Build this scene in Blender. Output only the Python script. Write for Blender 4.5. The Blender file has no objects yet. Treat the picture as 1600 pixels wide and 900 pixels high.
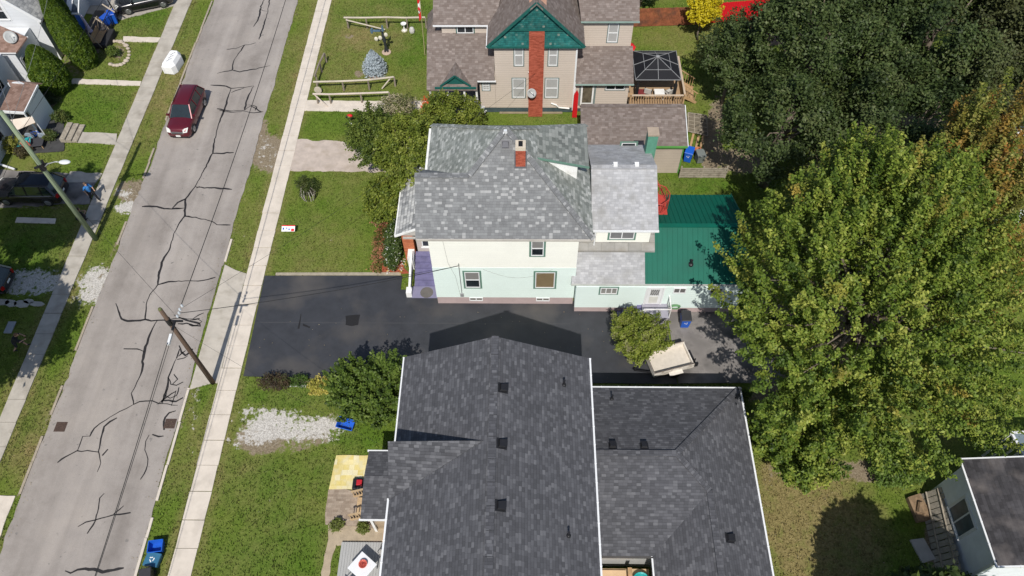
import bpy, bmesh, math, random
import numpy as np
from mathutils import Vector, Matrix
R = math.radians
random.seed(7)
SC = bpy.context.scene
COL = SC.collection
# ------------------------------------------------------------------ camera, sky, sun
CAMH, FOC = 40.0, 1180.87
TH, PS, RO = R(55.4025), R(1.5527), R(1.0321)
def _axes():
    fwd = Vector((0, math.cos(TH), -math.sin(TH))); rt = Vector((1, 0, 0)); dn = fwd.cross(rt)
    c, s = math.cos(RO), math.sin(RO)
    rt, dn = c*rt + s*dn, -s*rt + c*dn
    Z = Matrix.Rotation(PS, 3, 'Z')
    return Z @ rt, Z @ dn, Z @ fwd
RT, DN, FW = _axes()
cam = bpy.data.cameras.new('camera'); co = bpy.data.objects.new('camera', cam); COL.objects.link(co)
mw = Matrix.Identity(4)
for i in range(3):
    mw[i][0] = RT[i]; mw[i][1] = -DN[i]; mw[i][2] = -FW[i]
mw[2][3] = CAMH
co.matrix_world = mw
cam.sensor_width = 36; cam.lens = 36*FOC/1600; cam.clip_end = 2000; cam.clip_start = .5
SC.camera = co
w = bpy.data.worlds.new('World'); SC.world = w; w.use_nodes = True
nt = w.node_tree; bg = nt.nodes['Background']
sky = nt.nodes.new('ShaderNodeTexSky'); sky.sky_type = 'NISHITA'; sky.sun_disc = False
sky.sun_elevation = R(51.3); sky.sun_rotation = R(182)
nt.links.new(sky.outputs[0], bg.inputs[0]); bg.inputs[1].default_value = .10
sun = bpy.data.lights.new('sun', 'SUN'); so = bpy.data.objects.new('sun', sun); COL.objects.link(so)
sun.energy = 4.2; sun.angle = R(.53); sun.color = (1, .955, .89)
so.rotation_euler = Vector((.028, .8, -1)).to_track_quat('-Z', 'Y').to_euler(); so.location = (0, -30, 60)
SC.view_settings.view_transform = 'Standard'; SC.view_settings.look = 'None'
SC.view_settings.exposure = .12; SC.view_settings.gamma = 1
SC.render.engine = 'CYCLES'

# ------------------------------------------------------------------ survey: photograph pixel -> place at a real height / plane
CO = Vector((0, 0, CAMH))
def ray(u, v): return RT*(u-800) + DN*(v-450) + FW*FOC
def G(u, v, z=0.0):
    d = ray(u, v); t = (z-CAMH)/d.z; return Vector((d.x*t, d.y*t, z))
def VY(u, v, Y):
    d = ray(u, v); t = Y/d.y; return Vector((d.x*t, Y, CAMH+d.z*t))
def VX(u, v, X):
    d = ray(u, v); t = X/d.x; return Vector((X, d.y*t, CAMH+d.z*t))

# ------------------------------------------------------------------ materials
MATS = {}
def _n(nt, typ, **k):
    n = nt.nodes.new(typ)
    for a, b in k.items(): setattr(n, a, b)
    return n
def mat(name, col, rough=.7, var=.12, scale=2.0, bump=0.0, bscale=20.0, metal=0.0, spec=.4, stretch=None, dirt=None, dscale=.6, emit=None, coat=0):
    if name in MATS: return MATS[name]
    m = bpy.data.materials.new(name); m.use_nodes = True; t = m.node_tree; b = t.nodes['Principled BSDF']
    b.inputs['Roughness'].default_value = rough; b.inputs['Metallic'].default_value = metal
    b.inputs['Specular IOR Level'].default_value = spec
    if coat: b.inputs['Coat Weight'].default_value = coat
    tc = _n(t, 'ShaderNodeTexCoord'); src = tc.outputs['Object']
    if stretch:
        mp = _n(t, 'ShaderNodeMapping'); mp.inputs['Scale'].default_value = stretch; t.links.new(src, mp.inputs[0]); src = mp.outputs[0]
    nz = _n(t, 'ShaderNodeTexNoise'); nz.inputs['Scale'].default_value = scale; nz.inputs['Detail'].default_value = 6; nz.inputs['Roughness'].default_value = .65
    t.links.new(src, nz.inputs[0])
    cr = _n(t, 'ShaderNodeValToRGB'); e = cr.color_ramp.elements
    e[0].position = .3; e[1].position = .7
    e[0].color = (*[c*(1-var) for c in col], 1); e[1].color = (*[min(1, c*(1+var)) for c in col], 1)
    t.links.new(nz.outputs['Fac'], cr.inputs[0]); out = cr.outputs[0]
    if dirt:
        n2 = _n(t, 'ShaderNodeTexNoise'); n2.inputs['Scale'].default_value = dscale; n2.inputs['Detail'].default_value = 8; t.links.new(tc.outputs['Object'], n2.inputs[0])
        r2 = _n(t, 'ShaderNodeValToRGB'); r2.color_ramp.elements[0].position = .5; r2.color_ramp.elements[1].position = .72; t.links.new(n2.outputs['Fac'], r2.inputs[0])
        mx = _n(t, 'ShaderNodeMix', data_type='RGBA'); t.links.new(r2.outputs[0], mx.inputs[0]); t.links.new(out, mx.inputs[6]); mx.inputs[7].default_value = (*dirt, 1); out = mx.outputs[2]
    t.links.new(out, b.inputs['Base Color'])
    if bump:
        n3 = _n(t, 'ShaderNodeTexNoise'); n3.inputs['Scale'].default_value = bscale; n3.inputs['Detail'].default_value = 4; t.links.new(src, n3.inputs[0])
        bp = _n(t, 'ShaderNodeBump'); bp.inputs['Strength'].default_value = bump; bp.inputs['Distance'].default_value = .03; t.links.new(n3.outputs['Fac'], bp.inputs['Height']); t.links.new(bp.outputs[0], b.inputs['Normal'])
    if emit: b.inputs['Emission Color'].default_value = (*emit, 1); b.inputs['Emission Strength'].default_value = 1
    MATS[name] = m; return m
def math_n(t, op, a, b=None, c=None):
    n = _n(t, 'ShaderNodeMath', operation=op)
    for i, x in enumerate((a, b, c)):
        if x is None: continue
        if isinstance(x, (int, float)): n.inputs[i].default_value = x
        else: t.links.new(x, n.inputs[i])
    return n.outputs[0]
def tiles(name, stops, wd, ht, rough=.9, line=.62, lw=.1, vline=.8, stain=None, bond=None, seed=0, wear=.12, constant=False):
    """courses of tabs: shingles, brick, boards; every tab its own shade"""
    if name in MATS: return MATS[name]
    m = bpy.data.materials.new(name); m.use_nodes = True; t = m.node_tree; b = t.nodes['Principled BSDF']
    b.inputs['Roughness'].default_value = rough; b.inputs['Specular IOR Level'].default_value = .25
    uv = _n(t, 'ShaderNodeUVMap'); sp = _n(t, 'ShaderNodeSeparateXYZ'); t.links.new(uv.outputs[0], sp.inputs[0])
    v = math_n(t, 'DIVIDE', sp.outputs[1], ht); row = math_n(t, 'FLOOR', v); fv = math_n(t, 'FRACT', v)
    wn = _n(t, 'ShaderNodeTexWhiteNoise', noise_dimensions='1D'); t.links.new(math_n(t, 'ADD', row, seed+.5), wn.inputs['W'])
    off = wn.outputs['Value'] if bond is None else math_n(t, 'MULTIPLY', row, bond)
    u = math_n(t, 'ADD', math_n(t, 'DIVIDE', sp.outputs[0], wd), math_n(t, 'MULTIPLY', off, 7.0) if bond is None else off)
    colm = math_n(t, 'FLOOR', u); fu = math_n(t, 'FRACT', u)
    cb = _n(t, 'ShaderNodeCombineXYZ'); t.links.new(colm, cb.inputs[0]); t.links.new(row, cb.inputs[1]); cb.inputs[2].default_value = seed
    w2 = _n(t, 'ShaderNodeTexWhiteNoise', noise_dimensions='3D'); t.links.new(cb.outputs[0], w2.inputs['Vector'])
    cr = _n(t, 'ShaderNodeValToRGB'); cr.color_ramp.interpolation = 'CONSTANT' if constant else 'LINEAR'
    els = cr.color_ramp.elements
    while len(els) < len(stops): els.new(.5)
    for e, (p, c) in zip(els, stops): e.position = p; e.color = (*c, 1)
    t.links.new(w2.outputs['Value'], cr.inputs[0])
    # butt lines, with the shadow gap under each course put into the colour
    l1 = math_n(t, 'LESS_THAN', fv, lw); l2 = math_n(t, 'LESS_THAN', fu, lw*ht/wd*.8)
    k = math_n(t, 'SUBTRACT', 1.0, math_n(t, 'MULTIPLY', l1, 1-line)); k2 = math_n(t, 'SUBTRACT', 1.0, math_n(t, 'MULTIPLY', l2, 1-vline)); k = math_n(t, 'MULTIPLY', k, k2)
    tc = _n(t, 'ShaderNodeTexCoord')
    nz = _n(t, 'ShaderNodeTexNoise'); nz.inputs['Scale'].default_value = .7; nz.inputs['Detail'].default_value = 9; nz.inputs['Roughness'].default_value = .7; t.links.new(tc.outputs['Object'], nz.inputs[0])
    mr = _n(t, 'ShaderNodeMapRange'); t.links.new(nz.outputs['Fac'], mr.inputs[0]); mr.inputs[1].default_value = .3; mr.inputs[2].default_value = .7; mr.inputs[3].default_value = 1-wear; mr.inputs[4].default_value = 1+wear
    k = math_n(t, 'MULTIPLY', k, mr.outputs[0])
    n4 = _n(t, 'ShaderNodeTexNoise'); n4.inputs['Scale'].default_value = 45; n4.inputs['Detail'].default_value = 2; t.links.new(tc.outputs['Object'], n4.inputs[0])
    k = math_n(t, 'MULTIPLY', k, math_n(t, 'ADD', .8, math_n(t, 'MULTIPLY', n4.outputs['Fac'], .4)))
    vm = _n(t, 'ShaderNodeVectorMath', operation='SCALE'); t.links.new(cr.outputs[0], vm.inputs[0]); t.links.new(k, vm.inputs['Scale']); out = vm.outputs[0]
    if stain:
        n5 = _n(t, 'ShaderNodeTexNoise'); n5.inputs['Scale'].default_value = stain[1]; n5.inputs['Detail'].default_value = 8; t.links.new(tc.outputs['Object'], n5.inputs[0])
        r5 = _n(t, 'ShaderNodeMapRange'); t.links.new(n5.outputs['Fac'], r5.inputs[0]); r5.inputs[1].default_value = .48; r5.inputs[2].default_value = .7; r5.inputs[4].default_value = .6
        mx = _n(t, 'ShaderNodeMix', data_type='RGBA'); t.links.new(r5.outputs[0], mx.inputs[0]); t.links.new(out, mx.inputs[6]); mx.inputs[7].default_value = (*stain[0], 1); out = mx.outputs[2]
    t.links.new(out, b.inputs['Base Color'])
    hh = math_n(t, 'ADD', math_n(t, 'MULTIPLY', fv, -1.0), math_n(t, 'MULTIPLY', w2.outputs['Value'], .6))
    bp = _n(t, 'ShaderNodeBump'); bp.inputs['Strength'].default_value = .35; bp.inputs['Distance'].default_value = .012; t.links.new(hh, bp.inputs['Height']); t.links.new(bp.outputs[0], b.inputs['Normal'])
    MATS[name] = m; return m
def siding(name, col, pitch=.2, line=.72, lw=.14, dirt=.1):
    return tiles(name, [(0, col), (1, tuple(c*.985 for c in col))], 400, pitch, rough=.55, line=line, lw=lw, vline=1, wear=dirt, bond=0)
def glass(name='window_glass', col=(.02, .025, .03)):
    if name in MATS: return MATS[name]
    return mat(name, col, rough=.06, var=.5, scale=1.2, spec=.8)
def leafmat(name, tr=.3, rough=.55):
    if name in MATS: return MATS[name]
    m = bpy.data.materials.new(name); m.use_nodes = True; t = m.node_tree; b = t.nodes['Principled BSDF']
    at = _n(t, 'ShaderNodeAttribute'); at.attribute_name = 'leaf'
    b.inputs['Roughness'].default_value = rough; b.inputs['Specular IOR Level'].default_value = .3
    t.links.new(at.outputs['Color'], b.inputs['Base Color'])
    tl = _n(t, 'ShaderNodeBsdfTranslucent'); t.links.new(at.outputs['Color'], tl.inputs[0])
    ms = _n(t, 'ShaderNodeMixShader'); ms.inputs[0].default_value = tr
    t.links.new(b.outputs[0], ms.inputs[1]); t.links.new(tl.outputs[0], ms.inputs[2]); t.links.new(ms.outputs[0], t.nodes['Material Output'].inputs[0])
    MATS[name] = m; return m

# ------------------------------------------------------------------ object helpers
ORG = {}
def tag(o, label, cat, group=None, kind=None):
    if label: o['label'] = label
    if cat: o['category'] = cat
    if group: o['group'] = group
    if kind: o['kind'] = kind
    return o
def thing(name, label, cat, loc, group=None):
    o = bpy.data.objects.new(name, None); COL.objects.link(o); o.location = loc; o.empty_display_size = .3
    ORG[o.name] = Vector(loc); return tag(o, label, cat, group)
def auto_uv(me):
    uvl = me.uv_layers.new(name='UVMap')
    for p in me.polygons:
        n = p.normal
        if abs(n.z) > .9995: h = Vector((1, 0, 0)); up = Vector((0, 1, 0))
        else:
            h = Vector((-n.y, n.x, 0)).normalized(); up = n.cross(h)
        for li in p.loop_indices:
            c = me.vertices[me.loops[li].vertex_index].co
            uvl.data[li].uv = (c.dot(h), c.dot(up))
class MB:
    def __init__(s): s.v = []; s.f = []
    def add(s, vs, fs):
        o = len(s.v); s.v += [Vector(p) for p in vs]; s.f += [tuple(i+o for i in f) for f in fs]; return s
    def poly(s, pts): return s.add(pts, [tuple(range(len(pts)))])
    def box(s, x0, x1, y0, y1, z0, z1):
        return s.add([(x0,y0,z0),(x1,y0,z0),(x1,y1,z0),(x0,y1,z0),(x0,y0,z1),(x1,y0,z1),(x1,y1,z1),(x0,y1,z1)],
                     [(0,3,2,1),(4,5,6,7),(0,1,5,4),(1,2,6,5),(2,3,7,6),(3,0,4,7)])
    def obox(s, O, ax, ay, az, a, b, c):
        O = Vector(O); ax, ay, az = Vector(ax), Vector(ay), Vector(az)
        P = [O+ax*x+ay*y+az*z for z in c for y in b for x in a]
        fs = [(0,2,3,1),(4,5,7,6),(0,1,5,4),(1,3,7,5),(3,2,6,7),(2,0,4,6)]
        if ax.cross(ay).dot(az) < 0: fs = [f[::-1] for f in fs]
        return s.add(P, fs)
    def beam(s, p, q, w, h, up=(0, 0, 1)):
        p, q = Vector(p), Vector(q); d = (q-p); L = d.length; d.normalize(); up = Vector(up)
        sd = d.cross(up)
        if sd.length < 1e-4: sd = d.cross(Vector((0, 1, 0)))
        sd.normalize(); u2 = sd.cross(d)
        return s.obox(p, sd, d, u2, (-w/2, w/2), (0, L), (-h/2, h/2))
    def tube(s, pts, r, n=8, r1=None, cap=True):
        pts = [Vector(p) for p in pts]; rings = []
        m = len(pts); prev = None
        for i, p in enumerate(pts):
            d = (pts[min(i+1, m-1)]-pts[max(i-1, 0)]).normalized()
            a = prev if prev is not None else d.orthogonal().normalized()
            a = (a - d*a.dot(d)); a = a.normalized() if a.length > 1e-6 else d.orthogonal().normalized(); prev = a; b = d.cross(a)
            rr = r[i] if isinstance(r, (list, tuple)) else (r if r1 is None else r+(r1-r)*i/max(1, m-1))
            rings.append([p+(a*math.cos(2*math.pi*k/n)+b*math.sin(2*math.pi*k/n))*rr for k in range(n)])
        vs = [q for rg in rings for q in rg]; fs = []
        for i in range(m-1):
            for k in range(n):
                fs.append((i*n+k, i*n+(k+1) % n, (i+1)*n+(k+1) % n, (i+1)*n+k))
        if cap: fs += [tuple(range(n))[::-1], tuple((m-1)*n+k for k in range(n))]
        return s.add(vs, fs)
    def lathe(s, c, prof, n=16, axis='z'):
        c = Vector(c); vs = []
        for r, z in prof:
            for k in range(n):
                a = 2*math.pi*k/n; x, y = math.cos(a)*r, math.sin(a)*r
                vs.append(c+(Vector((x, y, z)) if axis == 'z' else Vector((z, x, y)) if axis == 'x' else Vector((y, z, x))))
        fs = [(i*n+k, i*n+(k+1) % n, (i+1)*n+(k+1) % n, (i+1)*n+k) for i in range(len(prof)-1) for k in range(n)]
        fs += [tuple(range(n))[::-1], tuple((len(prof)-1)*n+k for k in range(n))]
        return s.add(vs, fs)
    def prism(s, pts, d):
        pts = [Vector(p) for p in pts]; d = Vector(d); n = len(pts)
        fs = [tuple(range(n)), tuple(range(2*n-1, n-1, -1))]+[(k, k+n, (k+1) % n+n, (k+1) % n) for k in range(n)]
        s.add(pts+[p+d for p in pts], fs); return s
    def shell(s, polys, th=.14):
        """roof planes welded into one closed skin of thickness th"""
        key = {}; vs = []
        def idx(p):
            k = tuple(round(c, 3) for c in p)
            if k not in key: key[k] = len(vs); vs.append(Vector(p))
            return key[k]
        F = [tuple(idx(p) for p in poly) for poly in polys]; n = len(vs)
        edges = {}
        for f in F:
            for i in range(len(f)):
                a, b = f[i], f[(i+1) % len(f)]; edges[(a, b)] = 1
        fs = list(F)+[tuple(i+n for i in f[::-1]) for f in F]
        for (a, b) in edges:
            if (b, a) not in edges: fs.append((b, a, a+n, b+n))
        return s.add(vs+[v-Vector((0, 0, th)) for v in vs], fs)
    def build(s, name, m, parent=None, smooth=False, bevel=0, loc=None, fixn=True, uv=True, sub=0):
        org = ORG[parent.name] if parent is not None else Vector(loc or (0, 0, 0))
        me = bpy.data.meshes.new(name); me.from_pydata([tuple(p-org) for p in s.v], [], s.f)
        if fixn or bevel:
            bm = bmesh.new(); bm.from_mesh(me)
            if fixn: bmesh.ops.recalc_face_normals(bm, faces=bm.faces)
            if bevel: bmesh.ops.bevel(bm, geom=bm.edges[:], offset=bevel, segments=2, affect='EDGES', profile=.6)
            bm.to_mesh(me); bm.free()
        me.update()
        if uv: auto_uv(me)
        if smooth: me.polygons.foreach_set('use_smooth', [True]*len(me.polygons))
        me.materials.append(m)
        o = bpy.data.objects.new(name, me); COL.objects.link(o)
        if parent is not None: o.parent = parent
        else: o.location = org
        ORG[o.name] = org
        if sub:
            md = o.modifiers.new('s', 'SUBSURF'); md.levels = sub; md.render_levels = sub
        return o
def struct(name, mb, m, **k): return tag(mb.build(name, m, **k), None, None, kind='structure')
def copy_tree(o, parent=None):
    c = o.copy(); COL.objects.link(c); c.parent = parent; ORG[c.name] = ORG.get(o.name, Vector())
    for ch in list(o.children): copy_tree(ch, c)
    return c
def sphere(mb, c, r, n=10, sq=(1, 1, 1)):
    prof = [(max(.001, math.sin(math.pi*i/n)), -math.cos(math.pi*i/n)) for i in range(n+1)]
    m2 = MB().lathe((0, 0, 0), prof, n*2); c = Vector(c)
    mb.add([Vector((p.x*r*sq[0], p.y*r*sq[1], p.z*r*sq[2]))+c for p in m2.v], m2.f)

# palette
white = mat('white_paint', (.78, .78, .76), .5, .04, 3, dirt=(.6, .59, .55), dscale=2)
trimw = mat('white_trim', (.72, .73, .73), .4, .05, 5)
gtrim = mat('green_trim', (.12, .22, .17), .55, .1, 4)
dkgreen = mat('dark_teal_trim', (.015, .10, .085), .5, .2, 4)
black = mat('black_metal', (.015, .015, .017), .45, .2, 5)
dark = mat('dark_void', (.006, .006, .007), .9, .2, 5)
steel = mat('galvanised', (.42, .43, .43), .45, .1, 6, metal=.5)
oldwood = mat('weathered_wood', (.33, .29, .23), .85, .3, 6, .4, 30, stretch=(1, 1, 5), dirt=(.2, .17, .13), dscale=3)
tanwood = mat('tan_wood', (.42, .27, .14), .75, .2, 5, .3, 30)
rubber = mat('tyre_rubber', (.02, .02, .02), .85, .15, 10)
concrete = mat('concrete', (.60, .535, .455), .9, .08, 1.5, .25, 60, dirt=(.50, .445, .375), dscale=1.2)
gl = glass()
glb = mat('window_glass_blind', (.38, .38, .37), .25, .08, 1.5, spec=.6)
brick = tiles('red_brick', [(0, (.25, .055, .03)), (1, (.40, .10, .06))], .22, .075, line=1.25, lw=.14, vline=1.2, bond=.5)
brickfence = mat('soil', (.14, .10, .065), .95, .3, 4, .5, 20)
# ------------------------------------------------------------------ GROUND
PAVED = []   # ground polygons (world) without grass
def inpoly(x, y, P):
    r = np.zeros(x.shape, bool); n = len(P); j = n-1
    for i in range(n):
        xi, yi = P[i]; xj, yj = P[j]
        c = ((yi > y) != (yj > y)) & (x < (xj-xi)*(y-yi)/((yj-yi) or 1e-9)+xi); r ^= c; j = i
    return r
rng = np.random.default_rng(5)
def fbm(x, y, f=1.0, o=4, seed=1):
    r = np.random.default_rng(seed); s = 0; a = 1; t = 0
    for k in range(o):
        for q in range(3):
            th = r.uniform(0, 6.28); ph = r.uniform(0, 6.28); ff = f*(1.9**k)*r.uniform(.7, 1.3)
            s = s + a*np.sin((x*np.cos(th)+y*np.sin(th))*ff*2+ph+1.5*np.sin((x*np.sin(th)-y*np.cos(th))*ff*1.7+ph)); t += a
        a *= .6
    return s/t
gxs = np.concatenate([[-400, -200, -100], np.arange(-52, 46.01, .25), [100, 200, 400]]); gys = np.concatenate([[-300, -100, -30], np.arange(4, 64.01, .25), [100, 200, 400]])
X, Y = np.meshgrid(gxs, gys); nx, ny = len(gxs), len(gys)
x, y = X.ravel(), Y.ravel()
# projected photo coordinates of ground points: only used to lay out the survey of worn and bare patches
dx = np.stack([x, y, np.full(x.shape, -CAMH)], 1); q = np.maximum(dx@np.array(FW), 1e-3)
U = 800+FOC*(dx@np.array(RT))/q; V = 450+FOC*(dx@np.array(DN))/q
dry = .13+.46*fbm(x, y, .16, 4, 3)+.25*fbm(x, y, .7, 4, 5); bare = np.zeros(x.shape); grav = np.zeros(x.shape); lush = .28+.5*fbm(x, y, .25, 4, 9)
def blob(ch, u, v, ru, rv, a, rot=0, hard=2):
    c, s = math.cos(R(rot)), math.sin(R(rot)); du, dv = U-u, V-v
    d = np.sqrt(((du*c+dv*s)/ru)**2+((-du*s+dv*c)/rv)**2)
    ch += a*np.clip((1.15-d)*hard, 0, 1)
for b in [(540,100,60,60,.35),(590,60,60,25,.3),(450,120,25,80,.3,20),(270,130,14,110,.35,22),(415,130,12,110,.25,18),(100,640,40,120,.35,28),(40,720,30,50,.3),(540,300,90,60,.1),(520,340,60,60,.15),
          (500,780,110,80,.1),(840,186,60,12,.3),(1300,850,90,110,.75),(1230,780,60,90,.5),(1260,740,80,30,.5),(1080,60,70,40,.3),(180,720,20,60,.2),(380,340,15,50,.1),(270,720,25,80,.15,15),(300,640,12,60,.35)]: blob(dry, *b)
for b in [(1390,735,60,25,.7),(1290,735,120,22,.55),(1460,860,16,60,.9,-10),(560,820,26,60,.85,8),(530,800,12,40,.6),(1160,250,60,25,.8),(1115,210,18,70,.9,8),(1200,62,70,12,.9,-5),(1220,560,60,160,.9),(1300,420,120,180,.75),
          (1400,230,140,70,.8),(20,200,60,30,.9),(100,80,60,60,.5),(130,70,30,25,.8),(60,150,40,30,.8),(186,80,12,18,.6),(300,60,10,80,.0),(250,250,14,60,.3,20),(60,320,60,10,.5),(470,345,3,3,.6),
          (560,115,8,7,.9),(590,118,12,6,.7),(690,175,90,30,.6),(600,385,14,45,.5),(1190,50,60,12,.6),(560,645,40,6,.3),(700,655,20,8,.6),(420,600,80,8,.3),(1030,598,110,10,.2),(560,60,8,8,.0),(545,57,9,5,.7),(440,690,80,22,.6),(400,680,40,34,.55),(510,665,34,26,.5),(424,240,30,34,.95),(408,205,12,30,.6),(205,300,30,24,.8),(160,445,26,30,.7),(505,243,110,26,.9),(505,598,60,7,.6)]: blob(bare, *b)
for b in [(458,665,72,22,.95),(400,668,45,30,.5),(520,670,25,25,.5),(470,690,60,14,.4),(385,690,40,16,.45),(420,640,60,10,.5),(45,440,75,24,1.),(155,445,34,34,1.1,0),(120,470,22,14,.5),(305,630,9,38,.5),(300,690,7,40,.4),(200,325,26,11,1.),(205,310,22,18,.45),(418,243,20,30,.45,0),(505,243,40,20,.2),(412,215,10,20,.3),(180,300,30,8,.5)]: blob(grav, *b)
for b in [(400,760,70,60,.5),(440,850,100,60,.5),(470,740,90,40,.4),(560,680,60,20,.5),(160,185,60,40,.5),(240,40,60,30,.4),(1090,290,60,14,.7),(640,60,30,60,.45),(620,20,80,30,.4),(540,190,80,20,.35),(1380,860,80,60,.4),(60,390,70,60,.5),(450,620,60,16,.6)]: blob(lush, *b)
rag = .32*fbm(x, y, 1.6, 4, 21)
lush += .45*np.clip(fbm(x, y, 1.3, 3, 55), 0, 1)
for xe_ in (-27.55, -19.68): bare += .55*np.exp(-((x-xe_)/.28)**2)*(.6+.8*fbm(x*0, y, .8, 3, 60))
for xe_ in (-18.25, -16.8, -30.5, -29.05): dry += .35*np.exp(-((x-xe_)/.3)**2)
def smooth(a, lo, hi): t = np.clip((a-lo)/(hi-lo), 0, 1); return t*t*(3-2*t)
GR = np.clip(grav*.66+rag*.55, 0, 1); BA = np.clip(bare*.85+rag*.3, 0, 1); DR = np.clip(dry+rag*.4, 0, 1); LU = np.clip(lush, 0, 1)
me = bpy.data.meshes.new('ground')
idx = np.arange(nx*ny).reshape(ny, nx)
F = np.stack([idx[:-1, :-1], idx[:-1, 1:], idx[1:, 1:], idx[1:, :-1]], -1).reshape(-1, 4)
Zg = np.where((GR < .2), .018*fbm(x, y, 1.2, 3, 40), 0)-.03
me.from_pydata(np.stack([x, y, Zg], 1).tolist(), [], F.tolist())
at = me.color_attributes.new('mix', 'FLOAT_COLOR', 'POINT'); at.data.foreach_set('color', np.stack([DR, BA, GR, LU], 1).ravel().astype(np.float32))
at2 = me.attributes.new('lush', 'FLOAT', 'POINT'); at2.data.foreach_set('value', LU.astype(np.float32))
gm = bpy.data.materials.new('lawn_and_soil'); gm.use_nodes = True; t = gm.node_tree; b = t.nodes['Principled BSDF']; b.inputs['Roughness'].default_value = .95; b.inputs['Specular IOR Level'].default_value = .1
tc = _n(t, 'ShaderNodeTexCoord'); a1 = _n(t, 'ShaderNodeAttribute', attribute_name='mix'); a2 = _n(t, 'ShaderNodeAttribute', attribute_name='lush')
sp = _n(t, 'ShaderNodeSeparateColor'); t.links.new(a1.outputs['Color'], sp.inputs[0])
def noi(sc, det=5, ro=.6):
    n = _n(t, 'ShaderNodeTexNoise'); n.inputs['Scale'].default_value = sc; n.inputs['Detail'].default_value = det; n.inputs['Roughness'].default_value = ro; t.links.new(tc.outputs['Object'], n.inputs[0]); return n.outputs['Fac']
def ramp(src, stops):
    c = _n(t, 'ShaderNodeValToRGB'); e = c.color_ramp.elements
    while len(e) < len(stops): e.new(.5)
    for k, (p, q) in zip(e, stops): k.position = p; k.color = (*q, 1)
    t.links.new(src, c.inputs[0]); return c.outputs[0]
def mixc(f, a, b_):
    m = _n(t, 'ShaderNodeMix', data_type='RGBA'); t.links.new(f, m.inputs[0]); t.links.new(a, m.inputs[6]); t.links.new(b_, m.inputs[7]); return m.outputs[2]
nf = noi(9, 8, .75); nm = noi(1.6, 6, .65)
grass = ramp(nf, [(.2, (.06, .092, .013)), (.5, (.125, .17, .026)), (.8, (.205, .25, .052))])
lushc = ramp(nf, [(.2, (.038, .078, .010)), (.5, (.080, .15, .016)), (.8, (.135, .22, .03))])
dryc = ramp(nf, [(.25, (.10, .085, .03)), (.5, (.22, .18, .075)), (.75, (.36, .30, .14))])
g1 = mixc(a2.outputs['Fac'], grass, lushc)
dfac = math_n(t, 'MULTIPLY', sp.outputs[0], math_n(t, 'MULTIPLY_ADD', nm, 2.4, -.2)); dfac = _n(t, 'ShaderNodeClamp').inputs[0].node if False else dfac
cl = _n(t, 'ShaderNodeClamp'); t.links.new(dfac, cl.inputs[0]); g2 = mixc(cl.outputs[0], g1, dryc)
soil = ramp(noi(12, 6, .7), [(.3, (.13, .10, .065)), (.5, (.23, .185, .125)), (.7, (.33, .28, .20))])
vo = _n(t, 'ShaderNodeTexVoronoi'); vo.inputs['Scale'].default_value = 20; t.links.new(tc.outputs['Object'], vo.inputs[0])
sepv = _n(t, 'ShaderNodeSeparateColor'); t.links.new(vo.outputs['Color'], sepv.inputs[0])
grv = ramp(sepv.outputs[0], [(0, (.36, .335, .30)), (.5, (.50, .475, .43)), (1, (.64, .61, .56))])
def ragged(src, sc, amp):
    s_ = math_n(t, 'ADD', src, math_n(t, 'MULTIPLY', math_n(t, 'SUBTRACT', noi(sc, 6, .7), .5), amp))
    m = _n(t, 'ShaderNodeMapRange'); t.links.new(s_, m.inputs[0]); m.inputs[1].default_value = .40; m.inputs[2].default_value = .60; return m.outputs[0]
g3 = mixc(ragged(sp.outputs[1], 3, 1.6), g2, soil); g4 = mixc(ragged(sp.outputs[2], 3.2, 2.1), g3, grv)
t.links.new(g4, b.inputs['Base Color'])
bp = _n(t, 'ShaderNodeBump'); bp.inputs['Strength'].default_value = .9; bp.inputs['Distance'].default_value = .06; t.links.new(noi(11, 6, .8), bp.inputs['Height']); t.links.new(bp.outputs[0], b.inputs['Normal'])
me.materials.append(gm); me.polygons.foreach_set('use_smooth', [True]*len(me.polygons))
go = bpy.data.objects.new('ground', me); COL.objects.link(go); go['kind'] = 'structure'

# ---- road
asph = bpy.data.materials.new('old_asphalt'); asph.use_nodes = True; t = asph.node_tree; b = t.nodes['Principled BSDF']; b.inputs['Roughness'].default_value = .9; b.inputs['Specular IOR Level'].default_value = .25
tc = _n(t, 'ShaderNodeTexCoord')
mp = _n(t, 'ShaderNodeMapping'); mp.inputs['Scale'].default_value = (1, .06, 1); t.links.new(tc.outputs['Object'], mp.inputs[0])
nl = _n(t, 'ShaderNodeTexNoise'); nl.inputs['Scale'].default_value = .9; nl.inputs['Detail'].default_value = 3; t.links.new(mp.outputs[0], nl.inputs[0])
c1 = ramp(nl.outputs['Fac'], [(.3, (.262, .235, .211)), (.5, (.314, .283, .256)), (.7, (.355, .322, .293))])
c2 = ramp(noi(55, 3, .8), [(.2, (.70, .70, .70)), (.5, (1, 1, 1)), (.8, (1.25, 1.25, 1.25))])
c3 = ramp(noi(.35, 9, .7), [(.3, (.76, .75, .74)), (.5, (.97, .97, .97)), (.7, (1.12, 1.11, 1.09))])
m1 = _n(t, 'ShaderNodeMix', data_type='RGBA', blend_type='MULTIPLY'); m1.inputs[0].default_value = 1; t.links.new(c1, m1.inputs[6]); t.links.new(c2, m1.inputs[7])
m2 = _n(t, 'ShaderNodeMix', data_type='RGBA', blend_type='MULTIPLY'); m2.inputs[0].default_value = 1; t.links.new(m1.outputs[2], m2.inputs[6]); t.links.new(c3, m2.inputs[7])
spot = ramp(noi(3.2, 2, .4), [(.70, (0, 0, 0)), (.76, (1, 1, 1))])
m3 = _n(t, 'ShaderNodeMix', data_type='RGBA'); t.links.new(spot, m3.inputs[0]); t.links.new(m2.outputs[2], m3.inputs[6]); m3.inputs[7].default_value = (.2, .185, .17, 1)
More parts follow.
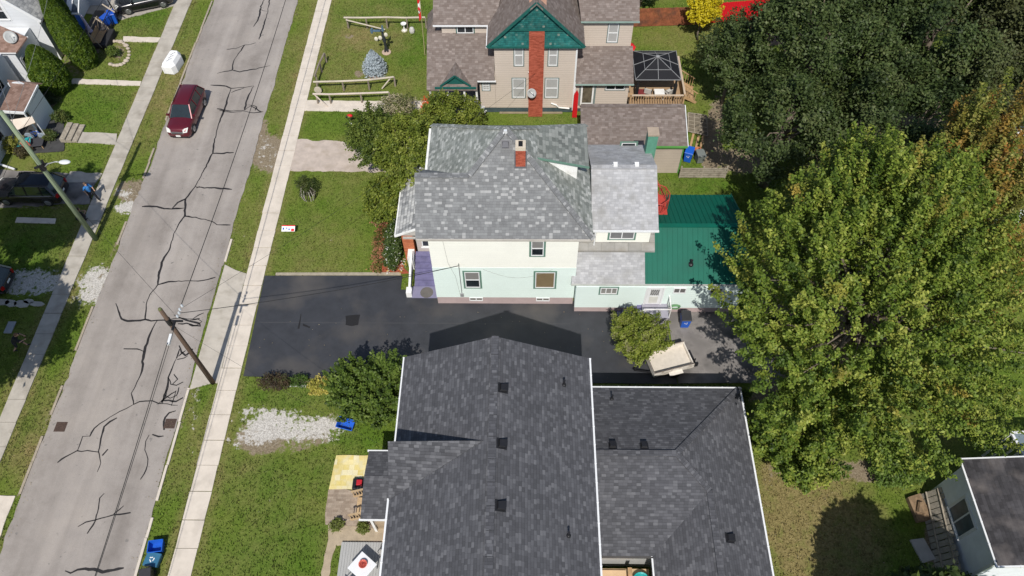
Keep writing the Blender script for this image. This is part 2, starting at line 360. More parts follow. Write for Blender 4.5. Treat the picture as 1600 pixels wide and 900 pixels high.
t.links.new(m3.outputs[2], b.inputs['Base Color'])
bp = _n(t, 'ShaderNodeBump'); bp.inputs['Strength'].default_value = .4; bp.inputs['Distance'].default_value = .01; t.links.new(noi(60, 3, .8), bp.inputs['Height']); t.links.new(bp.outputs[0], b.inputs['Normal'])
def edge_line(x0, y0, y1, amp, step=.35, seed=1):
    r = random.Random(seed); o = []; yy = y0; k = 0
    while yy < y1: o.append((x0+r.uniform(-amp, amp)+amp*.8*math.sin(yy*.7), yy)); yy += step*r.uniform(.6, 1.4)
    return o+[(x0, y1)]
def strip(left, right, z, th=.05):
    """flat paved band between two edge lines of equal x-order, triangulated as one n-gon"""
    return [(a, b_, z) for a, b_ in left]+[(a, b_, z) for a, b_ in right[::-1]]
def flat(name, pts, m, z=.02, label=None, th=.06):
    bm = bmesh.new(); vs = [bm.verts.new((p[0], p[1], z)) for p in pts]; f = bm.faces.new(vs)
    if f.normal.z < 0: f.normal_flip()
    r = bmesh.ops.extrude_face_region(bm, geom=[f]); 
    for g in r['geom']:
        if isinstance(g, bmesh.types.BMVert): g.co.z -= th
    bmesh.ops.recalc_face_normals(bm, faces=bm.faces); bmesh.ops.triangulate(bm, faces=[f for f in bm.faces if len(f.verts) > 4])
    m_ = bpy.data.meshes.new(name); bm.to_mesh(m_); bm.free(); auto_uv(m_); m_.materials.append(m)
    o = bpy.data.objects.new(name, m_); COL.objects.link(o); o['kind'] = 'structure'; PAVED.append([(p[0], p[1]) for p in pts]); return o
rl = edge_line(-27.30, -40, 140, .07, .5, 3); rr = edge_line(-19.88, -40, 140, .05, .5, 4)
flat('road', rl+rr[::-1], asph, .012)
def jag(pts, amp=.06, step=.4, seed=2, closed=True):
    r = random.Random(seed); o = []
    for i in range(len(pts)):
        a, c = Vector(pts[i][:2]), Vector(pts[(i+1) % len(pts)][:2]); n = max(1, int((c-a).length/step)); d = (c-a).orthogonal().normalized()
        for k in range(n): q = a.lerp(c, k/n); o.append(tuple(q+(d*r.uniform(-amp, amp) if k else Vector((0, 0)))))
    return o
pave = concrete
# sidewalks: real slabs with open joints, slightly out of level
def slabs(name, xa, xb, y0, y1, step, z=.03, seed=1, m=pave):
    r = random.Random(seed); mb = MB(); yy = y0
    while yy < y1:
        s2 = step*r.uniform(.96, 1.04); dz = r.uniform(-.006, .006); e = [r.uniform(-.02, .02) for _ in range(4)]
        xa0, xa1, xb0, xb1 = xa(yy), xa(yy+s2), xb(yy), xb(yy+s2); g = r.choice([.02, .025, .03, .045])
        P = [(xa0+e[0], yy+g), (xb0+e[1], yy+g), (xb1+e[2], yy+s2), (xa1+e[3], yy+s2)]
        mb.prism([(p[0], p[1], z+dz) for p in P][::-1], (0, 0, -.09)); yy += s2
    PAVED.append([(xa(y0), y0), (xb(y0), y0), (xb(y1), y1), (xa(y1), y1)])
    return struct(name, mb, m)
slabs('sidewalk', lambda v: -18.12, lambda v: -16.93, -10, 90, 1.52, seed=5)
slabs('sidewalk', lambda v: -30.30-.008*(v-20), lambda v: -29.22-.0005*(v-20), 6, 90, 1.5, z=.03, seed=8, m=mat('aged_concrete', (.42, .385, .33), .9, .14, 1.2, .3, 50, dirt=(.30, .27, .225), dscale=.9))
# thin dark seam of soil under the joints
# kerbs
def kerb(x0, w_, segs, z=.07, seed=1, name='kerb', m=None):
    mb = MB(); r = random.Random(seed)
    for (a, c) in segs:
        yy = a
        while yy < c:
            L = min(r.uniform(1.6, 2.6), c-yy); e = r.uniform(-.03, .03); mb.box(x0+e, x0+w_+e, yy, yy+L-.03, -.05, z+r.uniform(-.02, .01)); yy += L
    return struct(name, mb, m or concrete)
kerb(-19.84, .14, [(5, 12.6), (13.5, 20.3), (29.6, 31.5)], seed=2)
kerb(-27.46, .14, [(13.8, 17.2), (18.5, 20.4), (22.8, 26), (31, 33), (37, 40), (43, 58)], seed=3, m=mat('kerb_stone', (.34, .29, .22), .9, .2, 3, .3, 30))
# driveways
w2 = lambda pts, z=0: [G(u, v, z)[:2] for u, v in pts]
newasph = mat('sealed_asphalt', (.034, .036, .042), .62, .2, 1.1, .25, 70, dirt=(.078, .072, .067), dscale=.3, spec=.5)
oldgrey = mat('grey_worn_asphalt', (.20, .185, .175), .9, .3, 1.6, .35, 40, dirt=(.07, .066, .062), dscale=.8)
flat('driveway', [(-16.90, 28.46), (-7.9, 28.5), (-7.9, 27.4), (-5.7, 27.4), (-5.4, 26.6), (8.95, 26.6), (8.9, 24.2), (9.1, 20.75), (-8.0, 20.85), (-16.72, 21.1)], newasph, .026)
flat('driveway', [(9.0, 26.0), (14.0, 26.0), (15.5, 20.9), (9.15, 20.8)], oldgrey, .022)
mbx = MB(); mbx.box(-16.6, 2.9, 24.86, 24.885, .0262, .0275); struct('driveway_seam', mbx, mat('seam', (.07, .07, .072), .8))
flat('driveway_patch', jag(w2([(540,494),(563,492),(560,508),(549,510),(540,508)]), .03, .3), mat('tar_patch', (.017, .016, .016), .55), .0305, th=.01)
flat('driveway_patch', jag(w2([(470,491),(471,491),(468,514),(465,514)]), .01, .3), MATS['tar_patch'], .0305, th=.01)
flat('driveway_patch', jag(w2([(474,506),(485,511),(484,513),(473,509)]), .01, .3), MATS['tar_patch'], .0305, th=.01)
flat('driveway_apron', [(-19.72, 29.35), (-18.9, 28.9), (-18.14, 28.62), (-18.14, 20.62), (-18.5, 20.62), (-19.72, 20.2)], mat('apron_concrete', (.45, .41, .35), .9, .12, 1.2, .2, 60, dirt=(.35, .315, .26), dscale=1.5), .024)
flat('lawn_edging', [(-16.2, 28.50), (-8.0, 28.54), (-8.0, 28.76), (-16.2, 28.70)], mat('edging', (.33, .29, .22), .9, .2, 3), .045)
flat('driveway', jag([(-27.5, 10.0), (-30.2, 10), (-30.2, 13.6), (-27.6, 13.7)], .05), concrete, .021)
flat('path', jag(w2([(107,205),(183,209),(181,226),(100,221)]), .04), MATS['aged_concrete'], .022)
flat('path', jag(w2([(112,123),(221,127),(219,134),(112,131)]), .03), concrete, .022)
flat('path', jag(w2([(193,57),(251,59),(247,66),(192,65)]), .03), concrete, .022)
flat('path', jag(w2([(110,268),(160,271),(150,285),(100,285)]), .06), MATS['aged_concrete'], .018)
flat('driveway', jag(w2([(-40,264),(96,270),(150,285),(140,318),(-40,325)]), .1), MATS['grey_worn_asphalt'], .015)
flat('driveway', jag(w2([(190,31),(276,8),(300,-60),(120,-60),(130,20)]), .04), mat('drive_concrete', (.36, .33, .29), .9, .15, 1.4, .2, 50), .019)
flat('driveway', jag(w2([(462,218),(560,222),(700,222),(700,268),(560,268),(452,266)]), .10), mat('rough_pink_concrete', (.46, .39, .335), .95, .16, 1.6, .4, 40, dirt=(.36, .30, .24), dscale=1.3), .012)
flat('path', jag(w2([(478,157),(560,158),(700,157),(700,170),(560,174),(474,173)]), .04), concrete, .022)
fl = flat('stepping_slab', w2([(27,340),(88,342),(86,350),(24,348)]), concrete, .05)
fl = flat('stepping_slab', w2([(14,503),(26,503),(18,521),(6,521)]), mat('slab_grey', (.30, .31, .32), .85), .06)
for k, (u, v, a, c) in enumerate([(4,472,12,5),(17,474,10,6),(34,475,13,6),(58,475,12,4),(45,471,9,4)]):
    flat('stepping_slab', [G(u+a*math.cos(j*.9), v+c*math.sin(j*.9))[:2] for j in range(7)], MATS['aged_concrete'], .03)
# storm drain grates in the gutter
for (u, v) in ((95, 667), (266, 662)):
    c = G(u, v); d = thing('drain_grate', 'rusty iron drain grate at the %s edge of the road' % ('left' if u < 200 else 'right'), 'drain grate', (c.x, c.y, .012), 'storm drains beside the road')
    mb = MB(); mb.box(c.x-.32, c.x+.32, c.y-.3, c.y+.3, .0, .018); mb.build('frame', mat('rusty_iron', (.07, .045, .035), .8, .4, 12), d)
    for k in range(5):
        mb = MB(); mb.box(c.x-.26, c.x+.26, c.y-.25+k*.11, c.y-.19+k*.11, .018, .03); mb.build('bar', MATS['rusty_iron'], d)
# sealed cracks in the road
CR = [[(422,-4),(418,20),(405,62)],[(400,67),(390,70),(382,71),(368,76),(355,77)],[(382,71),(365,95),(363,110)],[(339,115),(351,112),(363,110),(375,113),(386,110),(400,108),(422,103)],[(405,14),(412,17),(419,18)],[(396,42),(404,30),(408,10),(414,-3)],
 [(329,133),(350,134),(361,138),(378,137),(396,135),(386,155),(382,172)],[(361,138),(355,158),(350,172),(340,200),(334,225),(332,240)],[(361,145),(370,141),(381,138)],[(339,170),(350,172),(365,174),(382,172),(392,166),(400,170),(408,175)],[(343,173),(360,176),(380,174),(396,177),(412,175)],[(388,164),(402,167),(399,173)],
 [(332,240),(318,268),(305,292),(298,301),(290,311),(289,325),(289,337),(280,350),(272,365),(264,392),(256,402),(252,415),(249,425),(247,445),(238,456),(232,465),(228,482),(226,500)],[(332,240),(345,240),(365,238)],[(305,292),(325,294),(340,294),(362,296)],[(307,294),(312,292)],[(290,311),(277,317),(269,326),(287,325)],
 [(222,323),(245,323),(257,326),(268,327),(278,327),(289,325)],[(289,338),(305,340),(320,343),(332,346),(340,351),(360,352)],[(247,445),(262,441),(290,439),(310,439),(325,437),(337,434)],[(181,474),(184,480),(186,490),(190,498),(200,502),(212,501),(226,500),(237,501),(246,501),(262,500),(278,497),(292,499),(312,498)],
 [(246,501),(238,516),(232,530),(228,542),(226,550),(223,565),(222,580),(214,597),(206,615),(209,632)],[(226,550),(220,547),(215,546),(204,546),(194,545)],[(209,632),(198,638),(187,643),(172,652),(157,662),(147,670),(140,682)],[(209,632),(218,628),(227,627),(238,627),(247,631),(262,632),(278,633)],
 [(183,653),(172,659),(163,667),(158,685),(154,705),(157,723),(152,737)],[(90,723),(103,713),(120,705),(137,705),(154,706)],[(121,705),(125,694),(130,683),(140,682)],[(275,642),(264,646),(258,653),(256,664),(256,672)],[(233,680),(228,690),(227,703),(231,717),(231,727),(226,741),(219,750)],[(238,679),(248,682),(256,682)],
 [(163,771),(157,778),(155,787),(152,800),(149,813),(137,834)],[(122,823),(134,816),(149,813),(168,807),(187,803),(205,801)],[(178,803),(187,797),(193,790)],[(102,892),(110,895),(122,890),(133,888),(147,890),(160,893),(177,892),(193,888)],
 [(272,492),(285,498),(298,502),(312,505),(313,510),(296,508)],[(278,506),(292,506),(306,509),(316,503),(310,499),(298,500)],[(302,498),(310,493),(318,489)],[(280,540),(284,550),(290,556),(302,545)],[(276,560),(270,572),(263,590),(261,605),(258,620),(252,630)],[(276,560),(281,546)],[(277,562),(287,560),(293,556)],[(279,557),(290,548)],[(263,590),(268,600),(276,603),(287,597)],[(258,618),(266,622),(276,618),(280,606)],[(252,626),(264,626),(276,628),(286,622)],[(247,631),(262,620),(275,612)],[(254,630),(256,618),(262,608)],[(268,634),(272,620),(276,610)],[(270,600),(278,592),(272,585)],
 [(160,712),(168,702)],[(264,662),(272,655)]]
mb = MB(); rc = random.Random(4)
for ln in CR:
    pts = [G(u, v)[:2] for u, v in ln]; P = [Vector(pts[0])]
    for i in range(len(pts)-1):
        a, c = Vector(pts[i]), Vector(pts[i+1]); n = max(1, int((c-a).length/.22))
        for k in range(1, n+1): P.append(a.lerp(c, k/n)+Vector((rc.uniform(-.035, .035), rc.uniform(-.035, .035))))
    wd = .042+.012*rc.random(); L_, R_ = [], []
    for i, p in enumerate(P):
        d = (P[min(i+1, len(P)-1)]-P[max(i-1, 0)]); d = d.normalized() if d.length > 1e-6 else Vector((1, 0)); nrm = Vector((-d.y, d.x)); q = wd*rc.uniform(.8, 1.2)*(1+.45*math.sin(i*.31+len(P)))*(1 if 0 < i < len(P)-1 else .6)
        L_.append((*(p+nrm*q), .0165)); R_.append((*(p-nrm*q), .0165))
    o = len(mb.v); n = len(P); mb.add(L_+R_, [(i, i+1, n+i+1, n+i) for i in range(n-1)])
me = mb.build('road_crack_sealant', mat('crack_tar', (.022, .020, .020), .6, .3, 8), fixn=False); me['kind'] = 'structure'
for p in me.data.polygons:
    if p.normal.z < 0: p.flip()
# ------------------------------------------------------------------ HOUSES
EX, EY, EZ = Vector((1, 0, 0)), Vector((0, 1, 0)), Vector((0, 0, 1))
def window(par, O, ex, w_, h_, out, fm=trimw, gm_=None, cas=None, cw=.11, sash='h', name='window', proud=.05, sill=True, mull=1):
    """O = lower left corner on the wall face; ex along wall; out = outward normal"""
    O = Vector(O); ex = Vector(ex); out = Vector(out)
    f = MB(); fw = .055
    def bar(a, c, d0=.0, d1=.045, m_=None): (m_ or f).obox(O, ex, EZ, out, a, c, (d0, d1))
    bar((0, fw), (0, h_)); bar((w_-fw, w_), (0, h_)); bar((fw, w_-fw), (0, fw)); bar((fw, w_-fw), (h_-fw, h_))
    if sash == 'h': bar((fw, w_-fw), (h_*.5-.03, h_*.5+.03))
    if sash == 'v':
        for k in range(1, mull+1): bar((w_*k/(mull+1)-.03, w_*k/(mull+1)+.03), (fw, h_-fw))
    if sash == 'g':
        bar((w_/2-.015, w_/2+.015), (fw, h_-fw), 0, .03)
        for k in (1, 2, 3): bar((fw, w_-fw), (h_*k/4-.012, h_*k/4+.012), 0, .028)
    if sash == 'x':
        for k in range(3): f.beam(O+ex*(fw+k*w_*.28)+EZ*fw+out*.02, O+ex*(fw+(k+1)*w_*.28)+EZ*(h_-fw)+out*.02, .025, .02, out)
    fo = f.build(name, fm, par)
    g = MB(); g.obox(O, ex, EZ, out, (fw*.8, w_-fw*.8), (fw*.8, h_-fw*.8), (.002, .014)); g.build('pane', gm_ or gl, fo)
    if gm_ is None and sash == 'h':
        g = MB(); g.obox(O, ex, EZ, out, (fw, w_-fw), (h_*.53, h_-fw), (.0145, .018)); g.build('blind', mat('grey_blind', (.2, .195, .185), .8, .05), fo)
    if cas:
        m_ = MB(); c = cw
        for a, b_ in (((-c, 0), (-c, h_+c)), ((w_, w_+c), (-c, h_+c)), ((0, w_), (h_, h_+c)), ((0, w_), (-c, 0))): m_.obox(O, ex, EZ, out, a, b_, (0, .03))
        m_.build('casing', cas, fo)
    if sill:
        m_ = MB(); m_.obox(O, ex, EZ, out, (-.08, w_+.08), (-.06, -.002), (.03, .10)); m_.build('sill', fm, fo)
    return fo
def gutter(par, p, q, m=trimw, sz=.085, name='gutter'):
    mb = MB(); mb.beam(p, q, sz, sz); d = (Vector(q)-Vector(p)); L = d.length; n = int(L/.9); d.normalize(); sd = d.cross(EZ)
    for k in range(n+1): c = Vector(p)+d*(L*k/max(1, n)); mb.obox(c, d, sd, EZ, (-.02, .02), (-sz*.62, sz*.62), (-sz*.3, sz*.62))
    return mb.build(name, m, par)
def wallbox(mb, x0, x1, y0, y1, z0, z1, t=.15):
    mb.box(x0, x1, y0, y0+t, z0, z1); mb.box(x0, x1, y1-t, y1, z0, z1); mb.box(x0, x0+t, y0+t, y1-t, z0, z1); mb.box(x1-t, x1, y0+t, y1-t, z0, z1)
def vent(par, c, n_, s=.34, name='roof_vent', m=None):
    """square roof vent sitting on a slope of normal n_ ; open lower side"""
    n_ = Vector(n_).normalized(); h = EZ.cross(n_).normalized(); up = n_.cross(h); c = Vector(c)
    mb = MB(); mb.obox(c, h, up, n_, (-s*.65, s*.65), (-s*.6, s*.7), (0, .02))
    pts = [(-s/2, -s/2, .02), (s/2, -s/2, .02), (s/2, s/2, .02), (-s/2, s/2, .02), (-s*.5, -s*.45, .2), (s*.5, -s*.45, .2), (s*.38, s*.42, .13), (-s*.38, s*.42, .13)]
    mb.add([c+h*a+up*b_+n_*d for a, b_, d in pts], [(4,5,6,7),(0,1,5,4),(1,2,6,5),(2,3,7,6),(3,0,4,7)])
    mb.build(name, m or black, par)
def stack(par, c, h=.45, r=.05, name='vent_pipe'):
    c = Vector(c); mb = MB(); mb.lathe(c, [(r*2.6, -.12), (r*2.4, .02), (r*1.4, .08), (r, .09), (r, h), (r*1.25, h+.01), (r*1.25, h+.05), (r*.6, h+.05)], 10); mb.build(name, black, par)
def ridge(mb, p, q, w_=.3, h=.05): mb.beam(Vector(p)+EZ*.02, Vector(q)+EZ*.02, w_, h)
def dish(par, c, aim, r=.36, arm=.35, name='satellite_dish'):
    c = Vector(c); a = Vector(aim).normalized(); s_ = a.orthogonal().normalized(); u_ = a.cross(s_)
    mb = MB(); prof = [(0.001, 0), (r*.35, .015), (r*.7, .05), (r, .11)]; vs = []; n = 20
    for rr, zz in prof+[(p[0]-.0, p[1]-.02) for p in prof[::-1]]:
        for k in range(n): an = 6.2832*k/n; vs.append(c+s_*math.cos(an)*rr+u_*math.sin(an)*rr*1.08+a*zz)
    mb.add(vs, [(i*n+k, i*n+(k+1) % n, (i+1)*n+(k+1) % n, (i+1)*n+k) for i in range(7) for k in range(n)])
    o = mb.build(name, mat('dish_grey', (.38, .39, .38), .45, .05), par, smooth=True)
    m2 = MB(); m2.tube([c-u_*r, c-u_*r*.6+a*.3, c+a*.42], .016, 6); m2.beam(c+a*.40, c+a*.50, .07, .07); m2.tube([c-a*.02, c-a*.2-EZ*.25], .025, 6); m2.build('feed_arm', steel, o)
    return o

shD = tiles('dark_shingles', [(0, (.062, .063, .069)), (.5, (.080, .081, .089)), (.85, (.100, .101, .110)), (1, (.132, .133, .142))], .22, .14, seed=3, line=.66, lw=.12, wear=.06)
shM = tiles('grey_patched_shingles', [(0, (.155, .158, .160)), (.3, (.175, .179, .181)), (.66, (.20, .205, .206)), (.875, (.30, .303, .30))], .20, .155, seed=11, line=.72, wear=.12, constant=True)
shMw = tiles('weathered_green_grey_shingles', [(0, (.18, .195, .18)), (.35, (.235, .25, .23)), (.7, (.30, .315, .295)), (1, (.46, .47, .44))], .22, .17, seed=12, line=.8, wear=.22, stain=((.12, .13, .11), 1.4))
shP = tiles('porch_two_tone_shingles', [(0, (.17, .175, .18)), (.3, (.33, .335, .33)), (.62, (.42, .42, .41)), (1, (.5, .5, .48))], .24, .24, seed=13, line=.55, lw=.2, wear=.1)
shG = tiles('pale_grey_shingles', [(0, (.31, .312, .32)), (.5, (.36, .362, .37)), (1, (.42, .422, .43))], .24, .15, seed=14, line=.84, wear=.1, stain=((.24, .235, .22), 1.2))
shB = tiles('brown_shingles', [(0, (.145, .115, .10)), (.5, (.175, .143, .127)), (.85, (.20, .167, .15)), (1, (.24, .20, .18))], .24, .15, seed=15, line=.75, wear=.1)
shBk = tiles('near_black_shingles', [(0, (.035, .033, .035)), (1, (.06, .057, .06))], .31, .17, seed=16, line=.8, wear=.5, stain=((.16, .14, .13), .9))  # near-black tabs with lighter brown blotches

# =============== mint and cream house ===============
mint = thing('house', 'two-storey pale mint and cream house with patched grey hip roof and green metal rear roof', 'house', (-1, 30.4, 0))
cream = siding('cream_siding', (.86, .86, .78), .22, .975, .10, .03); mintw = siding('mint_siding', (.71, .82, .765), .22, .975, .10, .03); fnd = mat('mauve_foundation', (.42, .33, .32), .85, .08, 2, .1)
Yw = 26.36; XL, XR, YN = -5.42, 3.10, 34.35
mb = MB(); wallbox(mb, XL, XR, Yw, YN, 3.9, 7.12)
# gable infill of the west gable (plane x=XL)
mb.prism([(XL, Yw+.002, 7.12), (XL, 30.7, 7.12), (XL, 28.5, 9.15)], (.15, 0, 0)); mb.build('upper_wall', cream, mint)
mb = MB(); wallbox(mb, XL-.012, XR+.012, Yw-.012, YN, .75, 3.9); mb.build('lower_wall', mintw, mint)
mb = MB(); wallbox(mb, XL+.01, XR-.01, Yw+.01, YN, -.1, .75); mb.build('foundation', fnd, mint)
# roof: hip with a west gable flush with its south slope
ze, za = 7.2, 11.15
SW_, SE_, NE_, NW_ = (-6.0, 25.9, ze), (3.85, 25.9, ze), (3.85, 34.85, ze), (-5.75, 34.85, ze)
A_ = (-1.0, 30.4, za); s_ = (za-ze)/4.5
zg = ze+s_*2.6; xw = -5.75+(zg-ze)/((za-ze)/4.75)
PK = (-6.0, 28.5, zg); PM = (xw, 28.5, zg); NV = (-5.75, 31.1, ze); NV0 = (-6.0, 31.1, ze)
def on_w(x_): return ze+(x_+5.75)*(za-ze)/4.75
S = MB().shell([[SW_, SE_, A_, PM, PK], [PK, PM, NV, NV0]], .12)
for p, q in ((A_, SE_), (A_, (PM[0], PM[1], PM[2])), (PK, PM)): ridge(S, p, q, .34)
S.build('south_roof', shM, mint)
W_ = MB().shell([[NW_, NV, PM, A_]], .12); ridge(W_, A_, NW_, .3); W_.build('west_roof', shMw, mint)
E_ = MB().shell([[SE_, NE_, A_]], .12); ridge(E_, A_, NE_, .3); E_.build('east_roof', shMw, mint)
MB().shell([[NE_, NW_, A_]], .12).build('north_roof', shMw, mint)
mb = MB(); mb.box(XL, -5.1, Yw, YN, ze-.3, ze-.13); mb.box(-5.9, 3.75, 26.0, 34.7, ze-.16, ze-.125); mb.build('soffit', white, mint)
gutter(mint, (-5.95, 25.86, ze-.06), (3.85, 25.86, ze-.06), mat('gutter_beige', (.45, .42, .37), .5), .10)
# roof dormer on the east slope
dE = MB(); dE.shell([[(.74, 29.62, 9.74), (3.62, 29.62, 9.02), (3.62, 33.0, 9.02), (.74, 31.9, 9.74)]], .10); dm = dE.build('dormer_roof', tiles('dormer_shingles', [(0, (.12, .13, .12)), (.5, (.17, .185, .17)), (1, (.27, .28, .26))], .33, .19, seed=17, line=.8, wear=.25), mint)
mb = MB(); mb.prism([(.95, 29.74, 9.60), (3.0, 29.74, 9.08), (3.0, 29.74, 7.85)], (0, .12, 0)); mb.box(2.9, 3.0, 29.87, 32.6, 7.8, 9.06); mb.build('dormer_cheek', white, mint)
mb = MB(); mb.beam((.72, 29.58, 9.70), (3.64, 29.58, 8.98), .05, .13); mb.build('dormer_fascia', gtrim, mint)
# chimney
mb = MB(); mb.box(-.46, .07, 28.85, 29.4, 9.5, 11.03); ch = mb.build('chimney', brick, mint)
mb = MB(); mb.box(-.47, .08, 28.84, 29.41, 11.03, 11.27); mb.build('chimney_crown', mat('chimney_render', (.55, .48, .38), .9, .12), ch)
mb = MB(); mb.box(-.31, -.08, 28.93, 29.33, 11.27, 11.285); mb.build('flue', dark, ch)
mb = MB(); mb.box(-.53, .14, 28.79, 28.83, 9.55, 9.85); mb.box(-.53, -.47, 28.8, 29.5, 9.6, 10.35); mb.box(.09, .14, 28.8, 29.5, 9.6, 10.35); mb.build('flashing', mat('lead', (.12, .12, .13), .6), ch)
nS = Vector((0, -s_, 1)); p = G(790, 213, 10.75); vent(mint, (-1.02, 29.75, ze+s_*(29.75-25.9)), nS, .36, m=mat('grey_vent', (.11, .11, .12), .6))
vent(mint, (-1.02, 30.25, za-.1), (0, -.2, 1), .2, m=trimw)
# windows
window(mint, (.42, Yw-.0, 5.1), EX, .72, 1.38, -EY, cas=gtrim, sill=False)
window(mint, (-3.55, Yw-.012, 1.86), EX, .90, 1.62, -EY, cas=gtrim, sill=False)
window(mint, (.70, Yw-.012, 1.86), EX, 1.18, 1.62, -EY, cas=gtrim, sill=False, sash='', gm_=mat('amber_blind_glass', (.20, .15, .085), .2, .1))
for xa in (-3.4, .78): window(mint, (xa, Yw-.0, .38), EX, .85, .36, -EY, sash='v', sill=False, gm_=mat('basement_glass', (.16, .15, .13), .25))
for xa in (-4.9, 1.0): window(mint, (xa+6, YN, 4.9), -EX, .9, 1.3, EY, cas=gtrim, sill=False)
# drip, meter mast and cable on the wall
mb = MB(); mb.tube([(-3.83, Yw-.06, 1.0), (-3.83, Yw-.06, 4.35)], .025, 6); mb.tube([(-3.83, Yw-.06, 4.35), (-3.83, Yw-.3, 4.45)], .02, 6); mb.box(-3.93, -3.73, Yw-.12, Yw-.015, .95, 1.25); mb.build('service_mast', steel, mint)
mb = MB(); pts = [(-2.4+4.1*k/14, Yw-.03, 3.75-.95*math.sin(math.pi*k/14)*.9-.0*k) for k in range(15)]; mb.tube(pts, .008, 4); mb.tube([(-4.6, Yw-.03, 6.9), (-4.45, Yw-.03, 4.4), (-4.1, Yw-.03, 3.0), (-3.95, Yw-.03, 1.1)], .008, 4); mb.build('wall_cable', mat('cable_grey', (.25, .25, .24), .7), mint)
# east two-storey wing
x0, x1, y0, y1 = 4.28, 7.48, 28.05, 34.0
mb = MB(); wallbox(mb, x0, x1, y0, y1, 2.6, 5.95); mb.prism([(x1, y0, 5.95), (x1, y1, 5.95), (x1, (y0+y1)/2, 7.35)], (-.15, 0, 0)); mb.prism([(x0, y0, 5.95), (x0, y1, 5.95), (x0, (y0+y1)/2, 7.35)], (.15, 0, 0)); mb.build('wing_wall', cream, mint)
mb = MB(); yr = 31.05; zr = 7.5; a, b_ = 3.93, 7.78
mb.shell([[(a, 27.6, 5.9), (b_, 27.6, 5.9), (b_, yr, zr), (a, yr, zr)], [(a, yr, zr), (b_, yr, zr), (b_, 34.5, 5.9), (a, 34.5, 5.9)]], .12); ridge(mb, (a, yr, zr), (b_, yr, zr), .3); mb.build('wing_roof', shG, mint)
for xx in (5.35, 6.6): vent(mint, (xx, yr+.12, zr-.02), (0, .1, 1), .26, m=trimw)
gutter(mint, (3.95, 27.56, 5.84), (7.78, 27.56, 5.84), trimw, .10)
window(mint, (5.08, y0, 4.55), EX, 1.45, .92, -EY, cas=gtrim, sill=False, sash='v', gm_=mat('pale_screen', (.16, .16, .165), .3))
mb = MB(); mb.tube([(4.2, 27.95, 5.8), (4.2, 27.9, 4.05)], .05, 8); mb.tube([(3.45, 26.25, 2.85), (3.42, 26.9, 3.2), (3.45, 27.5, 3.7), (4.15, 27.7, 3.85)], .045, 8); mb.build('downpipe', trimw, mint)
mb = MB(); mb.box(7.4, 8.0, 33.1, 33.7, 3, 8.0); c2 = mb.build('rear_chimney', mat('green_chimney', (.10, .27, .19), .7, .15, 3), mint); mb = MB(); mb.box(7.36, 8.04, 33.06, 33.74, 8.0, 8.12); mb.build('chimney_cap', mat('cap_stone', (.36, .29, .22), .9, .2), c2)
# single storey extension
mb = MB(); x0, x1, y0, y1 = 3.16, 13.2, 25.8, 32.6
wallbox(mb, x0, x1, y0, y1, .5, 2.72); mb.prism([(x1, y0, 2.72), (x1, y1, 2.72), (x1, y0+3.1, 4.38)], (-.15, 0, 0)); mb.build('extension_wall', siding('extension_siding', (.69, .80, .755), .22, .96, .1, .03), mint)
mb = MB(); wallbox(mb, x0+.015, x1-.015, y0+.015, y1, -.1, .5); mb.build('extension_foundation', fnd, mint)
sl = .6; zf = lambda Y_: 2.85+sl*(Y_-25.95)
mb = MB().shell([[(2.87, 25.95, zf(25.95)), (7.26, 25.95, zf(25.95)), (7.26, 27.62, zf(27.62)), (3.14, 27.62, zf(27.62)), (3.14, 26.35, zf(26.35)), (2.87, 26.35, zf(26.35))]], .12); mb.build('lower_roof', shG, mint)
mb = MB().shell([[(3.14, 27.56, zf(27.62)+.1), (7.84, 27.56, zf(27.62)+.1), (7.84, 28.9, zf(28.9)+.1), (3.14, 28.9, zf(28.9)+.1)]], .1); mb.build('lower_roof', tiles('aged_roll_roofing', [(0, (.24, .235, .22)), (1, (.32, .31, .29))], .8, .5, seed=19, line=.8, wear=.2, stain=((.2, .18, .14), 1.5)), mint)
grn = mat('green_metal_roof', (.003, .105, .070), .6, .08, .8, metal=.0, spec=.22, dirt=(.006, .09, .062), dscale=.7)
yR = 28.95; zR = zf(yR); xe = 13.38
mb = MB().shell([[(7.265, 25.95, zf(25.95)), (xe, 25.95, zf(25.95)), (xe, yR, zR), (7.265, yR, zR)], [(7.265, yR, zR), (xe, yR, zR), (xe, 32.9, zR-.42*3.9), (7.265, 32.9, zR-.42*3.9)]], .06)
xx = 7.4
while xx < xe:
    mb.beam((xx, 25.96, zf(25.95)+.02), (xx, yR, zR+.02), .035, .05); mb.beam((xx, yR, zR+.02), (xx, 32.89, zR-.42*3.9+.02), .035, .05); xx += .305
mb.beam((7.3, yR, zR+.05), (xe, yR, zR+.05), .28, .05); mr_ = mb.build('metal_roof', grn, mint)
mb = MB(); mb.beam((xe, 25.93, zf(25.95)), (xe, yR, zR), .06, .16); mb.beam((xe, yR, zR), (xe, 32.92, zR-.42*3.9), .06, .16); mb.build('roof_edge', mat('edge_green', (.01, .14, .10), .5), mint)
gutter(mint, (2.87, 25.91, 2.80), (xe, 25.91, 2.80), mat('gutter_grey', (.42, .43, .40), .5), .09)
p = G(1088, 417, 3.3); stack(mint, (10.0, 27.0, zf(27.0)), .3, .07)
window(mint, (4.62, y0, 2.02), EX, 1.02, .66, -EY, cas=gtrim, cw=.08, sill=False, sash='v', gm_=mat('half_blind', (.24, .235, .22), .3), mull=2)
for xa, g_ in ((9.0, 'greyish_glass'), (11.18, 'dark_glass')): window(mint, (xa, y0, 2.14), EX, .76, .54, -EY, sill=False, sash='v', gm_=mat(g_, (.13, .125, .12) if xa < 10 else (.02, .02, .022), .2))
